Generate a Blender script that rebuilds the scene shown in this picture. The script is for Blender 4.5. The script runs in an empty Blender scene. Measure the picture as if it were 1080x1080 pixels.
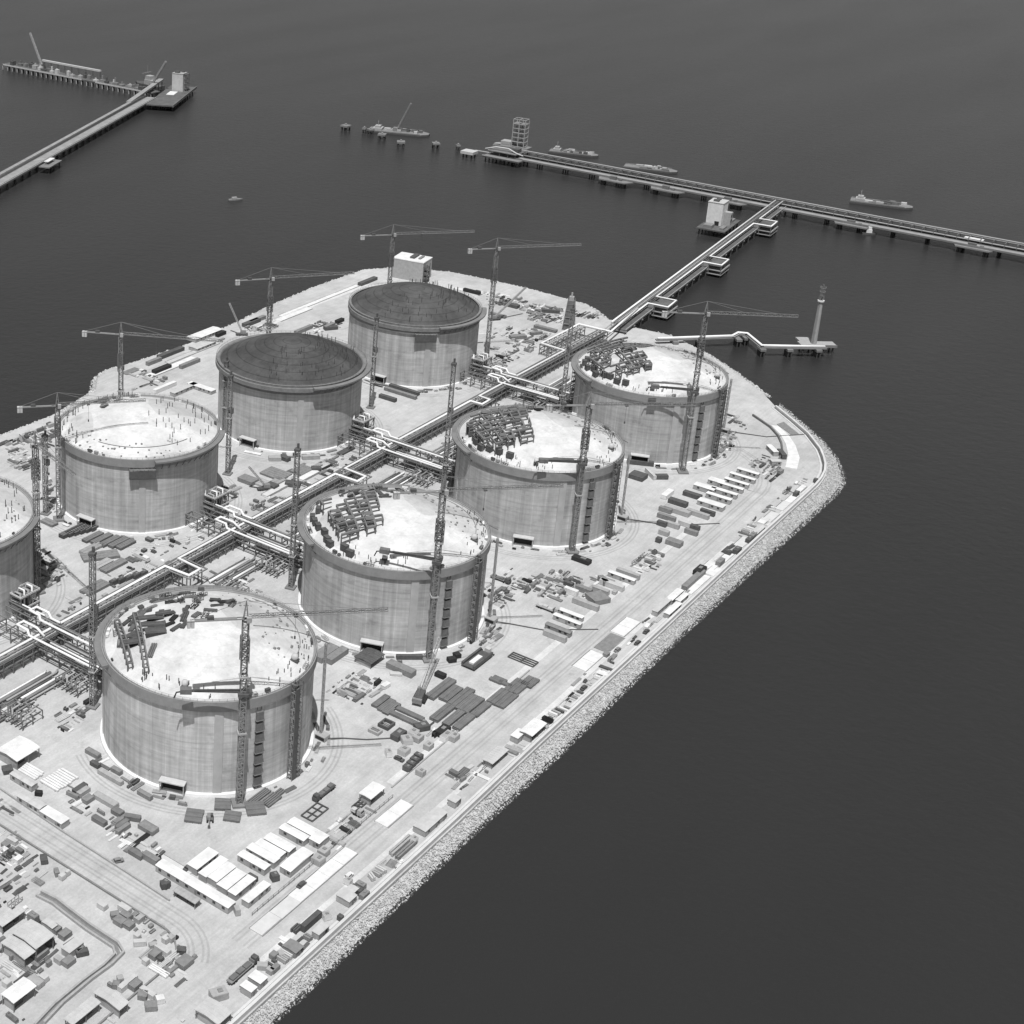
import bpy, math, random
from math import sin, cos, pi, radians, sqrt, atan2, hypot
from mathutils import Vector, Matrix, Euler

# ---------------------------------------------------------------- scene, camera, light
S = bpy.context.scene
COL = S.collection
TH = 0.867628                       # heading of the tank rows against the view direction
CAMX, CAMY, CAMZ = -443.598, -357.773, 393.546
cam_d = bpy.data.cameras.new("camera")
cam_d.sensor_fit = 'HORIZONTAL'
cam_d.sensor_width = 36.0
cam_d.lens = 1626.666 / 1080 * 36
cam_d.shift_x = (540 - 192.169) / 1080
cam_d.shift_y = (368.440 - 540) / 1080
cam_d.clip_start = 1.0
cam_d.clip_end = 60000
cam = bpy.data.objects.new("camera", cam_d)
COL.objects.link(cam)
PIT, ROLL = 0.362638, 0.019364
fw = Vector((0, cos(PIT), -sin(PIT))); rt0 = Vector((1, 0, 0)); up0 = rt0.cross(fw)
rt = cos(ROLL) * rt0 + sin(ROLL) * up0
up = -sin(ROLL) * rt0 + cos(ROLL) * up0
RZ = Matrix.Rotation(-TH, 3, 'Z')
rt, up, bk = RZ @ rt, RZ @ up, RZ @ (-fw)
m = Matrix(((rt.x, up.x, bk.x, CAMX), (rt.y, up.y, bk.y, CAMY), (rt.z, up.z, bk.z, CAMZ), (0, 0, 0, 1)))
cam.matrix_world = m
S.camera = cam

SUN_EL = radians(67.5)
SUN_AZ_VIEW = radians(11.0)         # shadows fall away from the viewer and to the right
# direction shadows travel, in the scene frame
_d = RZ @ Vector((sin(SUN_AZ_VIEW), cos(SUN_AZ_VIEW), 0))
light_dir = Vector((_d.x * cos(SUN_EL), _d.y * cos(SUN_EL), -sin(SUN_EL)))
sun_d = bpy.data.lights.new("sun", 'SUN')
sun_d.energy = 4.0
sun_d.angle = radians(0.55)
sun_d.color = (1.0, 1.0, 1.0)
sun = bpy.data.objects.new("sun", sun_d)
sun.rotation_euler = light_dir.to_track_quat('-Z', 'Y').to_euler()
COL.objects.link(sun)
W = bpy.data.worlds.new("World")
S.world = W
W.use_nodes = True
nt = W.node_tree
bgn = nt.nodes["Background"]
sky = nt.nodes.new("ShaderNodeTexSky")
sky.sky_type = 'NISHITA'
sky.sun_disc = False
sky.sun_elevation = SUN_EL
sky.sun_rotation = atan2(-_d.x, -_d.y)
bw = nt.nodes.new("ShaderNodeRGBToBW")          # the photograph is black and white
nt.links.new(sky.outputs[0], bw.inputs[0])
nt.links.new(bw.outputs[0], bgn.inputs[0])
bgn.inputs[1].default_value = 0.095
S.view_settings.view_transform = 'Standard'
S.view_settings.look = 'None'
S.view_settings.exposure = 0.0
S.view_settings.gamma = 1.0
S.render.engine = 'CYCLES'
S.cycles.filter_width = 1.45

# ---------------------------------------------------------------- materials
def _n(t, ty, **kw):
    n = t.nodes.new(ty)
    for k, v in kw.items():
        setattr(n, k, v)
    return n

MATS = {}
def mat(name, v, rough=0.8, var=0.12, scale=0.6, metal=0.0, spec=0.3, big=0.0):
    """plain grey paint / steel / concrete with a mottled tone"""
    if name in MATS:
        return MATS[name]
    M = bpy.data.materials.new(name)
    M.use_nodes = True
    t = M.node_tree
    b = t.nodes["Principled BSDF"]
    b.inputs['Roughness'].default_value = rough
    b.inputs['Metallic'].default_value = metal
    b.inputs['Specular IOR Level'].default_value = spec
    tc = _n(t, "ShaderNodeNewGeometry")
    no = _n(t, "ShaderNodeTexNoise")
    no.inputs['Scale'].default_value = scale
    no.inputs['Detail'].default_value = 6
    no.inputs['Roughness'].default_value = 0.7
    t.links.new(tc.outputs['Position'], no.inputs['Vector'])
    mr = _n(t, "ShaderNodeMapRange")
    mr.inputs['From Min'].default_value = 0.3
    mr.inputs['From Max'].default_value = 0.7
    mr.inputs['To Min'].default_value = v * (1 - var)
    mr.inputs['To Max'].default_value = min(v * (1 + var), 0.9)
    t.links.new(no.outputs['Fac'], mr.inputs['Value'])
    t.links.new(mr.outputs[0], b.inputs['Base Color'])
    MATS[name] = M
    return M

M_WHITE = mat('white_paint', .70, .6, .14, .22)
M_PALE = mat('pale_sheet', .5, .7, .12, .35)
M_LIGHT = mat('light_grey_paint', .36, .7, .15, .5)
M_MID = mat('mid_grey_paint', .22, .7, .2, .5)
M_DARK = mat('dark_grey_paint', .095, .7, .25, .5)
M_BLACK = mat('near_black', .03, .8, .2, .5)
M_STEEL = mat('dull_steel', .15, .6, .25, .3)
M_CRANE = mat('crane_paint', .23, .7, .15, .2)
M_PIPE = mat('pipe_cladding', .80, .45, .05, .3)
M_RACK = mat('rack_steel', .17, .8, .3, .3)
M_CONC = mat('jetty_concrete', .2, .85, .18, .15)
M_PILE = mat('steel_pile', .07, .8, .2, .2)
M_GLASS = mat('window_glass', .04, .15, .1, 1.0, spec=.5)
M_TYRE = mat('tyre_rubber', .03, .9, .1, 1.0)
M_ROCK = mat('rock_armour', .46, .95, .42, .5)
M_WET = mat('wet_rock', .07, .6, .4, .4)
M_PARAPET = mat('parapet_concrete', .58, .9, .12, .12)
M_SLAB = mat('cast_slab', .58, .85, .10, .25)
M_PLATE = mat('oiled_steel_plate', .17, .6, .22, .22)
TONES = {'w': M_WHITE, 'p': M_PALE, 'l': M_LIGHT, 'm': M_MID, 'd': M_DARK, 'k': M_BLACK, 's': M_STEEL, 'c': M_SLAB, 't': M_PLATE}
TONE_WORD = {'w': 'white', 'p': 'pale', 'l': 'light grey', 'm': 'grey', 'd': 'dark grey', 'k': 'black', 's': 'dull steel', 'c': 'pale concrete', 't': 'dark steel'}

# ---------------------------------------------------------------- mesh building
class MB:
    def __init__(s):
        s.v = []; s.f = []
    def add(s, vs, fs):
        o = len(s.v)
        s.v += [tuple(q) for q in vs]
        s.f += [tuple(i + o for i in f) for f in fs]
        return s
    def box(s, cx, cy, cz, lx, ly, lz, rot=0.0, taper=1.0):
        """box whose base centre is cx,cy,cz"""
        c, d = cos(rot), sin(rot)
        vs = []
        for k, z in ((1.0, cz), (taper, cz + lz)):
            for x, y in ((-1, -1), (1, -1), (1, 1), (-1, 1)):
                X, Y = x * lx / 2 * k, y * ly / 2 * k
                vs.append((cx + X * c - Y * d, cy + X * d + Y * c, z))
        return s.add(vs, [(3, 2, 1, 0), (4, 5, 6, 7), (0, 1, 5, 4), (1, 2, 6, 5), (2, 3, 7, 6), (3, 0, 4, 7)])
    def bar(s, a, b, w, h=None):
        """square bar from a to b"""
        h = h or w
        a, b = Vector(a), Vector(b)
        d = b - a
        if d.length < 1e-6:
            return s
        d.normalize()
        r = d.cross(Vector((0, 0, 1)))
        if r.length < 1e-3:
            r = Vector((1, 0, 0))
        r.normalize()
        u = r.cross(d)
        r, u = r * w / 2, u * h / 2
        vs = [p + i * r + j * u for p in (a, b) for i, j in ((-1, -1), (1, -1), (1, 1), (-1, 1))]
        return s.add(vs, [(0, 1, 2, 3), (7, 6, 5, 4), (0, 4, 5, 1), (1, 5, 6, 2), (2, 6, 7, 3), (3, 7, 4, 0)])
    def tube(s, pts, r, n=8, cap=True):
        """round pipe through points with mitred corners"""
        P = [Vector(p) for p in pts]
        rings = []
        for i, p in enumerate(P):
            d0 = (p - P[i - 1]).normalized() if i else None
            d1 = (P[i + 1] - p).normalized() if i < len(P) - 1 else None
            d = (d0 + d1).normalized() if d0 and d1 else (d1 or d0)
            k = 1.0
            if d0 and d1:
                k = 1 / max(0.5, d.dot(d1))
            a = d.cross(Vector((0, 0, 1)))
            if a.length < 1e-3:
                a = Vector((1, 0, 0))
            a.normalize()
            b = a.cross(d)
            rr = r[i] if isinstance(r, (list, tuple)) else r
            rings.append([p + a * cos(2 * pi * j / n) * rr * k + b * sin(2 * pi * j / n) * rr for j in range(n)])
        vs = [q for R in rings for q in R]
        fs = []
        for i in range(len(P) - 1):
            for j in range(n):
                k = (j + 1) % n
                fs.append((i * n + j, i * n + k, (i + 1) * n + k, (i + 1) * n + j))
        if cap:
            fs.append(tuple(range(n - 1, -1, -1)))
            fs.append(tuple((len(P) - 1) * n + j for j in range(n)))
        return s.add(vs, fs)
    def lathe(s, prof, n=96, a0=0, a1=2 * pi, cx=0, cy=0):
        full = abs(a1 - a0 - 2 * pi) < 1e-6
        N = n if full else n + 1
        vs = []
        for r, z in prof:
            for j in range(N):
                a = a0 + (a1 - a0) * j / n
                vs.append((cx + r * cos(a), cy + r * sin(a), z))
        fs = []
        for i in range(len(prof) - 1):
            for j in range(n):
                k = (j + 1) % N if full else j + 1
                fs.append((i * N + j, i * N + k, (i + 1) * N + k, (i + 1) * N + j))
        return s.add(vs, fs)
    def prism(s, poly, z0, z1):
        n = len(poly)
        vs = [(x, y, z0) for x, y in poly] + [(x, y, z1) for x, y in poly]
        fs = [tuple(range(n - 1, -1, -1)), tuple(range(n, 2 * n))]
        for i in range(n):
            j = (i + 1) % n
            fs.append((i, j, n + j, n + i))
        return s.add(vs, fs)
    def mesh(s, name, material, smooth=False):
        me = bpy.data.meshes.new(name)
        me.from_pydata(s.v, [], s.f)
        if material:
            me.materials.append(material)
        if smooth:
            for p in me.polygons:
                p.use_smooth = True
        me.update()
        return me

KIDS = {}
def obj(name, me, parent=None, loc=(0, 0, 0), rot=0.0):
    o = bpy.data.objects.new(name, me)
    if parent:
        KIDS.setdefault(parent.name, []).append(o)
    COL.objects.link(o)
    o.location = loc
    o.rotation_euler = (0, 0, rot)
    if parent:
        o.parent = parent
    return o

def part(name, mb, material, parent, smooth=False, label=None):
    o = obj(name, mb.mesh(name, material, smooth), parent)
    if label:
        o['label'] = label
    return o

def tag(o, label, cat, group=None, kind=None):
    o['label'] = label
    o['category'] = cat
    if group:
        o['group'] = group
    if kind:
        o['kind'] = kind
    return o

def thing(name, label, cat, loc=(0, 0, 0), rot=0.0, group=None):
    return tag(obj(name, None, None, loc, rot), label, cat, group)

def solid(name, mb, material, label, cat, loc=(0, 0, 0), rot=0.0, group=None, smooth=False):
    return tag(obj(name, mb.mesh(name, material, smooth), None, loc, rot), label, cat, group)

def struct(name, me):
    o = obj(name, me)
    o['kind'] = 'structure'
    return o

def dup(root, loc, rot, label, group=None, scale=None):
    r = root.copy(); COL.objects.link(r)
    r.location = loc; r.rotation_euler = (0, 0, rot); r['label'] = label
    if scale: r.scale = scale
    if group: r['group'] = group
    elif 'group' in r: del r['group']
    copy_kids(root, r)
    return r
def copy_kids(a, b):
    for ch in KIDS.get(a.name, ()):
        c = ch.copy(); COL.objects.link(c); c.parent = b
        KIDS.setdefault(b.name, []).append(c)
        copy_kids(ch, c)

ORD = {'w': 'white', 'p': 'pale', 'l': 'light grey', 'm': 'grey', 'd': 'dark grey', 'k': 'black', 's': 'dull steel', 'c': 'pale concrete', 't': 'dark steel'}

# ---------------------------------------------------------------- mesh building
class MB:
    def __init__(s):
        s.v = []; s.f = []
    def add(s, vs, fs):
        o = len(s.v)
        s.v += [tuple(q) for q in vs]
        s.f += [tuple(i + o for i in f) for f in fs]
        return s
    def box(s, cx, cy, cz, lx, ly, lz, rot=0.0, taper=1.0):
        """box whose base centre is cx,cy,cz"""
        c, d = cos(rot), sin(rot)
        vs = []
        for k, z in ((1.0, cz), (taper, cz + lz)):
            for x, y in ((-1, -1), (1, -1), (1, 1), (-1, 1)):
                X, Y = x * lx / 2 * k, y * ly / 2 * k
                vs.append((cx + X * c - Y * d, cy + X * d + Y * c, z))
        return s.add(vs, [(3, 2, 1, 0), (4, 5, 6, 7), (0, 1, 5, 4), (1, 2, 6, 5), (2, 3, 7, 6), (3, 0, 4, 7)])
    def bar(s, a, b, w, h=None):
        """square bar from a to b"""
        h = h or w
        a, b = Vector(a), Vector(b)
        d = b - a
        if d.length < 1e-6:
            return s
        d.normalize()
        r = d.cross(Vector((0, 0, 1)))
        if r.length < 1e-3:
            r = Vector((1, 0, 0))
        r.normalize()
        u = r.cross(d)
        r, u = r * w / 2, u * h / 2
        vs = [p + i * r + j * u for p in (a, b) for i, j in ((-1, -1), (1, -1), (1, 1), (-1, 1))]
        return s.add(vs, [(0, 1, 2, 3), (7, 6, 5, 4), (0, 4, 5, 1), (1, 5, 6, 2), (2, 6, 7, 3), (3, 7, 4, 0)])
    def tube(s, pts, r, n=8, cap=True):
        """round pipe through points with mitred corners"""
        P = [Vector(p) for p in pts]
        rings = []
        for i, p in enumerate(P):
            d0 = (p - P[i - 1]).normalized() if i else None
            d1 = (P[i + 1] - p).normalized() if i < len(P) - 1 else None
            d = (d0 + d1).normalized() if d0 and d1 else (d1 or d0)
            k = 1.0
            if d0 and d1:
                k = 1 / max(0.5, d.dot(d1))
            a = d.cross(Vector((0, 0, 1)))
            if a.length < 1e-3:
                a = Vector((1, 0, 0))
            a.normalize()
            b = a.cross(d)
            rr = r[i] if isinstance(r, (list, tuple)) else r
            rings.append([p + a * cos(2 * pi * j / n) * rr * k + b * sin(2 * pi * j / n) * rr for j in range(n)])
        vs = [q for R in rings for q in R]
        fs = []
        for i in range(len(P) - 1):
            for j in range(n):
                k = (j + 1) % n
                fs.append((i * n + j, i * n + k, (i + 1) * n + k, (i + 1) * n + j))
        if cap:
            fs.append(tuple(range(n - 1, -1, -1)))
            fs.append(tuple((len(P) - 1) * n + j for j in range(n)))
        return s.add(vs, fs)
    def lathe(s, prof, n=96, a0=0, a1=2 * pi, cx=0, cy=0):
        full = abs(a1 - a0 - 2 * pi) < 1e-6
        N = n if full else n + 1
        vs = []
        for r, z in prof:
            for j in range(N):
                a = a0 + (a1 - a0) * j / n
                vs.append((cx + r * cos(a), cy + r * sin(a), z))
        fs = []
        for i in range(len(prof) - 1):
            for j in range(n):
                k = (j + 1) % N if full else j + 1
                fs.append((i * N + j, i * N + k, (i + 1) * N + k, (i + 1) * N + j))
        return s.add(vs, fs)
    def prism(s, poly, z0, z1):
        n = len(poly)
        vs = [(x, y, z0) for x, y in poly] + [(x, y, z1) for x, y in poly]
        fs = [tuple(range(n - 1, -1, -1)), tuple(range(n, 2 * n))]
        for i in range(n):
            j = (i + 1) % n
            fs.append((i, j, n + j, n + i))
        return s.add(vs, fs)
    def mesh(s, name, material, smooth=False):
        me = bpy.data.meshes.new(name)
        me.from_pydata(s.v, [], s.f)
        if material:
            me.materials.append(material)
        if smooth:
            for p in me.polygons:
                p.use_smooth = True
        me.update()
        return me

KIDS = {}
def obj(name, me, parent=None, loc=(0, 0, 0), rot=0.0):
    o = bpy.data.objects.new(name, me)
    if parent:
        KIDS.setdefault(parent.name, []).append(o)
    COL.objects.link(o)
    o.location = loc
    o.rotation_euler = (0, 0, rot)
    if parent:
        o.parent = parent
    return o

def part(name, mb, material, parent, smooth=False, label=None):
    o = obj(name, mb.mesh(name, material, smooth), parent)
    if label:
        o['label'] = label
    return o

def tag(o, label, cat, group=None, kind=None):
    o['label'] = label
    o['category'] = cat
    if group:
        o['group'] = group
    if kind:
        o['kind'] = kind
    return o

def thing(name, label, cat, loc=(0, 0, 0), rot=0.0, group=None):
    return tag(obj(name, None, None, loc, rot), label, cat, group)

def solid(name, mb, material, label, cat, loc=(0, 0, 0), rot=0.0, group=None, smooth=False):
    return tag(obj(name, mb.mesh(name, material, smooth), None, loc, rot), label, cat, group)

def struct(name, me):
    o = obj(name, me)
    o['kind'] = 'structure'
    return o

def dup(root, loc, rot, label, group=None, scale=None):
    r = root.copy(); COL.objects.link(r)
    r.location = loc; r.rotation_euler = (0, 0, rot); r['label'] = label
    if scale: r.scale = scale
    if group: r['group'] = group
    elif 'group' in r: del r['group']
    for ch in list(root.children):
        c = ch.copy(); COL.objects.link(c); c.parent = r
        for g in list(ch.children):
            d = g.copy(); COL.objects.link(d); d.parent = c
    return r

ORD = ['first', 'second', 'third', 'fourth', 'fifth', 'sixth', 'seventh', 'eighth', 'ninth', 'tenth', 'eleventh', 'twelfth', 'thirteenth',
       'fourteenth', 'fifteenth', 'sixteenth', 'seventeenth', 'eighteenth', 'nineteenth', 'twentieth']
def nth(i):
    return ORD[i] if i < 20 else '%d%s' % (i + 1, {1: 'st', 2: 'nd', 3: 'rd'}.get((i + 1) % 10, 'th'))
rnd = random.Random(11)
WATER = .027
# ---------------------------------------------------------------- sea and reclaimed land
SEA = -4.0
def ground_mat(name, lo, hi, streak=0.0, dark=0.0):
    M = bpy.data.materials.new(name); M.use_nodes = True
    t = M.node_tree; b = t.nodes["Principled BSDF"]
    b.inputs['Roughness'].default_value = .95
    b.inputs['Specular IOR Level'].default_value = .1
    g = _n(t, "ShaderNodeNewGeometry")
    def noise(scale, det=6, vec=None, rough=.65):
        n = _n(t, "ShaderNodeTexNoise"); n.inputs['Scale'].default_value = scale
        n.inputs['Detail'].default_value = det; n.inputs['Roughness'].default_value = rough
        t.links.new(vec or g.outputs['Position'], n.inputs['Vector']); return n.outputs['Fac']
    def math(op, a, c):
        n = _n(t, "ShaderNodeMath", operation=op)
        for i, x in enumerate((a, c)):
            if isinstance(x, (int, float)): n.inputs[i].default_value = x
            else: t.links.new(x, n.inputs[i])
        return n.outputs[0]
    def rng(x, a, c, lo, hi):
        n = _n(t, "ShaderNodeMapRange"); n.inputs[1].default_value = a; n.inputs[2].default_value = c
        n.inputs[3].default_value = lo; n.inputs[4].default_value = hi; t.links.new(x, n.inputs[0]); return n.outputs[0]
    big = noise(.016, 8)
    mid = noise(.11, 6)
    fine = noise(.9, 4, rough=.8)
    mp = _n(t, "ShaderNodeMapping"); mp.inputs['Scale'].default_value = (.012, .45, 1)
    t.links.new(g.outputs['Position'], mp.inputs['Vector'])
    tr = noise(1.0, 4, mp.outputs[0])
    base = rng(big, .35, .65, lo, hi)
    m1 = rng(mid, .3, .7, .86, 1.08)
    m2 = rng(fine, .3, .7, .88, 1.1)
    m3 = rng(tr, .35, .65, 1 - streak, 1 + streak * .5)
    v = math('MULTIPLY', math('MULTIPLY', math('MULTIPLY', base, m1), m2), m3)
    # oil and wheel stains with edges of their own
    st = rng(noise(.05, 9, rough=.75), .60, .68, 0, 1)
    v = math('MULTIPLY', v, math('SUBTRACT', 1.0, math('MULTIPLY', st, .2 + dark)))
    t.links.new(v, b.inputs['Base Color'])
    return M
M_GROUND = ground_mat('pale_ground', .42, .55, .07)
M_ROAD = ground_mat('road_dust', .45, .51, .09)
M_TRACK = ground_mat('haul_track', .45, .54, .05)
M_BERM = ground_mat('pale_berm', .56, .68, .05)

def water_mat():
    M = bpy.data.materials.new('sea_water'); M.use_nodes = True
    t = M.node_tree; b = t.nodes["Principled BSDF"]
    b.inputs['Roughness'].default_value = .3
    b.inputs['IOR'].default_value = 1.33
    g = _n(t, "ShaderNodeNewGeometry")
    n0 = _n(t, "ShaderNodeTexNoise"); n0.inputs['Scale'].default_value = 1.0; n0.inputs['Detail'].default_value = 7
    wm = _n(t, "ShaderNodeMapping"); wm.inputs['Rotation'].default_value = (0, 0, .5); wm.inputs['Scale'].default_value = (.0022, .009, 1)
    t.links.new(g.outputs['Position'], wm.inputs['Vector']); t.links.new(wm.outputs[0], n0.inputs['Vector'])
    rr_ = _n(t, "ShaderNodeMapRange"); rr_.inputs[1].default_value = .3; rr_.inputs[2].default_value = .7; rr_.inputs[3].default_value = .315; rr_.inputs[4].default_value = .29
    t.links.new(n0.outputs['Fac'], rr_.inputs[0]); t.links.new(rr_.outputs[0], b.inputs['Roughness'])
    mr = _n(t, "ShaderNodeMapRange"); mr.inputs[1].default_value = .3; mr.inputs[2].default_value = .7
    mr.inputs[3].default_value = WATER * .93; mr.inputs[4].default_value = WATER * 1.07
    t.links.new(n0.outputs['Fac'], mr.inputs[0]); t.links.new(mr.outputs[0], b.inputs['Base Color'])
    n1 = _n(t, "ShaderNodeTexNoise"); n1.inputs['Scale'].default_value = .16; n1.inputs['Detail'].default_value = 8
    n1.inputs['Roughness'].default_value = .7
    t.links.new(g.outputs['Position'], n1.inputs['Vector'])
    bp = _n(t, "ShaderNodeBump"); bp.inputs['Strength'].default_value = .45; bp.inputs['Distance'].default_value = 1.0
    t.links.new(n1.outputs['Fac'], bp.inputs['Height']); t.links.new(bp.outputs[0], b.inputs['Normal'])
    return M
R_ = 26000
struct('sea', MB().add([(-R_, -R_, SEA), (R_, -R_, SEA), (R_, R_, SEA), (-R_, R_, SEA)], [(0, 1, 2, 3)]).mesh('sea', water_mat()))

WALL_LINE = [(-470, -114.6), (-121, -114.3), (18, -113.6), (90, -112.4), (219, -111.5), (334, -110), (436, -109.4), (452, -107.6), (466, -103.2), (484, -94.8), (505, -79), (522, -61.5), (536, -46)]
TOE_LINE = [(-470, -122.5), (-121, -122), (18, -121.2), (90, -121.6), (219, -119.8), (334, -120.2), (438, -120.8), (456, -119.2), (473, -112.5), (491, -103), (513, -86), (531, -68), (556, -42)]
BACK = [(556, -30), (585, 5), (606, 34), (622, 66), (619, 98), (622, 118), (644, 146), (647, 200), (645, 235), (641, 268), (622, 306), (596, 325),
        (530, 328), (468, 325), (417, 320), (356, 317), (305, 321), (281, 325), (265, 318), (250, 305), (204, 295), (155, 297), (-40, 297), (-470, 297)]
land = [(x, y - 1.2) for x, y in WALL_LINE] + BACK
struct('ground', MB().prism(land, SEA - 2, 0.0).mesh('ground', M_GROUND))

def along(line, t):
    """point at fraction t of a polyline"""
    L = [hypot(line[i + 1][0] - line[i][0], line[i + 1][1] - line[i][1]) for i in range(len(line) - 1)]
    d = t * sum(L)
    for i, l in enumerate(L):
        if d <= l or i == len(L) - 1:
            k = d / l
            return (line[i][0] + (line[i + 1][0] - line[i][0]) * k, line[i][1] + (line[i + 1][1] - line[i][1]) * k)
        d -= l

# rock armour between the parapet and the water
def rocks(inner, outer, z0, z1, step, rows, jitter, r0, seed):
    rr = random.Random(seed); mb = MB()
    ico = []
    ph = (1 + sqrt(5)) / 2
    base = [Vector(q).normalized() for q in ((-1, ph, 0), (1, ph, 0), (-1, -ph, 0), (1, -ph, 0), (0, -1, ph), (0, 1, ph), (0, -1, -ph), (0, 1, -ph), (ph, 0, -1), (ph, 0, 1), (-ph, 0, -1), (-ph, 0, 1))]
    fs = [(0, 11, 5), (0, 5, 1), (0, 1, 7), (0, 7, 10), (0, 10, 11), (1, 5, 9), (5, 11, 4), (11, 10, 2), (10, 7, 6), (7, 1, 8), (3, 9, 4), (3, 4, 2), (3, 2, 6), (3, 6, 8), (3, 8, 9), (4, 9, 5), (2, 4, 11), (6, 2, 10), (8, 6, 7), (9, 8, 1)]
    segs = len(inner) - 1
    for i in range(segs):
        L = hypot(inner[i + 1][0] - inner[i][0], inner[i + 1][1] - inner[i][1])
        wid = hypot(outer[i][0] - inner[i][0], outer[i][1] - inner[i][1])
        n = max(1, int(L / step)); R = max(rows, int(wid / step + .5))
        q4 = [(inner[i][0], inner[i][1], z0 - .25), (inner[i + 1][0], inner[i + 1][1], z0 - .25), (outer[i + 1][0], outer[i + 1][1], z1 - .5), (outer[i][0], outer[i][1], z1 - .5)]
        mb.add(q4, [(3, 2, 1, 0)])
        for a in range(n):
            for b in range(R + 1):
                t = (a + rr.random()) / n; w = (b + rr.uniform(-.35, .35) * (.5 if b == R else 1)) / R
                xi = inner[i][0] + (inner[i + 1][0] - inner[i][0]) * t; yi = inner[i][1] + (inner[i + 1][1] - inner[i][1]) * t
                xo = outer[i][0] + (outer[i + 1][0] - outer[i][0]) * t; yo = outer[i][1] + (outer[i + 1][1] - outer[i][1]) * t
                w += .035 * sin(t * n * .7 + i) * w; x = xi + (xo - xi) * w; y = yi + (yo - yi) * w; z = z0 + (z1 - z0) * w + rr.uniform(-.2, .25)
                r = r0 * rr.choice((.5, .65, .8, .9, 1.1, 1.3))
                q = Euler((rr.uniform(0, 6), rr.uniform(0, 6), rr.uniform(0, 6))).to_matrix()
                sc = (rr.uniform(.7, 1.3), rr.uniform(.7, 1.2), rr.uniform(.55, .95))
                vs = []
                for p in base:
                    p = p * rr.uniform(.82, 1.15)
                    p = q @ Vector((p.x * sc[0], p.y * sc[1], p.z * sc[2])) * r
                    vs.append((x + p.x, y + p.y, z + p.z))
                mb.add(vs, fs)
    return mb
vis = 1
o = obj('rock_armour', rocks([(x, y - .9) for x, y in WALL_LINE[1:]], TOE_LINE[1:], -1.0, SEA - .1, .84, 10, .4, .46, 3).mesh('rock_armour', M_ROCK))
tag(o, 'pale rock armour sloping from the parapet down to the sea', 'rock armour', kind='stuff')
o = obj('rock_armour', rocks(WALL_LINE[:2], TOE_LINE[:2], -.4, SEA - .1, 1.9, 4, .4, 1.0, 4).mesh('rock_armour', M_ROCK))
tag(o, 'rock armour of the near shore below the parapet at the bottom edge', 'rock armour', kind='stuff')
toe_in = [(a[0] * .12 + b[0] * .88, a[1] * .12 + b[1] * .88) for a, b in zip(WALL_LINE[1:], TOE_LINE[1:])]; toe_out = [(b[0] * 1.06 - a[0] * .06, b[1] * 1.06 - a[1] * .06) for a, b in zip(WALL_LINE[1:], TOE_LINE[1:])]
o = obj('wet_rocks', rocks(toe_in, toe_out, SEA + .25, SEA - .25, .95, 2, .4, .55, 9).mesh('wet_rocks', M_WET))
tag(o, 'dark wet rocks along the waterline below the rock armour', 'wet rocks', kind='stuff')
o = obj('rock_armour', rocks(BACK[6:], [(x + (7 if x > 600 else 0), y + (6 if y > 250 else 0)) for x, y in BACK[6:]], -.6, SEA - .2, 2.0, 3, .4, 1.05, 5).mesh('rock_armour', M_ROCK))
tag(o, 'rock armour along the back shore behind the dark tanks', 'rock armour', kind='stuff')
o = obj('rock_armour', rocks(BACK[:7], [(x + 6, y - 4) for x, y in BACK[:7]], -.6, SEA - .2, 1.8, 3, .4, .95, 6).mesh('rock_armour', M_ROCK))
tag(o, 'rock armour on the short shore between the trestle roots', 'rock armour', kind='stuff')

def ribbon(line, half, z0, z1):
    """wall of constant thickness following a polyline"""
    P = [Vector((x, y)) for x, y in line]; lft = []; rgt = []
    for i, p in enumerate(P):
        d = (P[min(i + 1, len(P) - 1)] - P[max(i - 1, 0)]).normalized()
        nrm = Vector((-d.y, d.x)) * half
        lft.append((p + nrm)[:]); rgt.append((p - nrm)[:])
    mb = MB(); n = len(P)
    vs = [(x, y, z) for z in (z0, z1) for side in (lft, rgt) for x, y in side]
    L0, R0, L1, R1 = 0, n, 2 * n, 3 * n
    fs = []
    for i in range(n - 1):
        fs += [(L1 + i, R1 + i, R1 + i + 1, L1 + i + 1), (R0 + i, R0 + i + 1, R1 + i + 1, R1 + i), (L0 + i + 1, L0 + i, L1 + i, L1 + i + 1)]
    fs += [(R0, R1, L1, L0), (R0 + n - 1, L0 + n - 1, L1 + n - 1, R1 + n - 1)]
    return mb.add(vs, fs)
fine = [along(WALL_LINE, i / 90) for i in range(91)]
t = thing('parapet_wall', 'long pale concrete parapet along the top of the rock armour', 'sea wall')
part('wall', ribbon(fine, .6, -1.6, 1.9), M_PARAPET, t)
part('kerb', ribbon([(x - .1 - .6 * (x > 450), y + 2.2) for x, y in fine], .5, 0, .35), M_PARAPET, t)

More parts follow.
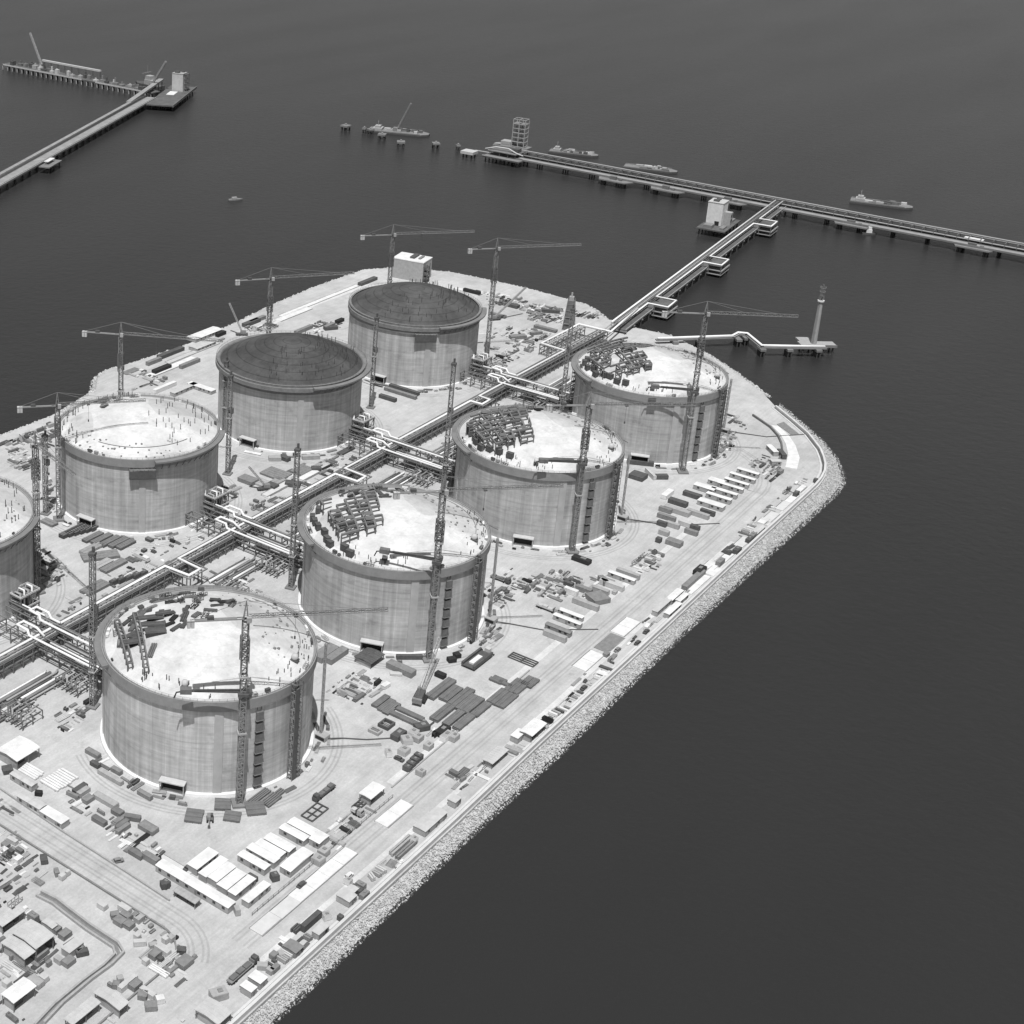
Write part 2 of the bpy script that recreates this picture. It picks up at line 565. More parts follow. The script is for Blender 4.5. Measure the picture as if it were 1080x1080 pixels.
t = thing('parapet_shade', 'dark painted shade along the inner side of the shore parapet', 'painted_shade')
part('shade_line', ribbon([(x - .3 * (x > 450), y + 1.05) for x, y in fine], .35, 0, .06), M_DARK, t)  # dark strip stands in for the shadow line behind the parapet
def sheet(name, polys, z, M):
    mb = MB()
    for poly in polys:
        mb.add([(x, y, z) for x, y in poly], [tuple(range(len(poly)))])
    return struct(name, mb.mesh(name, M))
def band(line, half):
    P = [Vector(p) for p in line]; out = []
    for i in range(len(P) - 1):
        d0 = (P[min(i + 1, len(P) - 1)] - P[max(i - 1, 0)]).normalized(); d1 = (P[min(i + 2, len(P) - 1)] - P[i]).normalized()
        n0 = Vector((-d0.y, d0.x)) * half; n1 = Vector((-d1.y, d1.x)) * half
        out.append([(P[i] - n0)[:], (P[i + 1] - n1)[:], (P[i + 1] + n1)[:], (P[i] + n0)[:]])
    return out
def arc(cx, cy, r, a0, a1, n):
    return [(cx + r * cos(radians(a0 + (a1 - a0) * i / n)), cy + r * sin(radians(a0 + (a1 - a0) * i / n))) for i in range(n + 1)]
shore_road = [(-470, -92.5), (10, -92), (100, -91.5), (260, -90), (400, -88)] + arc(398, -28, 60, -88, -12, 12) 
sheet('shore_road', band(shore_road, 7.0), .02, M_ROAD)
LOT_ROAD = [(-96.5, 290), (-96.5, 20), (-96.8, -40)] + arc(-119, -67, 22, 0, -90, 10) + [(-150, -89.5), (-470, -92)]
sheet('road', band(LOT_ROAD, 6.6), .03, M_ROAD)
sheet('road', band([(483, 240), (505, 205), (520, 170), (538, 140), (560, 128)], 4.0), .035, M_ROAD)
sheet('berm', band([(490, 243), (511, 208), (526, 173), (544, 145), (566, 133)], 1.1), .05, M_BERM)
sheet('berm', band([(420, 300), (500, 303), (560, 300), (600, 262), (618, 200)], 3.2), .052, M_BERM)
for k, (cx, cy) in enumerate([(0, 0), (144.4, 0), (288.8, 0), (433.2, 0), (4, 176), (148, 176), (292.4, 176), (436.8, 176)]):
    sheet('ring_track', band(arc(cx, cy, 59, 0, 360, 48), 4.2), .012 + k * .003, M_TRACK)
sheet('berm', band([(22, -80.3), (100, -79.8), (220, -78.6), (330, -77)], 1.6), .04, M_BERM)
sheet('berm', band([(-95, -103), (10, -104), (120, -103.4), (330, -101)], 1.2), .045, M_BERM)
def tracks(lines, offs, z):
    mb = MB()
    for ln in lines:
        P = [Vector(p) for p in ln]
        for o_ in offs:
            Q = []
            for i, p in enumerate(P):
                d = (P[min(i + 1, len(P) - 1)] - P[max(i - 1, 0)]).normalized(); Q.append((p + Vector((-d.y, d.x)) * o_)[:])
            for poly in band(Q, .42): mb.add([(x, y, z) for x, y in poly], [(0, 1, 2, 3)])
    struct('wheel_tracks', mb.mesh('wheel_tracks', M_WHEEL))
M_WHEEL = ground_mat('wheel_track', .38, .44, .10)
tracks([[(-92, -92), (10, -92)] + shore_road[2:], LOT_ROAD[:-5]], (-3.6, -1.8, 1.6, 3.5), .055)
tracks([arc(cx, cy, 56.5, 150, 330, 40) for cx, cy in ((0, 0), (144.4, 0), (288.8, 0), (433.2, 0))] + [arc(cx, 176, 58, 150, 340, 40) for cx in (4, 148, 292, 437)], (-2.5, -.7, 1.4), .058)
for k, u0 in enumerate((70, 214, 359)):
    sheet('cross_track', band([(u0, 85), (u0 + 1, 20), (u0 + 2, -40), (u0 + 4, -86)], 5.0), .042 + k * .002, M_TRACK)
# ---------------------------------------------------------------- storage tanks
def tank_wall_mat(name, v, seed):
    M = bpy.data.materials.new(name); M.use_nodes = True
    t = M.node_tree; b = t.nodes["Principled BSDF"]
    b.inputs['Roughness'].default_value = .9; b.inputs['Specular IOR Level'].default_value = .15
    uv = _n(t, "ShaderNodeUVMap")
    def noise(sx, sy, det, rough=.6):
        mp = _n(t, "ShaderNodeMapping"); mp.inputs['Scale'].default_value = (sx, sy, 1); mp.inputs['Location'].default_value = (seed * 7.3, seed * 3.1, 0)
        t.links.new(uv.outputs[0], mp.inputs['Vector'])
        n = _n(t, "ShaderNodeTexNoise"); n.inputs['Scale'].default_value = 1; n.inputs['Detail'].default_value = det; n.inputs['Roughness'].default_value = rough
        t.links.new(mp.outputs[0], n.inputs['Vector']); return n.outputs['Fac']
    def rng(x, a, c, lo, hi):
        n = _n(t, "ShaderNodeMapRange"); n.inputs[1].default_value = a; n.inputs[2].default_value = c
        n.inputs[3].default_value = lo; n.inputs[4].default_value = hi; t.links.new(x, n.inputs[0]); return n.outputs[0]
    def mul(a, c):
        n = _n(t, "ShaderNodeMath", operation='MULTIPLY'); t.links.new(a, n.inputs[0])
        if isinstance(c, float): n.inputs[1].default_value = c
        else: t.links.new(c, n.inputs[1])
        return n.outputs[0]
    # uv is in metres: x round the wall, y up
    streak = rng(noise(.33, .014, 5), .35, .68, .84, 1.18)
    wide = rng(noise(.05, .035, 6), .3, .7, .78, 1.16)
    lift = rng(noise(.03, .55, 5), .36, .70, 1.08, .83)
    grain = rng(noise(.5, .5, 6, .75), .3, .7, .93, 1.07)
    sp = _n(t, "ShaderNodeSeparateXYZ"); t.links.new(uv.outputs[0], sp.inputs[0])
    fr = _n(t, "ShaderNodeMath", operation='PINGPONG'); t.links.new(sp.outputs[0], fr.inputs[0]); fr.inputs[1].default_value = 3.37
    joint = rng(fr.outputs[0], 0.0, .34, 1.17, 1.0)
    fz = _n(t, "ShaderNodeMath", operation='PINGPONG'); t.links.new(sp.outputs[1], fz.inputs[0]); fz.inputs[1].default_value = 2.05
    jz = rng(fz.outputs[0], 0.0, .25, .90, 1.0)
    patch = rng(noise(.10, .16, 4), .56, .70, 1.0, .76)
    x = mul(mul(mul(mul(streak, wide), lift), grain), mul(mul(joint, jz), patch))
    t.links.new(mul(x, v), b.inputs['Base Color'])
    return M

def roof_mat(name, lo, hi, rings=0.0, seed=0):
    M = bpy.data.materials.new(name); M.use_nodes = True
    t = M.node_tree; b = t.nodes["Principled BSDF"]
    b.inputs['Roughness'].default_value = .85; b.inputs['Specular IOR Level'].default_value = .2
    tc = _n(t, "ShaderNodeTexCoord")
    def rng(x, a, c, l, h):
        n = _n(t, "ShaderNodeMapRange"); n.inputs[1].default_value = a; n.inputs[2].default_value = c
        n.inputs[3].default_value = l; n.inputs[4].default_value = h; t.links.new(x, n.inputs[0]); return n.outputs[0]
    def noise(s, d, r=.65):
        n = _n(t, "ShaderNodeTexNoise"); n.noise_dimensions = '4D'; n.inputs['W'].default_value = seed
        n.inputs['Scale'].default_value = s; n.inputs['Detail'].default_value = d; n.inputs['Roughness'].default_value = r
        t.links.new(tc.outputs['Object'], n.inputs['Vector']); return n.outputs['Fac']
    def mul(a, c):
        n = _n(t, "ShaderNodeMath", operation='MULTIPLY'); t.links.new(a, n.inputs[0]); t.links.new(c, n.inputs[1]); return n.outputs[0]
    v = rng(noise(.05, 4), .38, .62, lo, hi)
    v = mul(v, rng(noise(.5, 6, .75), .3, .7, .88, 1.08))
    v = mul(v, rng(noise(.14, 5, .7), .52, .66, 1.0, .84 if not rings else .7))
    # hard-edged pours: damp sheets laid over part of the dome
    v = mul(v, rng(noise(.032, 1, .3), .515, .525, 1.0, .84 if not rings else .92))
    if True:
        rg = rings or .10
        sx = _n(t, "ShaderNodeSeparateXYZ"); t.links.new(tc.outputs['Object'], sx.inputs[0])
        cb = _n(t, "ShaderNodeCombineXYZ"); t.links.new(sx.outputs[0], cb.inputs[0]); t.links.new(sx.outputs[1], cb.inputs[1])
        ln = _n(t, "ShaderNodeVectorMath", operation='LENGTH'); t.links.new(cb.outputs[0], ln.inputs[0])
        pp = _n(t, "ShaderNodeMath", operation='PINGPONG'); t.links.new(ln.outputs['Value'], pp.inputs[0]); pp.inputs[1].default_value = 2.9
        v = mul(v, rng(pp.outputs[0], 0, .5 if rings else .22, 1 - rg, 1.0))
        at = _n(t, "ShaderNodeMath", operation='ARCTAN2'); t.links.new(sx.outputs[1], at.inputs[0]); t.links.new(sx.outputs[0], at.inputs[1])
        p2 = _n(t, "ShaderNodeMath", operation='PINGPONG'); t.links.new(at.outputs[0], p2.inputs[0]); p2.inputs[1].default_value = pi / 48
        v = mul(v, rng(p2.outputs[0], 0, .006 if rings else .005, 1 - rg * .3, 1.0))
    t.links.new(v, b.inputs['Base Color'])
    return M

TR, TH_, RIM = 45.0, 44.8, 46.07
M_RIM = mat('ring_beam_concrete', .27, .9, .15, .2)
M_RIM_D = mat('liner_rim', .20, .8, .25, .3)
M_BUTT = mat('buttress_concrete', .43, .9, .12, .15)
M_PLINTH = mat('base_plinth', .72, .85, .08, .3)
M_SHADE_PLANK = mat('scaffold_plank', .20, .9, .3, .4)
DOME = 10.5
def dome_z(r, D=10.5):
    R = (44.4 ** 2 + D ** 2) / (2 * D)
    return 43.9 + sqrt(max(R * R - r * r, 0)) - (R - D)

def wall_mesh(M):
    n = 128; vs = []; fs = []
    for z in (0, 40.6):
        for j in range(n):
            a = 2 * pi * j / n
            vs.append((TR * cos(a), TR * sin(a), z))
    for j in range(n):
        k = (j + 1) % n
        fs.append((j, k, n + k, n + j))
    me = bpy.data.meshes.new('wall'); me.from_pydata(vs, [], fs); me.materials.append(M)
    L = me.uv_layers.new(name='UVMap')
    step = 2 * pi * TR / n
    for p in me.polygons:
        j = p.index
        for li, (x, y) in zip(p.loop_indices, ((j, 0), (j + 1, 0), (j + 1, 40.6), (j, 40.6))):
            L.data[li].uv = (x * step, y)
        p.use_smooth = True
    me.update(); return me

post_me = MB().box(0, 0, 0, .26, .26, 2.6).mesh('stanchion', M_DARK)
stud_me = MB().box(0, 0, 0, .9, .9, .6).mesh('anchor_block', M_MID)

def make_tank(side, cx, cy, label, wallv, roof, seed, overhang=0.0, D=10.5):
    rr = random.Random(seed * 13 + 1)
    t = thing('storage_tank', label, 'storage tank', (cx, cy, 0), 0, 'concrete gas storage tanks')
    obj('wall', wall_mesh(tank_wall_mat('tank_wall', wallv, seed)), t)
    part('plinth', MB().lathe([(TR + .02, 1.1), (TR + 1.5, 1.0), (TR + 1.7, 0)], 96), M_PLINTH, t)
    e = overhang
    prof = [(TR + .03, 40.0), (RIM + e, 40.3), (RIM + e, TH_), (RIM + e - .9, TH_ + .05), (RIM + e - .95, TH_ - .45), (44.4, TH_ - .5), (44.3, 43.4)]
    if e:
        prof = [(TR + .03, 38.6), (TR + .9, 38.6), (TR + .9, 40.6), (RIM + e, 40.9), (RIM + e, 43.4), (RIM + e - .8, 43.5), (RIM + e - .8, TH_), (RIM + e - 2.2, TH_ + .05), (44.9, TH_ - .3), (44.3, 43.4)]
    part('ring_beam', MB().lathe(prof, 128), M_RIM if D < 12 else M_RIM_D, t)
    pr = [(44.4 * i / 22, dome_z(44.4 * i / 22, D)) for i in range(23)][::-1]
    pr[-1] = (.05, pr[-1][1])
    part('roof', MB().lathe(pr, 96), roof, t, True)
    for a in (45, 135, 225, 315):
        b = MB(); a0, a1 = radians(a - 2.3), radians(a + 2.3)
        b.lathe([(TR - .3, 1.0), (TR + .45, 1.0), (TR + .45, 40.2)], 4, a0, a1)
        for aa, fl in ((a0, 1), (a1, 0)):
            q = [(cos(aa) * r, sin(aa) * r, z) for r, z in ((TR - .3, 1.0), (TR + .45, 1.0), (TR + .45, 40.2), (TR - .3, 40.2))]
            b.add(q, [(0, 1, 2, 3) if fl else (3, 2, 1, 0)])
        part('buttress', b, M_BUTT, t)
    # handrail round the rim
    rl = MB()
    for j in range(96):
        a = 2 * pi * j / 96; a2 = 2 * pi * (j + 1) / 96; r = RIM + e - .45
        p, q = (r * cos(a), r * sin(a)), (r * cos(a2), r * sin(a2))
        rl.bar((*p, TH_), (*p, TH_ + 1.25), .09)
        for h in (.65, 1.25):
            rl.bar((*p, TH_ + h), (*q, TH_ + h), .08)
    part('railing', rl, M_MID, t)
    # pipe-side gallery round the top
    g0, g1 = (25, 155) if side == 'R' else (233, 307)
    w = 2.9
    gm = MB()
    a0, a1 = radians(g0), radians(g1)
    gm.lathe([(RIM + e + .02, 43.3), (RIM + e + w, 43.3), (RIM + e + w, 44.3), (RIM + e + .02, 44.3)], 36, a0, a1)
    for aa, fl in ((a0, 0), (a1, 1)):
        q = [(cos(aa) * r, sin(aa) * r, z) for r, z in ((RIM + e + .02, 43.3), (RIM + e + w, 43.3), (RIM + e + w, 44.3), (RIM + e + .02, 44.3))]
        gm.add(q, [(0, 1, 2, 3) if fl else (3, 2, 1, 0)])
    gal = part('gallery', gm, M_CONC, t)
    for j in range(15):
        a = a0 + (a1 - a0) * j / 14
        part('bracket', MB().bar((TR * cos(a), TR * sin(a), 38.5), ((RIM + e + w - .4) * cos(a), (RIM + e + w - .4) * sin(a), 43.3), .3), M_RACK, gal)
    # temporary doorway at the foot with its rain hood
    da = atan2(-17.5, -42.6) if side == 'R' else atan2(-3.5, -44)
    d = obj('doorway', MB().box(TR - 1.2, 0, 1.0, 3.0, 9.0, 4.6).mesh('doorway', M_BLACK), t, (0, 0, 0), da)
    hood = MB().box(TR + 1.9, 0, 5.7, 3.6, 11.0, .5)
    hood.box(TR + 3.2, 5.1, 0.1, .35, .35, 5.6).box(TR + 3.2, -5.1, 0.1, .35, .35, 5.6)
    part('hood', hood, M_PALE, d)
    for s in (-1, 1): part('door_jamb', MB().box(TR + .55, s * 4.75, 0.2, 1.5, .5, 5.4), M_DARK, d)
    return t

def posts(t, n, r0, r1, seed, a0=0, a1=360, hs=(1, 1.4), D=10.5):
    rr = random.Random(seed)
    for _ in range(n):
        r = sqrt(rr.uniform(r0 * r0, r1 * r1)); a = radians(rr.uniform(a0, a1))
        o = obj('stanchion', post_me, t, (r * cos(a), r * sin(a), dome_z(r, D) - .15))
        o.scale = (1, 1, rr.uniform(*hs))
def blocks(t, n, r0, r1, seed, a0, a1):
    rr = random.Random(seed)
    for i in range(n):
        r = rr.uniform(r0, r1); a = radians(a0 + (a1 - a0) * (i + rr.random() * .7) / n)
        o = obj('anchor_block', stud_me, t, (r * cos(a), r * sin(a), dome_z(r) - .15), a)
        k = rr.uniform(.5, 1.2); o.scale = (k, k, k)

pale = [roof_mat('cast_roof', .52, .70, 0, s) for s in (1.7, 4.2, 7.9, 3.3)]
speck = roof_mat('speckled_roof', .54, .70, 0, 5.5)
speck2 = roof_mat('speckled_roof', .54, .70, 0, 9.1)
dark = roof_mat('steel_roof_liner', .062, .10, .42, 2.0)
dark2 = roof_mat('steel_roof_liner', .07, .11, .38, 6.0)
TC = {'R1': (0, 0), 'R2': (144.3, .1), 'R3': (289, -.3), 'R4': (433, 0), 'L1': (3.9, 175.7), 'L2': (148.7, 175.5), 'L3': (292.8, 176.2), 'L4': (436.7, 176.6)}
TK = {}
TK['R1'] = make_tank('R', *TC['R1'], 'nearest and largest looking pale roofed tank at lower left with a crane before its wall', .50, pale[0], 1)
TK['R2'] = make_tank('R', *TC['R2'], 'pale roofed tank directly behind the nearest one, with dark steel framing on its roof', .45, pale[1], 2)
TK['R3'] = make_tank('R', *TC['R3'], 'third pale roofed tank of the right row, dense dark roof framing and bare dome centre', .43, pale[2], 3)
TK['R4'] = make_tank('R', *TC['R4'], 'farthest tank of the right row, by the curved shore and the flare stack', .42, pale[3], 4)
TK['L1'] = make_tank('L', *TC['L1'], 'tank cut off by the left edge of the photo, only its right side in view', .45, speck2, 5)
TK['L2'] = make_tank('L', *TC['L2'], 'white roofed tank of the left row dotted with upright posts', .47, speck, 6)
TK['L3'] = make_tank('L', *TC['L3'], 'dark roofed tank in the middle of the left row with a double rim', .46, dark, 7, 1.7, 12.8)
TK['L4'] = make_tank('L', *TC['L4'], 'dark roofed tank at the far end of the left row before the white block building', .46, dark2, 8, .35, 12.8)
posts(TK['L2'], 46, 6, 41, 21, 250, 370)
blocks(TK['L2'], 40, 33, 43, 22, 150, 260)
posts(TK['L2'], 40, 36, 43, 23, 40, 175)
posts(TK['L1'], 34, 30, 43, 24, 230, 380)
blocks(TK['L1'], 20, 34, 42, 25, 200, 330)
posts(TK['L3'], 90, 14, 42, 26, 190, 370, (.8, 1.5), 12.8)
posts(TK['L4'], 95, 12, 42, 27, 180, 400, (.8, 1.6), 12.8)
for i, k in enumerate(('R1', 'R2', 'R3', 'R4')):
    blocks(TK[k], 60, 22, 42, 30 + i, -80, 30)
    posts(TK[k], 24, 37, 43, 40 + i, 175, 225, (.5, 1.1))
    posts(TK[k], 26, 38, 43.4, 50 + i, 255, 330, (.4, 1.0))
# pour joints: low ribs on the domes
def rib(t, pts):
    b = MB()
    for p, q in zip(pts, pts[1:]):
        b.bar((*p, dome_z(hypot(*p)) + .05), (*q, dome_z(hypot(*q)) + .05), .35, .5)
    part('pour_joint', b, M_MID, t)
for k in ('R1', 'R2', 'R3', 'R4', 'L2'):
    rib(TK[k], arc(0, 0, 38.5, -75, 10, 16) if k[0] == 'R' else arc(0, 0, 36, 185, 270, 16))
    if k[0] == 'R':
        rib(TK[k], [(12 + i * 3.2, -14 - i * 2.2) for i in range(10)])
# hanging work cages under the rim of two left-row tanks
for k, who in (('L2', 'the post dotted tank'), ('L4', 'the farthest dark roofed tank')):
    t = thing('work_cage', 'dark rectangular work cage hung under the rim of ' + who, 'work cage', (*TC[k], 0), radians(225 if k == 'L2' else 222), 'work cages hung under tank rims')
    b = MB()
    for y in range(-7, 8, 2):
        b.box(RIM + .7, y, 34.2, 2.2, .35, 5.6)
    for z in (34.2, 36.8, 39.2):
        b.box(RIM + .75, 0, z, 2.1, 14.5, .3)
    part('frame', b, M_RACK, t)
    part('netting', MB().box(RIM + 1.9, 0, 34.6, .12, 14.6, 4.4), M_DARK, t)
# climbing platforms up the walls of the right row
for i, k in enumerate(('R1', 'R2', 'R3', 'R4')):
    cx, cy = TC[k]
    a = atan2(-40, -17.5)
    t = thing('climbing_scaffold', ['dark climbing scaffold of seven boxes right of the crane on the nearest tank', 'climbing scaffold boxes up the wall of the second tank of the right row', 'climbing scaffold boxes on the third right row tank beside its crane', 'climbing scaffold boxes up the wall of the farthest right row tank'][i], 'scaffold', (cx, cy, 0), a, 'climbing scaffolds on tank walls')
    ra = MB().bar((TR + .4, -.9, 1), (TR + .4, -.9, 40), .3).bar((TR + .4, .9, 1), (TR + .4, .9, 40), .3)
    part('rail', ra, M_RACK, t)
    for j in range(7):
        b = MB().box(TR + 1.0, 0, 3 + j * 5.2, 1.1, 3.2, 3.7)
        b.box(TR + 1.1, 0, 2.8 + j * 5.2, 1.7, 3.8, .2)
        part('platform', b, M_STEEL, t)
    # stair tower from ground to rim
    a = atan2(-48.3, -1.8)
    t = thing('stair_tower', ['dark scaffold stair tower at the right side of the nearest tank', 'scaffold stair tower at the right side of the second right row tank', 'scaffold stair tower at the right side of the third right row tank', 'scaffold stair tower at the right side of the farthest right row tank'][i], 'stair tower', (cx, cy, 0), a, 'stair towers beside the right row tanks')
    fr = MB(); x0, x1, y0, y1 = TR + 1.9, TR + 4.3, -2.4, 2.4
    for x in (x0, x1):
        for y in (y0, 0, y1):
            fr.bar((x, y, 0), (x, y, 46.5), .22)
    for z in range(2, 47, 2):
        fr.bar((x0, y0, z), (x1, y0, z), .12).bar((x0, y1, z), (x1, y1, z), .12).bar((x1, y0, z), (x1, y1, z), .12)
    part('frame', fr, M_RACK, t)
    st = MB()
    for z in range(0, 46, 2):
        s = 1 if (z // 2) % 2 else -1
        st.bar(((x0 + x1) / 2, -1.9 * s, z), ((x0 + x1) / 2, 1.9 * s, z + 2), 1.1, .25)
        st.box((x0 + x1) / 2, 2.0 * s, z + 1.9, 2.2, .9, .15)
    part('stair_flight', st, M_STEEL, t)
    part('netting', MB().box(x1 + .2, -1.0, 1, .08, 2.6, 43), M_DARK, t)

# ---------------------------------------------------------------- steel framing on the domes
def roof_frame(k, label, quad, NU, NV, up_, sparse, seed):
    rr = random.Random(seed); cx, cy = TC[k]
    t = thing('roof_platform', label, 'roof platform', (cx, cy, 0), 0, 'steel platforms on the tank roofs')
    A_, B_, C_, D_ = [Vector(q) for q in quad]
    def node(i, j):
        p = A_ + (B_ - A_) * (i / NU); q = D_ + (C_ - D_) * (i / NU)
        return p + (q - p) * (j / NV)
    leg_me = MB().box(0, 0, 0, .5, .5, 1).mesh('leg', M_RACK)
    grid = {}
    for i in range(NU + 1):
        for j in range(NV + 1):
            x, y = node(i, j); r = hypot(x, y)
            if r < 42.3 and rr.random() > sparse * .35:
                z = dome_z(r)
                grid[i, j] = max(z + 2.6, .5 * (z + up_) + .5 * 56.0)
                if (i + j) % 2 == 0 or i == 0 or j == 0:
                    o = obj('leg', leg_me, t, (x, y, z - .2)); o.scale = (1, 1, grid[i, j] - z + .2)
    bm, b2 = MB(), MB()
    for (i, j), z in grid.items():
        for di, dj in ((1, 0), (0, 1)):
            q = (i + di, j + dj)
            if q in grid and rr.random() > sparse * .8:
                a = (*node(i, j), z); b = (*node(*q), grid[q])
                bm.bar(a, b, .6 if (i if dj else j) % 2 else 1.05, 1.0)
                if rr.random() < .6: b2.bar((a[0], a[1], z - up_ * .6), (b[0], b[1], grid[q] - up_ * .6), .4, .6)
                if rr.random() < .2: b2.bar((a[0], a[1], z - up_ * .6), b, .3)
        if (i + 1, j) in grid and (i, j + 1) in grid and rr.random() < .2:
            c = (node(i, j) + node(i + 1, j + 1)) / 2; e = node(i + 1, j) - node(i, j)
            zz = max(z, grid[i + 1, j], grid[i, j + 1]) + .6
            part('deck_plate', MB().box(c.x, c.y, zz, e.length * .9, 3.0, .15, atan2(e.y, e.x)), M_STEEL, t)
    part('beam_grid', bm, M_RACK, t)
    part('bracing', b2, M_RACK, t)
    return t
roof_frame('R2', 'dark steel beam grid on the left of the second right row roof', [(-39, 6), (-21, -6), (5, 17), (-17, 34)], 5, 8, 3.4, .2, 5)
roof_frame('R3', 'dense dark steel beam grid on the left of the third right row roof', [(-43, 8), (-22, -7), (12, 18), (-22, 38)], 7, 10, 3.8, .2, 6)
roof_frame('R4', 'dark steel beam grid on the left of the farthest right row roof', [(-43, 8), (-20, -8), (18, 26), (-22, 38)], 7, 10, 3.8, .2, 7)
# the nearest roof is still being framed: separate ladder-like lines of steel
for j, (p, q, n, wd, lab) in enumerate([((-40, 9), (-19, 36), 9, 2.0, 'tall steel frame row along the left edge of the nearest roof'), ((-39, 1), (-13, 31), 9, 1.8, 'second steel frame row from the left edge of the nearest roof')]):
    t = thing('steel_frame_row', lab, 'steel frame', (0, 0, 0), 0, 'frame rows rising on the nearest roof')
    b = MB(); d = Vector((q[0] - p[0], q[1] - p[1])).normalized(); nn = Vector((-d.y, d.x)) * wd / 2
    P = [Vector((p[0] + (q[0] - p[0]) * i / n, p[1] + (q[1] - p[1]) * i / n)) for i in range(n + 1)]
    P = [c for c in P if c.length < 41.5]
    up_ = 3.4 if j < 2 else 2.0
    lm = MB().box(0, 0, 0, .5, .5, 1).mesh('leg', M_RACK)
    H = lambda c: dome_z(c.length) + up_
    for i, c in enumerate(P):
        for s_ in (-1, 1):
            e = c + nn * s_
            o = obj('leg', lm, t, (e.x, e.y, dome_z(min(e.length, 44)) - .2)); o.scale = (1, 1, H(c) - dome_z(min(e.length, 44)) + .2)
        b.bar((*(c + nn), H(c)), (*(c - nn), H(c)), .5, .6)
        if i:
            for s_ in (-1, 1):
                b.bar((*(P[i - 1] + nn * s_), H(P[i - 1])), (*(c + nn * s_), H(c)), .6, .7)
                b.bar((*(P[i - 1] + nn * s_), H(P[i - 1]) - up_ * .5), (*(c + nn * s_), H(c) - up_ * .5), .35)
    part('beam', b, M_RACK, t)
for i, (x, y, L, w) in enumerate([(-17, 17, 10, 2.2), (-20, 13, 9, 3), (-13, 22, 11, 2), (-29, 17, 9, 2.4), (-8, 19, 7, 1.6)]):
    z = dome_z(hypot(x, y)) + 2.2
    t = thing('steel_girder', ['long', 'broad', 'longest', 'leftmost', 'small'][i] + ' dark girder laid across the frames of the nearest roof', 'girder', (x, y, z), -.75 + .06 * i, 'girders on the nearest roof')
    part('web', MB().box(0, 0, 0, L, w, .5), M_DARK, t)
    part('flange', MB().box(0, w / 2, -.3, L, .2, 1.1).box(0, -w / 2, -.3, L, .2, 1.1), M_STEEL, t)
# ---------------------------------------------------------------- cranes and towers
def lattice(b, a, c, w, n, chord=.28, brace=.14, tri=False, up=None):
    """lattice boom between two points"""
    a, c = Vector(a), Vector(c); d = (c - a).normalized()
    s = d.cross(Vector((0, 0, 1)))
    if s.length < 1e-3: s = Vector((1, 0, 0))
    s.normalize(); u = s.cross(d)
    if u.z < 0: u = -u
    off = [s * w / 2, -s * w / 2, u * w * .95] if tri else [s * w / 2 + u * w / 2, -s * w / 2 + u * w / 2, -s * w / 2 - u * w / 2, s * w / 2 - u * w / 2]
    for o in off:
        b.bar(a + o, c + o, chord)
    m = len(off)
    for i in range(n):
        p = a + (c - a) * (i / n); q = a + (c - a) * ((i + 1) / n)
        for j in range(m):
            k = (j + 1) % m
            if i % 2: b.bar(p + off[j], q + off[k], brace)
            else: b.bar(p + off[k], q + off[j], brace)
            b.bar(q + off[j], q + off[k], brace)
    return b

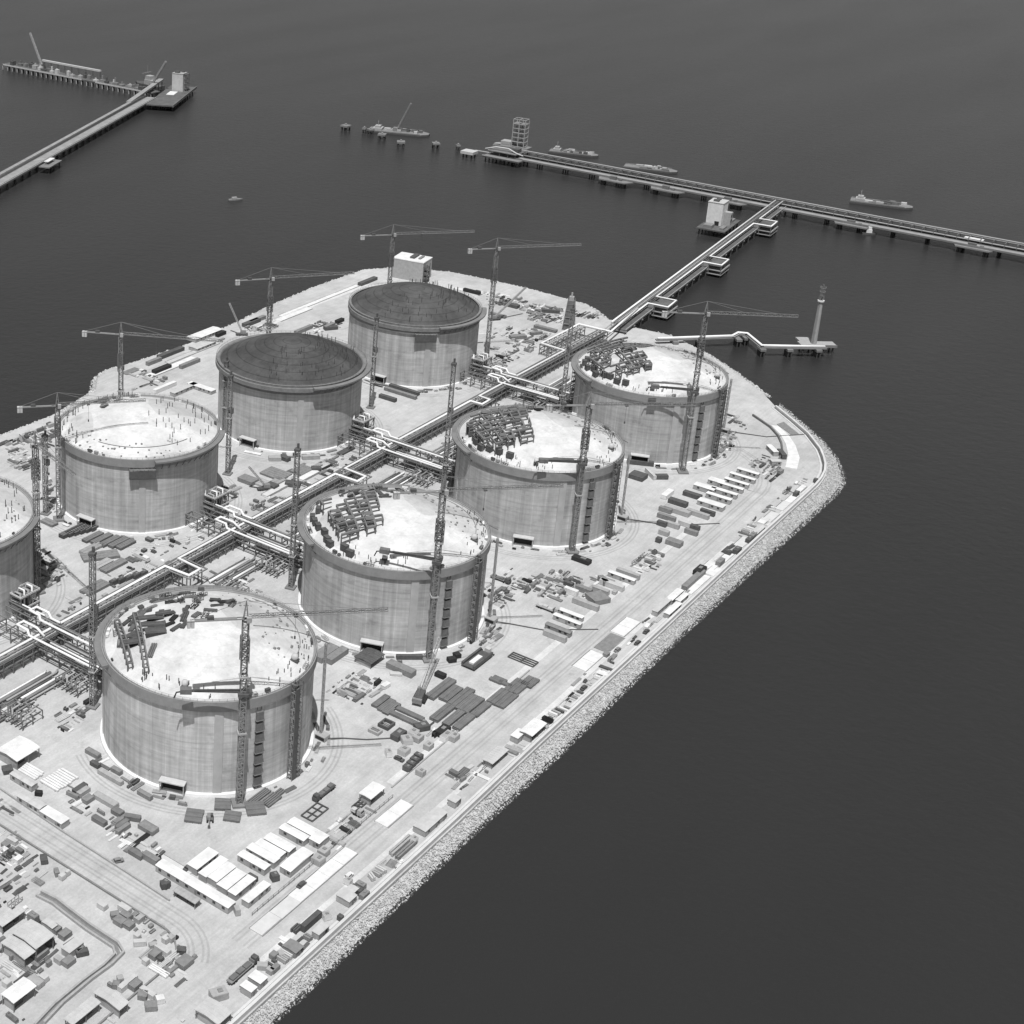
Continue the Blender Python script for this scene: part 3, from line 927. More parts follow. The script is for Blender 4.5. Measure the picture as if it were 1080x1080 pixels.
def tower_crane(label, x, y, H, ang, jl=56, cl=23, collars=(), thick=0, boom=None, mastw=2.3):
    t = thing('tower_crane', label, 'tower crane', (x, y, 0), radians(ang), 'tower cranes over the tanks')
    part('footing', MB().box(0, 0, 0, 6, 6, 1.0), M_CONC, t)
    part('mast', lattice(MB(), (0, 0, 1), (0, 0, H), mastw, int(H / 2.4), .34, .2), M_CRANE, t)
    if thick:
        part('climbing_frame', lattice(MB(), (0, 0, thick - 3), (0, 0, thick + 8), mastw + .9, 6, .3, .22), M_STEEL, t)
    for z in collars:
        b = MB()
        for s in (-1, 1):
            b.box(s * (mastw / 2 + .35), 0, z, .5, mastw + 1.2, .7).box(0, s * (mastw / 2 + .35), z, mastw + .2, .5, .7)
        part('collar', b, M_LIGHT, t)
    part('slewing_ring', MB().lathe([(1.5, H), (1.5, H + .8), (1.0, H + .8)], 12), M_DARK, t)
    b = MB().box(.9, -2.1, H + .6, 1.8, 1.5, 2.2)
    cab = part('cab', b, M_LIGHT, t)
    part('window', MB().box(1.85, -2.1, H + 1.2, .1, 1.3, 1.2), M_GLASS, cab)
    part('jib', lattice(MB(), (1.0, 0, H + 1.6), (jl, 0, H + 1.6), 1.5, int(jl / 2.6), .22, .12, True), M_CRANE, t)
    cj = MB(); cj.bar((-1, .8, H + 1.3), (-cl, .8, H + 1.3), .35).bar((-1, -.8, H + 1.3), (-cl, -.8, H + 1.3), .35)
    for i in range(9): cj.box(-1.5 - i * (cl - 2) / 8, 0, H + 1.3, .3, 1.8, .15)
    cj.box(-cl * .55, 0, H + 1.5, cl * .8, 1.3, .1)
    part('counter_jib', cj, M_CRANE, t)
    for i in range(2):
        part('counterweight', MB().box(-cl + .8 + i * 1.5, 0, H - 1.6, 1.3, 1.9, 3.3), M_PALE, t)
    part('winch', MB().box(-cl * .6, 0, H + 1.6, 2.6, 1.5, 1.3), M_DARK, t)
    pk = MB()
    for sx, sy in ((1, 1), (1, -1), (-1, 1), (-1, -1)):
        pk.bar((sx * .9, sy * .8, H + .8), (0, 0, H + 9), .25)
    for k in range(1, 4):
        z = H + .8 + 2 * k; f = 1 - 2 * k / 8.2
        for q in ((-1, -1, 1, -1), (1, -1, 1, 1), (1, 1, -1, 1), (-1, 1, -1, -1)):
            pk.bar((q[0] * .9 * f, q[1] * .8 * f, z), (q[2] * .9 * f, q[3] * .8 * f, z), .13)
    part('tower_peak', pk, M_CRANE, t)
    for tip in (jl * .42, jl * .8):
        part('tie_bar', MB().bar((0, 0, H + 9), (tip, 0, H + 3.0), .14), M_CRANE, t)
    part('tie_bar', MB().bar((0, 0, H + 9), (-cl + 1, 0, H + 1.5), .14), M_CRANE, t)
    tr = part('trolley', MB().box(jl * .35, 0, H + .9, 1.6, 1.5, .5), M_DARK, t)
    part('hook_block', MB().box(jl * .35, 0, H - 9, .6, .5, 1.2).bar((jl * .35, 0, H - 8), (jl * .35, 0, H + .9), .1), M_DARK, tr)
    return t
CR = [('tower crane standing before the nearest tank wall, its jib over the roof', -30.4, -42.3, 85, -42.2, 56, 23, (34, 60), 70),
      ('tower crane before the second right row tank, between it and the stacked plates', 114.1, -41.3, 87, -43, 56, 23, (34, 62), 66),
      ('tower crane before the wall of the third right row tank', 258.7, -40.7, 84.4, -46.9, 56, 22.7, (34, 60), 64),
      ('tower crane of the farthest right row tank, jib seen against the sea', 396.9, -42.5, 100, -53.7, 52, 25, (36, 64), 78),
      ('tower crane behind the post dotted white roof, jib against the sea', 177.3, 215.6, 80.4, -59.1, 60, 23.3, (46,), 62),
      ('tower crane behind the nearer dark roofed tank', 321.4, 216.3, 80.3, -36, 57, 24, (46,), 62),
      ('tower crane beside the white block building at the far shore', 465.3, 216.7, 79.2, -40, 61, 24, (46,), 60),
      ('tower crane right of the farthest dark roofed tank, by the pipe rack', 483.5, 142.7, 80.8, -39.7, 62, 21, (40,), 60),
      ('tower crane right of the tank cut by the left edge', 34.0, 139.8, 80.5, -107, 40, 15.7, (36, 56), 66),
      ('tower crane left of the post dotted white roofed tank', 98.3, 189.1, 67.4, -40, 48, 21.8, (44,), 54)]
for (lab, x, y, H, a, jl, cl, co, th) in CR:
    tower_crane(lab, x, y, H, a, jl, cl, co, th)
# concrete placing booms folded out from the crane masts over the roofs
for i, (x, y, a, L) in enumerate([(-30.4, -42.3, 131, 24), (114.1, -41.3, 112, 26), (258.7, -40.7, 128, 22), (396.9, -42.5, 118, 24)]):
    t = thing('placing_boom', 'dark concrete placing boom reaching left over the roof of the ' + ['nearest tank', 'second right row tank', 'third right row tank', 'farthest right row tank'][i], 'placing boom', (x, y, 52.5), radians(a), 'placing booms over the roofs')
    part('arm', MB().bar((1.2, 0, .6), (L, 0, .9), .9, .8).bar((1.2, 0, 1.6), (L * .8, .5, 1.5), .5), M_DARK, t)
    part('collar', MB().box(0, 0, -.6, 4.2, 4.2, 1.2).box(-1.8, 0, .6, 1.2, 2.4, 2.2), M_DARK, t)
    part('counterweight', MB().box(L - 1.5, 0, -.2, 4.6, 2.6, 2.2), M_STEEL, t)
    part('hose', MB().tube([(L, 0, .4), (L + 2.2, 0, 0), (L + 3.2, .4, -2.4)], .3, 6), M_BLACK, t)
# hoist masts on the pipe side of each right row tank and beside the left row
HM = [(-20.1, 49.4, 76, 'lattice hoist mast between the pipe rack and the nearest tank'), (124.8, 48.0, 77, 'lattice hoist mast left of the second right row tank'),
      (273.3, 49.2, 80, 'tall lattice hoist mast left of the third right row tank'), (417, 49.5, 76, 'lattice hoist mast left of the farthest right row tank'),
      (207.9, 157.3, 62, 'lattice hoist mast between the white roofed and dark roofed left tanks'), (350.9, 152.2, 62, 'lattice hoist mast between the two dark roofed tanks'),
      (98.5, 199.5, 47, 'scaffold hoist mast at the left side of the post dotted tank'), (252, 196, 48, 'scaffold hoist mast at the left side of the nearer dark roofed tank')]
for x, y, H, lab in HM:
    t = thing('hoist_mast', lab, 'hoist mast', (x, y, 0), .3, 'hoist masts beside the tanks')
    part('mast', lattice(MB(), (0, 0, 0), (0, 0, H), 2.1, int(H / 2.4), .34, .2), M_CRANE, t)
    part('base', MB().box(0, 0, 0, 5, 5, .8), M_CONC, t)
    part('cage', MB().box(2.1, 0, H * .62, 1.6, 3.0, 3.4), M_STEEL, t)
    part('head', MB().box(0, 0, H, 2.8, 2.8, 1.2).box(.8, 0, H + 1.2, 1, 1, 2.4), M_DARK, t)
    b = MB()
    for z in (18, 36):
        if z < H: b.box(0, 0, z, 3.2, 3.2, .5)
    part('tie_collar', b, M_LIGHT, t)
# slim pump masts with a box at the foot, right of each right row tank
for i, (x, y, H, lab) in enumerate([(29.0, -40.0, 47, 'slim pump mast with a box at its foot right of the nearest tank'), (164.9, -44.5, 46, 'slim pump mast with a box at its foot right of the second right row tank'),
                                    (313.8, -42.7, 40, 'slim pump mast with a box at its foot right of the third right row tank'), (473.9, -36.0, 36, 'slim pump mast right of the farthest right row tank')]):
    t = thing('pump_mast', lab, 'pump mast', (x, y, 0), 0, 'slim masts right of the tanks')
    part('pole', lattice(MB(), (0, 0, 2.4), (0, 0, H), .8, int(H / 2), .22, .14), M_LIGHT, t)
    bx = part('pump_box', MB().box(0, -1, 0, 4.2, 5.2, 2.4), M_LIGHT, t)
    part('side_panel', MB().box(-2.15, -1, .5, .1, 4.6, 1.5), M_BLACK, bx)
    part('hose', MB().tube([(0, -3, 1), (4, -9, .4), (10, -24, .3), (26 + i * 3, -44, .3)] if i else [(0, -3, 1), (6, -8, .4), (12, -16, .3), (22, -25, .3)], .28, 6), M_DARK, t)

# ---------------------------------------------------------------- pipe racks
def pipe(name, t, pts, r, M=None, n=8, label=None):
    return part(name, MB().tube(pts, r, n), M or M_PIPE, t, True, label)
def rack(t, x0, x1, yc, w, top, step, axis='u'):
    """portal frames and rails of a pipe rack; the frames stand every few metres"""
    n = max(1, int(round((x1 - x0) / step)))
    fr = MB().box(0, -w / 2, 0, .5, .5, top).box(0, w / 2, 0, .5, .5, top).bar((0, -w / 2 - .6, top - .3), (0, w / 2 + .6, top - .3), .5).bar((0, -w / 2, top - 3.4), (0, w / 2, top - 3.4), .45).bar((0, -w / 2, .4), (0, w / 2, top - 3.4), .22)
    me = fr.mesh('portal_frame', M_RACK)
    for i in range(n + 1):
        u = x0 + (x1 - x0) * i / n
        o = obj('portal_frame', me, t, (u, yc, 0) if axis == 'u' else (yc, u, 0), 0 if axis == 'u' else pi / 2)
    for s in (-1, 1):
        b = MB()
        for z in (top - .3, top - 3.4):
            p = (x0, yc + s * w / 2, z); q = (x1, yc + s * w / 2, z)
            if axis == 'v': p = (p[1], p[0], z); q = (q[1], q[0], z)
            b.bar(p, q, .35, .5)
        part('side_rail', b, M_MID, t)
t = thing('pipe_rack', 'long main pipe rack between the two tank rows, topped by a looped white pipe', 'pipe rack', (0, 0, 0))
rack(t, -112, 575, 97.6, 5.4, 8.2, 6.2)
sp = MB().box(0, -1.2, 0, .5, .5, 8.2).box(0, 1.2, 0, .5, .5, 8.2).bar((0, -2, 8), (0, 2, 8), .5).mesh('loop_support', M_RACK)
for a in (-51, 92, 241, 392.5):
    for dx in (-4.5, 4.5):
        for y in (85.2, 90.5): obj('loop_support', sp, t, (a + dx, y, 0))
Z = 8.9
pipe('main_pipe', t, [(-470, 99.6, Z), (-56.6, 99.6, Z), (-56, 84.6, Z), (-47, 84.6, Z), (-46.5, 99.6, Z), (86, 100, Z), (87, 84.6, Z), (96, 84.6, Z), (96.8, 100, Z), (236, 99.8, Z), (236.5, 84.6, Z), (245.2, 84.6, Z), (246, 99.8, Z), (387, 99.4, Z), (387.6, 91, Z), (397.6, 91, Z), (398.5, 99.4, Z), (515, 98.6, Z), (516.6, 117.8, Z), (573.5, 117.6, Z), (574.5, 92.5, Z), (600, 96.0, Z), (638, 101.0, Z)], .72, n=10)
pipe('second_pipe', t, [(-470, 97.4, Z - .1), (-58.5, 97.4, Z - .1), (-58, 86.6, Z + .9), (-45, 86.6, Z + .9), (-44.5, 97.4, Z - .1), (84, 97.6, Z - .1), (84.5, 82.4, Z - .1), (98.5, 82.4, Z - .1), (99, 97.6, Z - .1), (234, 97.4, Z - .1), (234.4, 82.2, Z - .1), (247.4, 82.2, Z - .1), (248, 97.4, Z - .1), (385, 97, Z - .1), (385.4, 89, Z - .1), (400, 89, Z - .1), (400.6, 97, Z - .1), (513, 96.4, Z - .1), (573, 98.6, Z - .1), (574, 96, Z)], .42, M_MID)
for k, (y, r, M) in enumerate([(98.3, .3, M_MID), (96.2, .4, M_LIGHT), (95.2, .3, M_STEEL)]):
    pipe('utility_pipe', t, [(-470, y, 8.2 + r), (574, y, 8.2 + r)], r, M)
for k, (y, r, M) in enumerate([(99.4, .45, M_MID), (98, .5, M_STEEL), (96.6, .4, M_DARK), (95.6, .35, M_MID)]):
    pipe('lower_pipe', t, [(-470, y, 4.95 + r), (574, y, 4.95 + r)], r, M)
part('cable_tray', MB().box(50, 99.8, 5.2, 1040, .9, .4), M_DARK, t)
part('walkway', MB().box(232, 101.6, 8.3, 690, 1.4, .15), M_STEEL, t)
t2 = thing('pipe_rack', 'turn of the main pipe rack towards the jetty trestle at the far shore', 'pipe rack', (0, 0, 0))
rack(t2, 516, 574, 115.5, 6, 8.2, 7)
for k, (y, r) in enumerate([(113.4, .45), (115.2, .4)]):
    pipe('utility_pipe', t2, [(517, y, 8.6), (572, y, 8.6), (573.5, 98 - k * 2, 8.6), (600, 101 - k * 2, 8.6)], r, M_LIGHT)
names = ['by the tank at the left edge', 'by the post dotted white tank', 'by the nearer dark roofed tank', 'by the farthest dark roofed tank']
for k in range(4):
    u0 = 144.4 * k + (3 if k else 0)
    t = thing('branch_rack', 'cross pipe rack with white pipes ' + names[k], 'pipe rack', (u0, 0, 0), 0, 'cross pipe racks')
    for dx in (-6, 6):
        rack(t, 49.5, 131, dx, 5, 8.6 if dx < 0 else 9.6, 8.2, 'v')
    z1, z2 = 9.6, 10.6
    pipe('branch_pipe', t, [(-8.4, 57, z1), (-8.4, 102, z1), (-8.4, 103, 12.2), (-8.4, 110, 12.2), (-4.2, 110, 12.2), (-4.2, 101, 12.2), (-4.2, 96, z1)], .62)
    pipe('branch_pipe', t, [(-6.2, 55, z1), (-6.2, 90, z1)], .5)
    pipe('branch_pipe', t, [(3.8, 50, z2), (3.8, 107, z2), (3.8, 107.5, 13), (3.8, 114, 13), (8.4, 114, 13), (8.4, 106, 13), (8.2, 104, z2), (8.2, 98, z2)], .62)
    pipe('branch_pipe', t, [(6.0, 62, z2), (6.0, 132, z2)], .45, M_MID)
    pipe('branch_pipe', t, [(8.0, 108, z2), (8.0, 131, z2), (8.0, 131.4, 17)], .45)
    pipe('expansion_bend', t, [(-2.4, 52, 6.2), (-2.4, 68, 6.2), (-6, 68, 6.2), (-6, 74, 6.2), (-1, 74, 6.2), (-1, 88, 6.2)], .45)
    pipe('expansion_bend', t, [(1, 52, 6.2), (1, 62, 6.2), (4.4, 62, 6.2), (4.4, 70, 6.2), (1.2, 70, 6.2), (1.2, 88, 6.2)], .45, M_LIGHT)
    part('deck', MB().box(0, 70, 5.2, 9, 38, .2), M_RACK, t)
    part('cable_tray', MB().box(-11.0, 80, 8.8, .8, 60, .3), M_DARK, t)
    # valve platform with white rails at the left tank
    t = thing('valve_platform', 'valve platform with white handrails and pipe bends ' + names[k], 'valve platform', (u0 + 13, 127.5, 0), 0, 'valve platforms at the left row tanks')
    lg = MB().box(0, 0, 0, .5, .5, 14).mesh('leg', M_RACK)
    for x in (-6, 0, 6):
        for y in (-4, 4): obj('leg', lg, t, (x, y, 0))
    for z in (7.0, 13.6):
        part('deck', MB().box(0, 0, z, 13, 9, .35), M_STEEL, t)
        r = MB()
        for h in (.6, 1.2):
            q = [(-6.4, -4.4), (6.4, -4.4), (6.4, 4.4), (-6.4, 4.4), (-6.4, -4.4)]
            for a, c in zip(q, q[1:]): r.bar((*a, z + .35 + h), (*c, z + .35 + h), .22)
        for x in (-6.4, -3.2, 0, 3.2, 6.4):
            for y in (-4.4, 4.4): r.bar((x, y, z + .3), (x, y, z + 1.6), .16)
        part('handrail', r, M_WHITE, t)
    for j in range(4):
        pipe('riser', t, [(-4.5 + j * 2.6, -2, 3), (-4.5 + j * 2.6, -2, 15.5 + j % 2), (-4.5 + j * 2.6, 1.5, 15.5 + j % 2), (-4.5 + j * 2.6, 3, 11)], .42, M_PIPE if j % 2 else M_LIGHT)
    fr = MB()
    for x in (-6, 6):
        fr.bar((x, -4, 0), (x, 4, 7), .25).bar((x, 4, 7), (x, -4, 13.6), .25)
    for y in (-4, 4):
        fr.bar((-6, y, 0), (0, y, 7), .25).bar((0, y, 7), (6, y, 13.6), .25)
    part('bracing', fr, M_RACK, t)
    # access scaffold on the pipe side of the right tank
    t = thing('access_scaffold', 'dense access scaffold on the pipe rack side of the ' + ['nearest tank', 'second right row tank', 'third right row tank', 'farthest right row tank'][k], 'scaffold', (u0 - 2, 49.2, 0), 0, 'access scaffolds on the pipe side of the right tanks')
    sc = MB()
    X, Y, Hs = [-6, -3, 0, 3, 6], [-1.6, 1.0], 40
    for x in X:
        for y in Y: sc.bar((x, y, 0), (x, y, Hs), .22)
    for z in range(3, Hs + 1, 3):
        for y in Y: sc.bar((-6, y, z), (6, y, z), .16)
        for x in X: sc.bar((x, -1.6, z), (x, 1.0, z), .16)
    for z in range(0, Hs - 5, 6):
        sc.bar((-6, 1.0, z), (6, 1.0, z + 6), .16)
    part('frame', sc, M_RACK, t)
    pl = MB()
    for z in range(6, Hs + 1, 6): pl.box(0, -.3, z, 11.5, 2.2, .15)
    part('plank_deck', pl, M_STEEL, t)
    # pipework laid on the ground in the two pits beside each crossing
    for j, (cx_, cy_) in enumerate(((-30, 78), (34, 78), (74, 74)) + (((-68, 76),) if k == 0 else ())):
        t = thing('pipe_manifold', 'ground pipes %s of the cross rack ' % ('just left', 'just right', 'well right', 'far left')[j] + names[k], 'pipework', (u0 + cx_, cy_, 0), 0, 'ground pipe rows beside the main rack')
        for q in range(7):
            y = -5.5 + q * 1.8
            e0, e1 = -17 + (q * 37 % 5), 18 - (q * 23 % 7)
            pipe('ground_pipe', t, [(e0, y, .3), (e0, y, 1.3), (e1, y, 1.3), (e1, y, .3)] if q % 2 else [(e0, y, 1.2), (e1, y, 1.2), (e1 + 2, y + 1, 1.2)], .45 + .1 * (q % 3), [M_LIGHT, M_MID, M_PIPE, M_STEEL][(q + k + j) % 4])
        sl = MB()
        for x in range(-16, 18, 6): sl.box(x, 0, 0, .7, 13.5, .75)
        part('sleeper', sl, M_CONC, t)
# two storey steel frames full of pipes between the crossings
for k in range(4):
    for j, du in enumerate((-14, 22, 52, 98) + ((-48, -90) if k == 0 else ())):
        u0 = 144.4 * k + du + (3 if k else 0)
        t = thing('pipe_skid', 'pipe bend skid %s of the cross rack ' % ('just left', 'just right', 'well right', 'far right', 'well left', 'far left')[j] + names[k], 'pipe skid', (u0, 66, 0), 0, 'pipe skids beside the cross racks')
        f = MB()
        for x in (-6, 0, 6):
            for y in (-7, 0, 7): f.bar((x, y, 0), (x, y, 4.6), .35)
        for y in (-7, 0, 7): f.bar((-6, y, 4.6), (6, y, 4.6), .35)
        for x in (-6, 0, 6): f.bar((x, -7, 4.6), (x, 7, 4.6), .35)
        part('frame', f, M_RACK, t)
        for q in range(5):
            y = -5.6 + q * 2.7
            pipe('pipe_bend', t, [(-7, y, 2), (-3, y, 2), (-3, y, 5.4), (2 + q % 3, y, 5.4), (2 + q % 3, y + 2, 5.4), (7, y + 2, 5.4)], .42, [M_LIGHT, M_STEEL, M_MID][q % 3])
# ---------------------------------------------------------------- jetties
M_CONC2 = mat('weathered_deck', .29, .9, .2, .12)
M_JET = mat('dark_deck', .12, .85, .3, .12)
def piles(t, pts, z0, z1, r=.55, batter=0.0, M=None):
    me = {}
    for i, (x, y) in enumerate(pts):
        o = obj('pile', PILE_ME, t, (x, y, z0 - 3)); o.scale = (r / .5, r / .5, (z1 - z0 + 3))
PILE_ME = MB().tube([(0, 0, 0), (0, 0, 1)], .5, 8).mesh('pile', M_PILE, True)

def rowpts(a, b, step, half):
    a, b = Vector(a), Vector(b); d = (b - a); L = d.length; d.normalize(); n = Vector((-d.y, d.x)); out = []
    k = int(L / step)
    for i in range(k + 1):
        p = a + d * (L * i / k)
        for h in half: out.append((p + n * h)[:])
    return out

# trestle from the island to the jetty head
A, B = Vector((600, 98)), Vector((1040, 141.5))
D = (B - A).normalized(); N = Vector((-D.y, D.x)); ANG = atan2(D.y, D.x)
t = thing('jetty_trestle', 'long trestle carrying white pipes from the island out to the far jetty', 'jetty trestle', (A.x, A.y, 0), ANG)
LT = (B - A).length
part('deck', MB().box(LT / 2, 0, 2.2, LT, 12, .9), M_JET, t)
part('road_edge', MB().box(LT / 2, -5.8, 3.12, LT, .5, .8), M_LIGHT, t)
cap = MB()
for i in range(26): cap.box(LT * i / 25, 0, 1.3, 1.6, 13.5, .88)
part('pile_cap', cap, M_CONC, t)
piles(t, [(LT * i / 25 + dx, h) for i in range(26) for h in (-5.5, 5.5) for dx in (-.9, .9)], SEA, 1.3, .55)
fr = MB()
for i in range(52):
    x = LT * i / 51
    fr.bar((x, 5.6, 3.1), (x, 5.6, 6.4), .35).bar((x, -1, 3.1), (x, -1, 6.4), .35).bar((x, -1.4, 6.4), (x, 6.2, 6.4), .4)
part('pipe_support', fr, M_RACK, t)
pipe('main_pipe', t, [(0, 5.4, 7.4), (LT, 5.4, 7.4)], .75)
for y, r, M in ((3.6, .4, M_MID), (2.3, .45, M_LIGHT), (.8, .4, M_STEEL)):
    pipe('utility_pipe', t, [(0, y, 7.0), (LT, y, 7.0)], r, M)
wp = [(0, -1.2, 7.3)]
for x in (60, 196, 345):
    wp += [(x, -1.2, 7.3), (x, -17, 7.3), (x + 20, -17, 7.3), (x + 20, -1.2, 7.3)]
wp += [(LT, -1.2, 7.3)]
pipe('looped_pipe', t, wp, .68)
for i, x in enumerate((60, 196, 345)):
    q = thing('loop_platform', ['pipe loop platform on the trestle nearest the island', 'middle pipe loop platform on the trestle', 'pipe loop platform on the trestle beside the white block on piles'][i], 'platform', (*(A + D * (x + 10) - N * 12), 0), ANG, 'pipe loop platforms along the trestle')
    for z, wd in ((5.9, 11.5), (1.8, 12.5), (-1.6, 12.5)):
        part('deck', MB().box(0, 0, z, 23, wd, .6), M_JET if z > 3 else M_CONC2, q)
    f = MB()
    for xx in (-11, 0, 11):
        for yy in (-5.4, 5): f.bar((xx, yy, -1), (xx, yy, 5.9), .6)
    part('frame', f, M_RACK, q)
    part('edge_beam', MB().box(0, -6.2, 1.6, 23.5, .5, 1.2), M_LIGHT, q)
    piles(q, [(xx, yy) for xx in (-10, 0, 10) for yy in (-5, 5)], SEA, -1.6, .6)
# white block on its own platform by the trestle
t = thing('block_house', 'tall white windowless block on a piled platform left of the trestle', 'building', (936, 160, 0), ANG)
part('platform', MB().box(0, 0, 1.5, 50, 26, 1.2), M_JET, t)
part('yard_plant', MB().box(-18, 4, 2.7, 9, 8, 3).box(-14, -8, 2.7, 12, 4, 1.6).box(16, -6, 2.7, 10, 6, 2), M_MID, t)
wl = part('wall', MB().box(0, 3, 2.7, 16, 14, 21), M_WHITE, t)
part('roof', MB().box(0, 3, 23.7, 16.6, 14.6, .5), M_PALE, t)
part('roof_vent', MB().box(-3, 4, 24.2, 4, 5, 1.6), M_DARK, t); part('roof_vent', MB().box(4, 4, 24.2, 3, 4, 1.2), M_DARK, t)
part('doorway', MB().box(-8.1, 0, 2.7, .3, 4, 4), M_BLACK, t)
part('side_tower', MB().box(2, -7.2, 2.7, 6, 6.2, 12), M_LIGHT, t)
part('window', MB().box(1, -10.35, 10.5, 3, .15, 2.4), M_BLACK, t); part('window', MB().box(1, -10.35, 6.0, 3, .15, 2.4), M_BLACK, t)
piles(t, [(x, y) for x in (-22, -11, 0, 11, 22) for y in (-11, 0, 11)], SEA, 1.5, .6)
# jetty deck along the berths
JU = 1037
t = thing('jetty', 'long far jetty with pipes on a piled deck, running right out of the photo', 'jetty', (JU, 0, 0))
v0, v1 = -240, 430
part('deck', MB().box(1, (v0 + v1) / 2, 2.0, 26, v1 - v0, 1.0), M_JET, t)
part('roadway', MB().box(-5.5, (v0 + v1) / 2, 3.0, 6.5, v1 - v0, .15), M_CONC2, t)
part('road_edge', MB().box(-11.9, (v0 + v1) / 2, 2.4, .7, v1 - v0, 1.6), M_CONC, t)
part('pipe_bank', MB().box(12.3, (v0 + v1) / 2, 7.6, 2.2, v1 - v0, .5), M_LIGHT, t)
part('low_pipes', MB().box(4.0, (v0 + v1) / 2, 4.2, 5.0, v1 - v0, .5), M_DARK, t)
pipe('main_pipe', t, [(10.4, v0, 6.6), (10.4, v1, 6.6)], .6, M_MID)
pipe('utility_pipe', t, [(.6, v0, 5.3), (.6, v1, 5.3)], .5, M_LIGHT)
fr = MB()
for i in range(68):
    y = v0 + (v1 - v0) * i / 67
    fr.bar((13, y, 3), (13, y, 7.6), .5).bar((.2, y, 3), (.2, y, 7.3), .4).bar((0, y, 7.3), (13.4, y, 7.3), .5, .6)
part('pipe_support', fr, M_RACK, t)
piles(t, [(h, v0 + (v1 - v0) * i / 22) for i in range(23) for h in (-5.5, 0, 5.5)], SEA, 2.0, .7)
# breasting platforms
DP = [(1019, 306, 'third bay platform left of the trestle junction'), (1021, 250, 'second bay platform left of the trestle junction'), (1022, 186, 'bay platform just left of the trestle junction'), (1024, 68, 'bay platform above the small tug'), (1025, -38, 'bay platform farthest right on the jetty, with a white roof')]
for x, y, lab in DP:
    q = thing('bay_platform', lab, 'platform', (x + 3, y, 0), 0, 'bay platforms along the near side of the jetty')
    part('deck', MB().prism([(-8, -14), (3, -19), (3, 19), (-8, 14)], 1.2, 2.2), M_CONC, q)
    part('edge_beam', MB().box(-7.6, 0, 2.2, .7, 28, .8), M_LIGHT, q)
    part('loading_unit', MB().box(0, 2, 2.2, 3, 7, 3.2).box(0, -6, 2.2, 3, 3, 1.8), M_STEEL, q)
    piles(q, [(xx, yy) for xx in (-5, 0) for yy in (-12, -10, 10, 12)], SEA, 1.2, .9)
t = thing('shelter', 'bright white roofed shelter on the jetty deck at far right', 'shelter', (1040, -34, 3), 0)
part('roof', MB().box(0, 0, 3.2, 5, 16, .4), M_WHITE, t)
lg = MB().box(0, 0, 0, .3, .3, 3.2).mesh('leg', M_MID)
for x in (-2, 2):
    for y in (-7, 7): obj('leg', lg, t, (x, y, 0))
# loading head with its tower
t = thing('jetty_platform', 'loading platform with handrails at the left end of the far jetty', 'platform', (1030, 436, 0))
part('deck', MB().box(0, 0, 1.6, 30, 44, 1.3), M_CONC, t)
part('upper_deck', MB().box(3, 3, 7.2, 20, 34, .6), M_STEEL, t)
f = MB()
for x in (-6, 3, 12):
    for y in (-13, -4, 6, 18): f.bar((x, y, 2.9), (x, y, 7.2), .5)
part('frame', f, M_RACK, t)
part('edge_beam', MB().box(-15, 0, 2.9, .8, 44, 1).box(-6.8, 3, 7.8, .6, 34, .9), M_LIGHT, t)
pipe('arched_pipe', t, [(-6, 24, 8.5), (0, 14, 11), (2, 0, 11), (-2, -12, 8.5), (-2, -20, 7)], .8, M_PALE)
part('pump_house', MB().box(6, -8, 7.8, 8, 7, 4), M_DARK, t)
piles(t, [(x, y) for x in (-12, -4, 4, 12) for y in (-19, -10, 0, 10, 19)], SEA, 1.6, .7)
t = thing('gangway_tower', 'pale lattice gangway tower at the left end of the far jetty', 'tower', (1076, 447, 0), .1)
part('base', MB().box(0, 8, 1, 16, 40, 3), M_CONC, t)
piles(t, [(x, y) for x in (-6, 6) for y in (-8, 8, 24)], SEA, 1.2, .8)
f = MB(); n = 6
for x in (-5, 5):
    for y in (-7, 0, 7): f.bar((x, y, 4), (x, y, 35), .8)
for i in range(n + 1):
    z = 5 + 30 * i / n
    for x in (-5, 5): f.bar((x, -7, z), (x, 7, z), .6)
    for y in (-7, 0, 7): f.bar((-5, y, z), (5, y, z), .6)
part('frame', f, M_LIGHT, t)
pl = MB()
for z in (10, 20, 30): pl.box(0, 0, z, 9, 13, .3)
part('deck', pl, M_MID, t)
part('ramp', MB().bar((-2, 10, 6), (-2, 28, 4.5), 6, .6).box(0, 14, 4, 10, 12, 5), M_LIGHT, t)
t = thing('mooring_platform', 'pale square piled platform just left of the loading head', 'platform', (1024, 479, 0), .05)
part('deck', MB().box(0, 0, 0, 13, 15, 3), M_PALE, t)
part('walkway', MB().box(8, -14, 2.4, 2.5, 22, .5), M_LIGHT, t)
piles(t, [(x, y) for x in (-4, 4) for y in (-5, 5)], SEA, 0, .9)
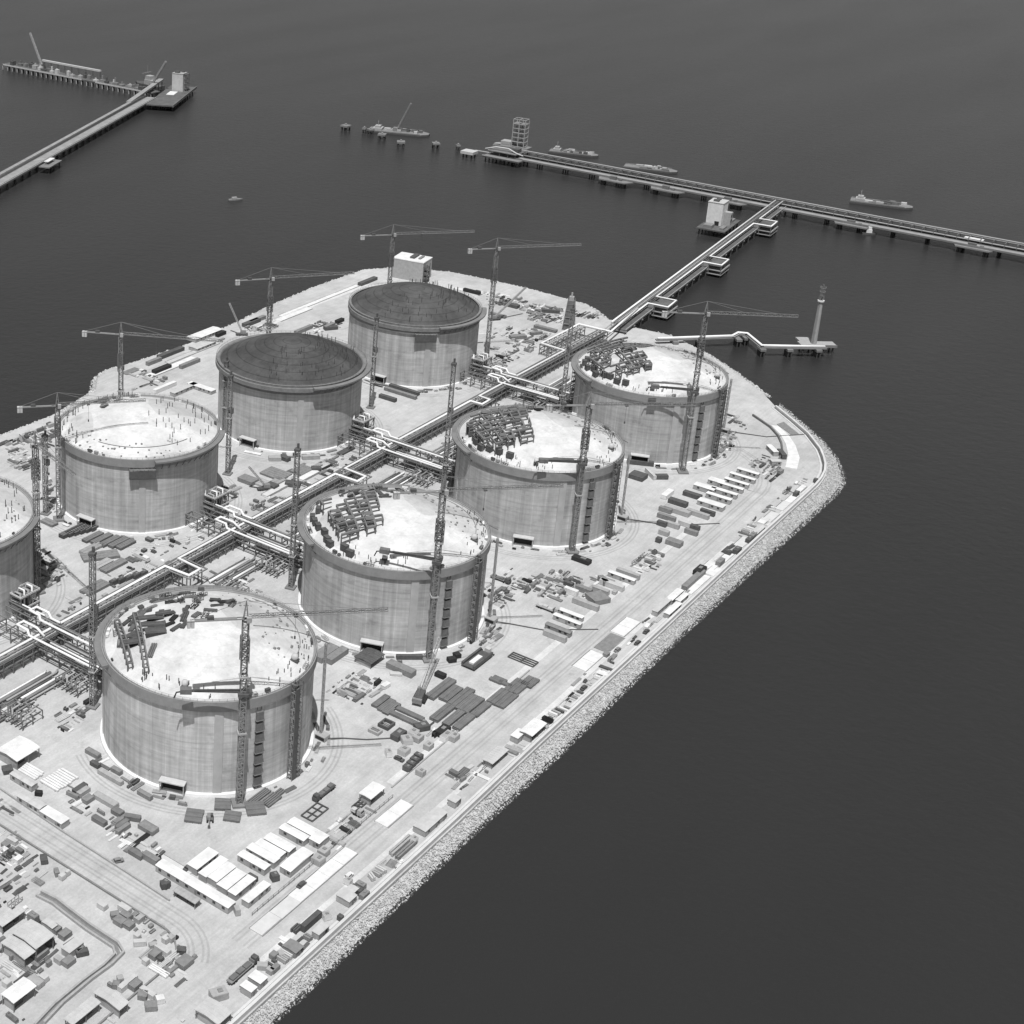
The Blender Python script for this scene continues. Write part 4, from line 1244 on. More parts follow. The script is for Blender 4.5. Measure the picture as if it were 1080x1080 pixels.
# mooring dolphins
for i, (x, y, s, lab) in enumerate([(1036, 652, 1.3, 'large mooring dolphin farthest left of its line'), (1039, 628, .6, 'thin mooring post second from the left of its line'), (1028, 596, 1.2, 'mooring dolphin in front of the left end of the crane barge'),
                                    (1012, 560, 1.2, 'mooring dolphin in front of the right end of the crane barge'), (1034, 528, 1.1, 'mooring dolphin just right of the crane barge'), (1042, 504, .6, 'thin mooring post nearest the loading head'), (1040, 620, .9, 'low mooring dolphin at the stern of the crane barge')]):
    q = thing('mooring_dolphin', lab, 'mooring dolphin', (x, y, 0), .2 * i, 'mooring dolphins left of the jetty')
    part('cap', MB().box(0, 0, .2, 7.5 * s, 7.5 * s, 2.0), M_CONC, q)
    piles(q, [(a * 2.4 * s, b * 2.4 * s) for a in (-1, 1) for b in (-1, 1)], SEA, .3, .8 * s)
    part('bollard', MB().lathe([(.7, 2.2), (.6, 3.2), (1.0, 3.4), (1.0, 3.9), (.05, 4.0)], 10), M_LIGHT, q)

# vessels
def barge(lab, x, y, L, B_, rot, cat='barge', house=True, crane=0, name='barge', load=0, seed=1):
    rr = random.Random(seed)
    q = thing(name, lab, cat, (x, y, SEA), rot)
    h = 1.7
    hull = MB().prism([(-L / 2, -B_ / 2), (L * .38, -B_ / 2), (L / 2, -B_ * .2), (L / 2, B_ * .2), (L * .38, B_ / 2), (-L / 2, B_ / 2)], -.6, h)
    part('hull', hull, M_DARK, q)
    part('deck', MB().prism([(-L / 2 + .5, -B_ / 2 + .5), (L * .37, -B_ / 2 + .5), (L / 2 - .6, -B_ * .17), (L / 2 - .6, B_ * .17), (L * .37, B_ / 2 - .5), (-L / 2 + .5, B_ / 2 - .5)], h, h + .12), M_MID, q)
    bw_ = MB()
    for s in (-1, 1): bw_.box(-L * .06, s * (B_ / 2 - .2), h, L * .86, .4, 1.1)
    part('bulwark', bw_, M_MID, q)
    if house:
        hs = part('deckhouse', MB().box(-L * .34, 0, h + .12, L * .15, B_ * .6, 2.8).box(-L * .34, 0, h + 2.9, L * .09, B_ * .4, 2.3), M_LIGHT, q)
        part('window', MB().box(-L * .34 + L * .045 + .05, 0, h + 3.7, .1, B_ * .36, 1.0), M_GLASS, hs)
        part('mast', MB().tube([(-L * .34, 0, h + 5.2), (-L * .34, 0, h + 11)], .3, 6).bar((-L * .34, -2, h + 9), (-L * .34, 2, h + 9), .25), M_LIGHT, q)
    for i in range(load):
        part('deck_load', MB().box(rr.uniform(-L * .22, L * .36), rr.uniform(-B_ * .3, B_ * .3), h + .12, rr.uniform(3, 8), rr.uniform(2, 4), rr.uniform(1.2, 3)), rr.choice([M_LIGHT, M_MID, M_DARK, M_PALE, M_STEEL]), q)
    if crane:
        part('crane_house', MB().box(-L * .05, 0, h, 6, 5, 4.5), M_MID, q)
        part('boom', lattice(MB(), (-L * .05 + 2, 0, h + 3), (-L * .05 + crane * .42, -crane * .25, h + crane * .86), 1.4, 14, .3, .2), M_LIGHT, q)
    return q
barge('low pale crane barge with a raised boom among the mooring dolphins', 1069, 600, 72, 22, -1.2, 'crane barge', True, 42, 'crane_barge', 18, 3)
barge('dark workboat with deck gear moored behind the left part of the jetty', 1119, 402, 54, 15, -1.25, 'workboat', True, 0, 'workboat', 24, 4)
barge('flat pale barge moored behind the middle of the jetty', 1112, 308, 56, 16, -1.28, 'barge', False, 0, 'barge', 22, 5)
barge('low cargo vessel with bridge and mast behind the right part of the jetty', 1142, 78, 58, 17, -1.32, 'cargo vessel', True, 0, 'cargo_vessel', 20, 6)
q = thing('tug', 'small pale tug lying below the jetty at right', 'tug', (1024, 52, SEA), -1.0)
part('hull', MB().prism([(-6, -2.5), (3, -2.6), (7, 0), (3, 2.6), (-6, 2.5)], -.5, 1.8), M_DARK, q)
part('deckhouse', MB().box(0, 0, 1.8, 5, 3.4, 3).box(.5, 0, 4.8, 3, 2.6, 2.4), M_WHITE, q)
part('mast', MB().tube([(-1, 0, 7), (-1, 0, 11)], .2, 6), M_LIGHT, q)
q = thing('launch', 'tiny grey launch alone on the open water left of centre', 'boat', (703, 550, SEA), -.5)
part('hull', MB().prism([(-7, -1.6), (4, -1.7), (8, 0), (4, 1.7), (-7, 1.6)], -.3, 1.4), M_MID, q)
part('cabin', MB().box(-1, 0, 1.4, 5, 2.4, 1.8), M_LIGHT, q)

# flare trestle
FP = [(598, 66), (642, 27.5), (652, 27.0), (655, 21), (637, 3), (667, -32)]
t = thing('flare_trestle', 'short trestle with a bright kinked pipe running out to the flare stack', 'jetty trestle', (0, 0, 0))
for a, b in zip(FP, FP[1:]):
    a, b = Vector(a), Vector(b); d = b - a; c = (a + b) / 2
    part('deck', MB().box(c.x, c.y, 2.4, d.length + 2, 3.6, .7, atan2(d.y, d.x)), M_CONC, t)
pipe('flare_pipe', t, [(x, y, 4.2) for x, y in FP], .85)
pipe('fuel_pipe', t, [(x + .6, y - 1.6, 3.6) for x, y in FP], .35, M_LIGHT)
for i, (x, y) in enumerate([(622, 44), (645, 24), (652, 21), (637, 3), (650, -12), (664, -28), (608, 57)]):
    q = thing('trestle_bent', ['piled support of the flare trestle, second from the shore', 'piled support under the first bend of the flare pipe', 'piled support under the top of the flare pipe kink', 'piled support below the lower bend of the flare pipe', 'piled support midway to the flare platform', 'piled support in front of the flare platform', 'piled support of the flare trestle nearest the shore'][i], 'trestle support', (x, y, 0), -.8, 'piled supports of the flare trestle')
    part('cap', MB().box(0, 0, .6, 4.2, 7.5, 1.75), M_CONC, q)
    piles(q, [(xx, yy) for xx in (-1.2, 1.2) for yy in (-3, -1, 1, 3)], SEA, .6, .45)
t = thing('flare_platform', 'pale piled platform under the flare stack', 'platform', (674, -24, 0), -.86)
part('deck', MB().box(0, 0, 1.2, 26, 9, 1.4).box(-6, 9, 1.2, 10, 9, 1.3), M_LIGHT, t)
part('edge_beam', MB().box(0, -4.6, 1.0, 26.4, .5, 2.0), M_CONC, t)
piles(t, [(x, y) for x in (-11, -4, 4, 11) for y in (-3, 3)], SEA, 1.2, .6)
t = thing('flare_stack', 'tall pale flare stack with a caged tip standing over the sea', 'flare stack', (672.5, -22, 2.6))
part('stack', MB().lathe([(2.1, 0), (1.9, 20), (1.55, 33), (1.5, 33.5), (.05, 33.5)], 16), M_LIGHT, t, True)
part('flange', MB().lathe([(1.5, 32.6), (2.4, 32.6), (2.4, 33.6), (1.5, 33.6)], 14), M_WHITE, t)
part('riser', MB().tube([(0, 0, 33.5), (0, 0, 45.5)], .55, 8), M_STEEL, t)
c = MB()
for z, r in ((37, 1.7), (40, 2.2), (43, 2.2)):
    c.lathe([(r, z), (r, z + .5), (r - .3, z + .5), (r - .3, z), (r, z)], 12)
for k in range(6):
    a = k * pi / 3
    c.bar((1.6 * cos(a), 1.6 * sin(a), 34), (2.1 * cos(a), 2.1 * sin(a), 44.5), .25)
part('tip_cage', c, M_MID, t)
part('ladder', MB().bar((-2.3, .3, 0), (-1.8, .3, 33), .16).bar((-2.3, -.3, 0), (-1.8, -.3, 33), .16), M_MID, t)

# left jetty
A, B = Vector((300, 634)), Vector((985, 917)); D = (B - A).normalized(); N = Vector((-D.y, D.x)); LT = (B - A).length; ANG = atan2(D.y, D.x)
t = thing('left_trestle', 'long pale trestle coming in from the left edge at the top of the photo', 'jetty trestle', (A.x, A.y, 0), ANG)
part('deck', MB().box(LT / 2, 0, 2.4, LT, 22, 1.0), M_CONC, t)
part('roadway', MB().box(LT / 2, 8.4, 3.4, LT, 4.6, 1.6), M_CONC2, t)
part('walkway', MB().box(LT / 2, -3.5, 3.4, LT, 9.5, .5), M_CONC2, t)
part('edge_beam', MB().box(LT / 2, -10.6, 3.4, LT, .8, 1.2), M_LIGHT, t)
pipe('pipe', t, [(0, 3.6, 5.2), (LT, 3.6, 5.2)], .6, M_STEEL); pipe('pipe', t, [(0, 1.8, 5), (LT, 1.8, 5)], .5, M_DARK)
piles(t, [(LT * i / 40, h) for i in range(8, 41) for h in (-9, 0, 9)], SEA, 2.4, .7)
q = thing('loading_ramp', 'pale raised conveyor ramp at the head of the left trestle', 'ramp', (940, 909, 0), atan2(955 - 909, 1053 - 940))
LR = hypot(113, 46)
part('gallery', MB().bar((0, 0, 4.6), (LR, 0, 11.5), 6.5, 2.2), M_CONC2, q)
lg = MB().box(0, 0, SEA - 1, 1.2, 1.2, 1)
f = MB()
for k in range(1, 6):
    x = LR * k / 5.2
    for y in (-2.4, 2.4): f.bar((x, y, SEA - 2), (x, y, 4 + 7 * k / 5.2), .9)
part('trestle_leg', f, M_RACK, q)
q = thing('lay_by', 'small pale lay-by platform on the near side of the left trestle', 'platform', (660, 762, 0), ANG)
part('deck', MB().box(0, 0, 2.1, 34, 12, 1.2), M_CONC, q); part('roof', MB().box(2, 2, 6.0, 18, 5, .5), M_WHITE, q)
part('post', MB().box(-6, 2, 3.3, .4, .4, 2.7).box(10, 2, 3.3, .4, .4, 2.7), M_MID, q)
piles(q, [(x, -4) for x in (-14, 0, 14)], SEA, 2.1, .8)
q = thing('head_platform', 'wide piled platform at the end of the left trestle', 'platform', (1015, 903.7, 0), .468)
part('deck', MB().box(0, 0, 2.0, 124, 34, 1.6), M_JET, q)
part('edge_beam', MB().box(0, -17.2, 1.6, 124.5, .7, 3), M_CONC, q)
part('slab', MB().box(12, 3, 3.62, 22, 10, .4), M_WHITE, q)
piles(q, [(x, y) for x in range(-52, 53, 13) for y in (-14, -5, 5, 14)], SEA, 2.0, .8)
q = thing('head_house', 'pale block house with stair landings on the left jetty head', 'building', (1046, 918, 3.6), .3)
part('wall', MB().box(0, 0, 0, 14, 15, 22), M_PALE, q)
part('roof', MB().box(0, 0, 22, 14.6, 15.6, .7), M_LIGHT, q)
part('roof_unit', MB().box(-2, 2, 22.7, 5, 6, 2).box(4, -3, 22.7, 3, 4, 1.5), M_DARK, q)
st = MB()
for z in (3, 9, 15, 21): st.box(2, -9.2, z, 9, 3.4, .5)
for x in (-2, 6): st.box(x, -10.6, 0, .5, .5, 22)
part('stair_landing', st, M_STEEL, q)
t = thing('berth', 'left berth deck on close set white piles at top left', 'jetty', (1016, 1070, 0))
part('deck', MB().box(0, 0, 2.2, 16, 278, 1.4), M_JET, t)
part('edge_beam', MB().box(-8.1, 60, 2.4, .6, 150, 1.6).box(-8.1, -80, 2.4, .6, 80, 1.6), M_PALE, t)
PILE2 = MB().tube([(0, 0, 0), (0, 0, 1)], .5, 8).mesh('pile', M_LIGHT, True)
for i in range(30):
    for x in (-7, 5):
        o = obj('pile', PILE2 if x < 0 else PILE_ME, t, (x, -136 + i * 9.4, SEA - 3)); o.scale = (1.8, 1.8, 9.2)
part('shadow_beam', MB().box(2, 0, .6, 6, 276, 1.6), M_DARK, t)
rr = random.Random(5)
for i in range(26):
    y = 1070 - 120 + i * 9.6 + rr.uniform(-3, 3)
    tn = rr.choice(['l', 'm', 'd', 'p', 's'])
    o = solid('deck_unit', MB().box(0, 0, 0, rr.uniform(3, 7), rr.uniform(4, 9), rr.uniform(2, 6)).box(.6, .8, 1, 1.2, 2.4, rr.uniform(3, 8)), TONES[tn], TONE_WORD[tn] + ' plant unit standing on the deck of the left berth', 'plant unit', (1015 + rr.uniform(-4, 5), y, 3.6), 0, 'plant units along the left berth')
q = thing('conveyor', 'long thin pale conveyor gallery raised above the left berth', 'conveyor', (1024, 1090, 0))
part('gallery', MB().box(0, 0, 14, 3.2, 108, 2.2), M_PALE, q)
f = MB()
for i in range(9):
    y = -52 + i * 13
    f.bar((-1.4, y, 3.6), (-1.2, y, 14), .5).bar((1.4, y, 3.6), (1.2, y, 14), .5)
part('leg', f, M_RACK, q)
q = thing('work_vessel', 'grey vessel with a mast lying behind the left berth', 'vessel', (1062, 985, SEA), 1.45)
part('hull', MB().prism([(-24, -7), (14, -7.5), (26, 0), (14, 7.5), (-24, 7)], -.5, 4.5), M_DARK, q)
part('deckhouse', MB().box(-4, 0, 4.5, 16, 10, 6).box(-2, 0, 10.5, 10, 8, 5), M_LIGHT, q)
part('mast', MB().tube([(2, 0, 15.5), (2, 0, 30)], .5, 6).bar((2, -6, 19), (2, 10, 18.5), 1.1), M_MID, q)
for (lab, x, y, ax, az, L) in [('crane on the left berth with its boom leaning left', 1024, 1146, 1, 1.08, 46), ('crane at the root of the left berth with its boom leaning right', 1030, 951, -1, .95, 40)]:
    q = thing('berth_crane', lab, 'crane', (x, y, 3.6), 0)
    part('carrier', MB().box(0, 0, 0, 6, 9, 3), M_DARK, q); part('house', MB().box(0, 0, 3, 5, 6, 3.5), M_MID, q)
    part('boom', lattice(MB(), (0, 0, 5), (0, ax * L * cos(az), 5 + L * sin(az)), 1.7, 16, .5, .3), M_LIGHT, q)
# ---------------------------------------------------------------- yard: cabins, containers, steel, vehicles
CACHE = {}
def shared(key, fn):
    if key not in CACHE: CACHE[key] = fn()
    return CACHE[key]
def corr(L, w, h):
    """corrugated box sides"""
    b = MB(); n = max(6, int(L / .45)); pts = []
    for i in range(n + 1): pts.append((-L / 2 + L * i / n, -w / 2 + (.07 if i % 2 else 0)))
    k = max(4, int(w / .5))
    for i in range(1, k): pts.append((L / 2 - (.06 if i % 2 else 0), -w / 2 + w * i / k))
    for i in range(n + 1): pts.append((L / 2 - L * i / n, w / 2 - (.07 if i % 2 else 0)))
    for i in range(1, k): pts.append((-L / 2 + (.06 if i % 2 else 0), w / 2 - w * i / k))
    return b.prism(pts, .12, h)
win_me = MB().box(0, 0, 0, 1.3, .12, 1.0).mesh('window', M_GLASS)
door_me = MB().box(0, 0, 0, 1.0, .14, 2.05).mesh('door', M_MID)
ac_me = MB().box(0, 0, 0, .9, .5, .7).mesh('air_conditioner', M_LIGHT)
wheel_me = MB().tube([(0, -.17, 0), (0, .17, 0)], .48, 12).mesh('wheel', M_TYRE)
def b_cabin(t, L, w, h, tone):
    wm = M_LIGHT if tone in 'wpl' else TONES[tone]
    part('wall', MB().box(0, 0, .15, L, w, h - .27), wm, t)
    rf = MB()
    if w > 5.5 or rnd.random() < .5:
        rf.add([(-L / 2 - .2, -w / 2 - .2, h - .1), (L / 2 + .2, -w / 2 - .2, h - .1), (L / 2 + .2, 0, h + .08 + w * .035), (-L / 2 - .2, 0, h + .08 + w * .035), (-L / 2 - .2, w / 2 + .2, h - .1), (L / 2 + .2, w / 2 + .2, h - .1)],
               [(0, 1, 2, 3), (3, 2, 5, 4), (1, 5, 2), (0, 3, 4), (0, 4, 5, 1)])
        if L > 9:
            for i in range(1, int(L / 6)):
                x = -L / 2 + L * i / int(L / 6)
                rf.bar((x, -w / 2 - .15, h + .0), (x, 0, h + .12 + w * .035), .14, .1).bar((x, 0, h + .12 + w * .035), (x, w / 2 + .15, h), .14, .1)
    else:
        rf.box(0, 0, h - .12, L + .35, w + .35, .16)
        rf.box(0, 0, h + .04, L - .1, w - .1, .05)
    part('roof', rf, TONES[tone] if tone != 'l' else M_PALE, t)
    n = max(1, int(L / 4.2))
    for s in (-1, 1):
        for i in range(n):
            x = -L / 2 + L * (i + .5) / n
            if s < 0 and i == n // 2:
                obj('door', door_me, t, (x, s * (w / 2 + .05), .2)); x += 1.5
                if x > L / 2 - .7: continue
            obj('window', win_me, t, (x, s * (w / 2 + .05), 1.25))
    for i in range(1 if L < 12 else 2):
        obj('air_conditioner', ac_me, t, (-L / 2 + L * (i + .4) / 2, w / 2 + .32, 1.7))
def b_container(t, L, w, h, tone):
    key = ('c', round(L), round(w * 2), round(h, 1), tone)
    o = obj('body', shared(key, lambda: corr(L, w, h).mesh('body', TONES[tone])), t)
    rl = MB()
    for s in (-1, 1): rl.box(0, s * (w / 2 - .08), h, L, .16, .06)
    for x in [-L / 2 + .1, L / 2 - .1]: rl.box(x, 0, h + .002, .2, w - .34, .06)
    part('roof_rail', rl, TONES[tone], t)
    for s in (-1, 1):
        part('door', MB().box(L / 2 + .06, s * w * .245, .25, .1, w * .46, h - .4), TONES[tone], t)
def b_crate(t, L, w, h, tone):
    part('body', MB().box(0, 0, .15, L, w, h - .15), TONES[tone], t)
    b = MB().box(0, 0, h, L * .96, w * .94, .12)
    part('lid', b, M_LIGHT if tone in 'wp' else TONES[tone], t)
    if h > 2 and L > 2: part('hatch', MB().box(L * .1, 0, h + .12, L * .3, w * .4, .3), M_MID, t)
def b_panels(t, L, w, h, tone):
    n = max(1, int(h / .35)); k = max(1, int(w / 2.2)); b = MB()
    for j in range(k):
        y = -w / 2 + w * (j + .5) / k
        for i in range(n):
            b.box(rnd.uniform(-.12, .12), y + rnd.uniform(-.05, .05), .2 + i * .35, L * rnd.uniform(.97, 1.0), w / k * .93, .27)
    part('plate', b, TONES[tone], t)
    r = MB()
    for j in range(k):
        y = -w / 2 + w * (j + .5) / k
        for s in (-.28, .05, .3): r.box(0, y + s * w / k, .2 + n * .35 - .08, L * .98, .12, .18)
    part('stiffener', r, M_MID if tone == 't' else M_LIGHT, t)
    c = MB()
    for s in (-.35, 0, .35): c.box(L * s, 0, 0, .3, w, .2)
    part('bearer', c, M_DARK, t)
def b_beams(t, L, w, h, tone):
    n = max(1, int(w / .85)); b = MB()
    for i in range(n):
        b.box(rnd.uniform(-.3, .3), -w / 2 + w * (i + .5) / n, .2, L * rnd.uniform(.93, 1.0), w / n * .72, h - .2)
    part('beam', b, TONES[tone], t)
    c = MB()
    for s in (-.36, .36): c.box(L * s, 0, 0, .3, w, .2)
    part('bearer', c, M_DARK, t)
def b_slab(t, L, w, h, tone):
    k = max(1, int(L / 9)); b = MB()
    for i in range(k):
        b.box(-L / 2 + L * (i + .5) / k, rnd.uniform(-.1, .1), 0, L / k - .12, w, h + rnd.uniform(-.05, .05))
    part('panel', b, TONES[tone], t)
    part('edge_form', MB().box(0, -w / 2 - .25, 0, L, .2, h + .1).box(0, w / 2 + .25, 0, L, .2, h + .1), M_LIGHT, t)
def b_rebar(t, L, w, h, tone):
    b = MB(); n = max(3, int(L / 5)); k = 2
    for j in range(k + 1): b.bar((-L / 2, -w / 2 + w * j / k, h), (L / 2, -w / 2 + w * j / k, h), .45)
    for i in range(n + 1): b.bar((-L / 2 + L * i / n, -w / 2, h), (-L / 2 + L * i / n, w / 2, h), .45)
    part('frame', b, M_DARK, t)
    f = MB()
    for i in range(n + 1):
        for j in range(k + 1): f.box(-L / 2 + L * i / n, -w / 2 + w * j / k, 0, .4, .4, h)
    part('foot', f, M_MID, t)
def b_form(t, L, w, h, tone):
    b = MB().box(0, -w / 2 + .4, 0, L, .8, h).box(0, w / 2 - .4, 0, L, .8, h).box(-L / 2 + .4, 0, 0, .8, w - 1.62, h).box(L / 2 - .4, 0, 0, .8, w - 1.62, h)
    part('side', b, TONES[tone], t)
    part('tie', MB().box(0, 0, h * .6, .5, w - 1.64, .3), M_MID, t)
def b_shed(t, L, w, h, tone):
    r = MB(); e = .35; pk = h + w * .06
    r.add([(-L / 2 - e, -w / 2 - e, h), (L / 2 + e, -w / 2 - e, h), (L / 2 + e, 0, pk), (-L / 2 - e, 0, pk), (-L / 2 - e, w / 2 + e, h), (L / 2 + e, w / 2 + e, h)], [(0, 1, 2, 3), (3, 2, 5, 4)])
    r.add([(-L / 2 - e, -w / 2 - e, h - .18), (L / 2 + e, -w / 2 - e, h - .18), (L / 2 + e, 0, pk - .18), (-L / 2 - e, 0, pk - .18), (-L / 2 - e, w / 2 + e, h - .18), (L / 2 + e, w / 2 + e, h - .18)], [(3, 2, 1, 0), (4, 5, 2, 3)])
    n = max(2, int(L / 1.5))
    for i in range(n + 1):
        x = -L / 2 + L * i / n
        r.bar((x, -w / 2 - e, h + .04), (x, 0, pk + .04), .1, .08).bar((x, 0, pk + .04), (x, w / 2 + e, h + .04), .1, .08)
    part('roof', r, TONES[tone], t)
    p = MB().box(0, 0, 0, .3, .3, h - .2).mesh('post', M_MID)
    k = max(1, int(L / 6))
    for i in range(k + 1):
        for s in (-1, 1): obj('post', p, t, (-L / 2 + .2 + (L - .4) * i / k, s * (w / 2 - .2), 0))
    part('side_wall', MB().box(0, w / 2 - .5, .1, L - 1, .15, h - .6).box(-L / 2 + .5, 0, .1, .15, w - 1.4, h - .6), M_LIGHT, t)
    part('stored_goods', MB().box(-L * .15, 0, 0, L * .4, w * .5, h * .4).box(L * .25, w * .1, 0, L * .2, w * .3, h * .3), M_DARK, t)
def b_tank(t, L, w, h, tone):
    part('vessel', MB().tube([(-L / 2, 0, 1.4), (-L / 2 + .4, 0, 1.4), (L / 2 - .4, 0, 1.4), (L / 2, 0, 1.4)], [.6, 1.1, 1.1, .6], 12), TONES[tone], t, True)
    part('saddle', MB().box(-L * .25, 0, 0, .4, 1.8, .8).box(L * .25, 0, 0, .4, 1.8, .8), M_MID, t)
def wheels(t, xs, half):
    for x in xs:
        for s in (-1, 1): obj('wheel', wheel_me, t, (x, s * half, .48))
def b_truck(t, L, w, h, tone):
    w = 2.5; cabx = -L / 2 + 1.3
    part('chassis', MB().box(.3, 0, .75, L - .6, 1.0, .35), M_DARK, t)
    c = part('cab', MB().box(cabx, 0, .6, 2.3, 2.45, 1.4).box(cabx + .15, 0, 2.0, 1.9, 2.3, 1.0, 0, .92), M_LIGHT if tone == 'l' else M_DARK, t)
    part('windscreen', MB().box(cabx - .93, 0, 2.05, .1, 2.0, .75), M_GLASS, c)
    part('trailer_deck', MB().box(1.4, 0, 1.12, L - 3.4, w, .3), TONES[tone], t)
    part('headboard', MB().box(-L / 2 + 3.1, 0, 1.42, .2, w, 1.3), M_MID, t)
    ld = MB()
    if L > 9:
        for i in range(3): ld.box(1.4 + (i - 1) * (L - 5) / 3, 0, 1.42, (L - 5) / 3.4, w * .8, rnd.uniform(.3, 1.0))
    else: ld.box(1.2, 0, 1.42, L - 4, w * .8, .9)
    part('load', ld, M_STEEL if tone != 'l' else M_PALE, t)
    wheels(t, [cabx, -L / 2 + 3.4, L / 2 - 3.2, L / 2 - 1.9], 1.1)
def b_lowloader(t, L, w, h, tone):
    part('deck', MB().box(0, 0, 1.0, L, w, .4), M_DARK, t)
    part('side_beam', MB().box(0, -w / 2 + .5, 1.4, L, 1, 1.3).box(0, w / 2 - .5, 1.4, L, 1, 1.3), M_DARK, t)
    part('load', MB().box(-L * .08, 0, 1.4, L * .5, w * .34, .8), M_WHITE, t)
    part('cab', MB().box(L / 2 + 1.3, 0, .6, 2.3, 2.5, 2.4), M_PALE, t)
    wheels(t, [-L / 2 + 1.5, -L / 2 + 3, 0, L / 2 - 2, L / 2 + 1.5], w / 2 - .4)
def b_car(t, L, w, h, tone):
    L = 4.6; w = 1.85
    part('body', MB().box(0, 0, .35, L, w, .65, 0, .97), TONES[tone], t)
    cb = part('roof', MB().box(-.25, 0, 1.0, 2.7, w * .93, .62, 0, .82), TONES[tone], t)
    part('window', MB().box(-.25, 0, 1.06, 2.74, w * .955, .42, 0, .86), M_GLASS, cb)
    for x in (-1.4, 1.4):
        for s in (-1, 1):
            o = obj('wheel', wheel_me, t, (x, s * .82, .34)); o.scale = (.7, .7, .7)
def b_machine(t, L, w, h, tone):
    part('track', MB().box(0, -1.1, 0, 3.6, .7, .9).box(0, 1.1, 0, 3.6, .7, .9), M_BLACK, t)
    part('body', MB().box(-.3, 0, .95, 3.0, 2.4, 1.3), M_MID, t)
    c = part('cab', MB().box(.5, .7, 2.25, 1.4, 1.1, 1.3, 0, .9), M_DARK, t)
    part('window', MB().box(1.22, .7, 2.5, .08, .9, .7), M_GLASS, c)
    a = part('arm', MB().bar((1.0, -.4, 2.0), (3.4, -.4, 4.2), .45).bar((3.4, -.4, 4.2), (5.0, -.4, 1.4), .35), M_MID, t)
    part('bucket', MB().box(5.0, -.4, .5, .9, 1.1, 1.0, 0, .7), M_DARK, a)
BUILD = dict(cabin=b_cabin, container=b_container, crate=b_crate, panels=b_panels, beams=b_beams, slab=b_slab, rebar=b_rebar, form=b_form, shed=b_shed, tank=b_tank, truck=b_truck, truckbox=b_container, lowloader=b_lowloader, car=b_car, machine=b_machine)
NAME = dict(cabin=('site_cabin', 'site cabin', 'cabin'), container=('steel_container', 'steel box', 'container'), crate=('storage_crate', 'crate', 'crate'), panels=('plate_stack', 'plate stack', 'plate stack'),
            beams=('beam_stack', 'bundle of beams', 'beam stack'), slab=('cast_slab', 'flat slab', 'slab'), rebar=('rebar_frame', 'ladder shaped rebar frame lying', 'rebar frame'), form=('formwork_frame', 'open formwork frame', 'formwork'),
            shed=('open_shed', 'roofed shed', 'shed'), tank=('fuel_tank', 'horizontal fuel tank', 'fuel tank'), truck=('flatbed_truck', 'flatbed truck', 'truck'), truckbox=('box_trailer', 'box trailer', 'trailer'), lowloader=('low_loader', 'low loader carrying a white load', 'low loader'), car=('parked_car', 'small car', 'car'), machine=('excavator', 'excavator', 'excavator'))
WHERE = dict(lowcabins='in the camp below the nearest tank', lowmisc='among cabins below the nearest tank', rebar='by the shore road', steelR1='at the nearest tank foot', slabs='along the shore road',
             sheds='of the yard buildings', wallside='beside the shore parapet', midcont='right of the second tank', parcabins='in the parallel white cabin rows',
             midrow='between third tank and shore road', plates='in the middle plate yard', formframes='beside the plate yard', atR2='at the second tank foot',
             leftmid='before the nearer dark tank', darkL2='before the post dotted tank', beams='by the left edge white shed', lowleft='left of the nearest tank',
             lotboxes='in the bottom left lot', trucks='on the yard tracks', cars='on the shore side roads', backrow='on the back shore', farright='around the far tanks')
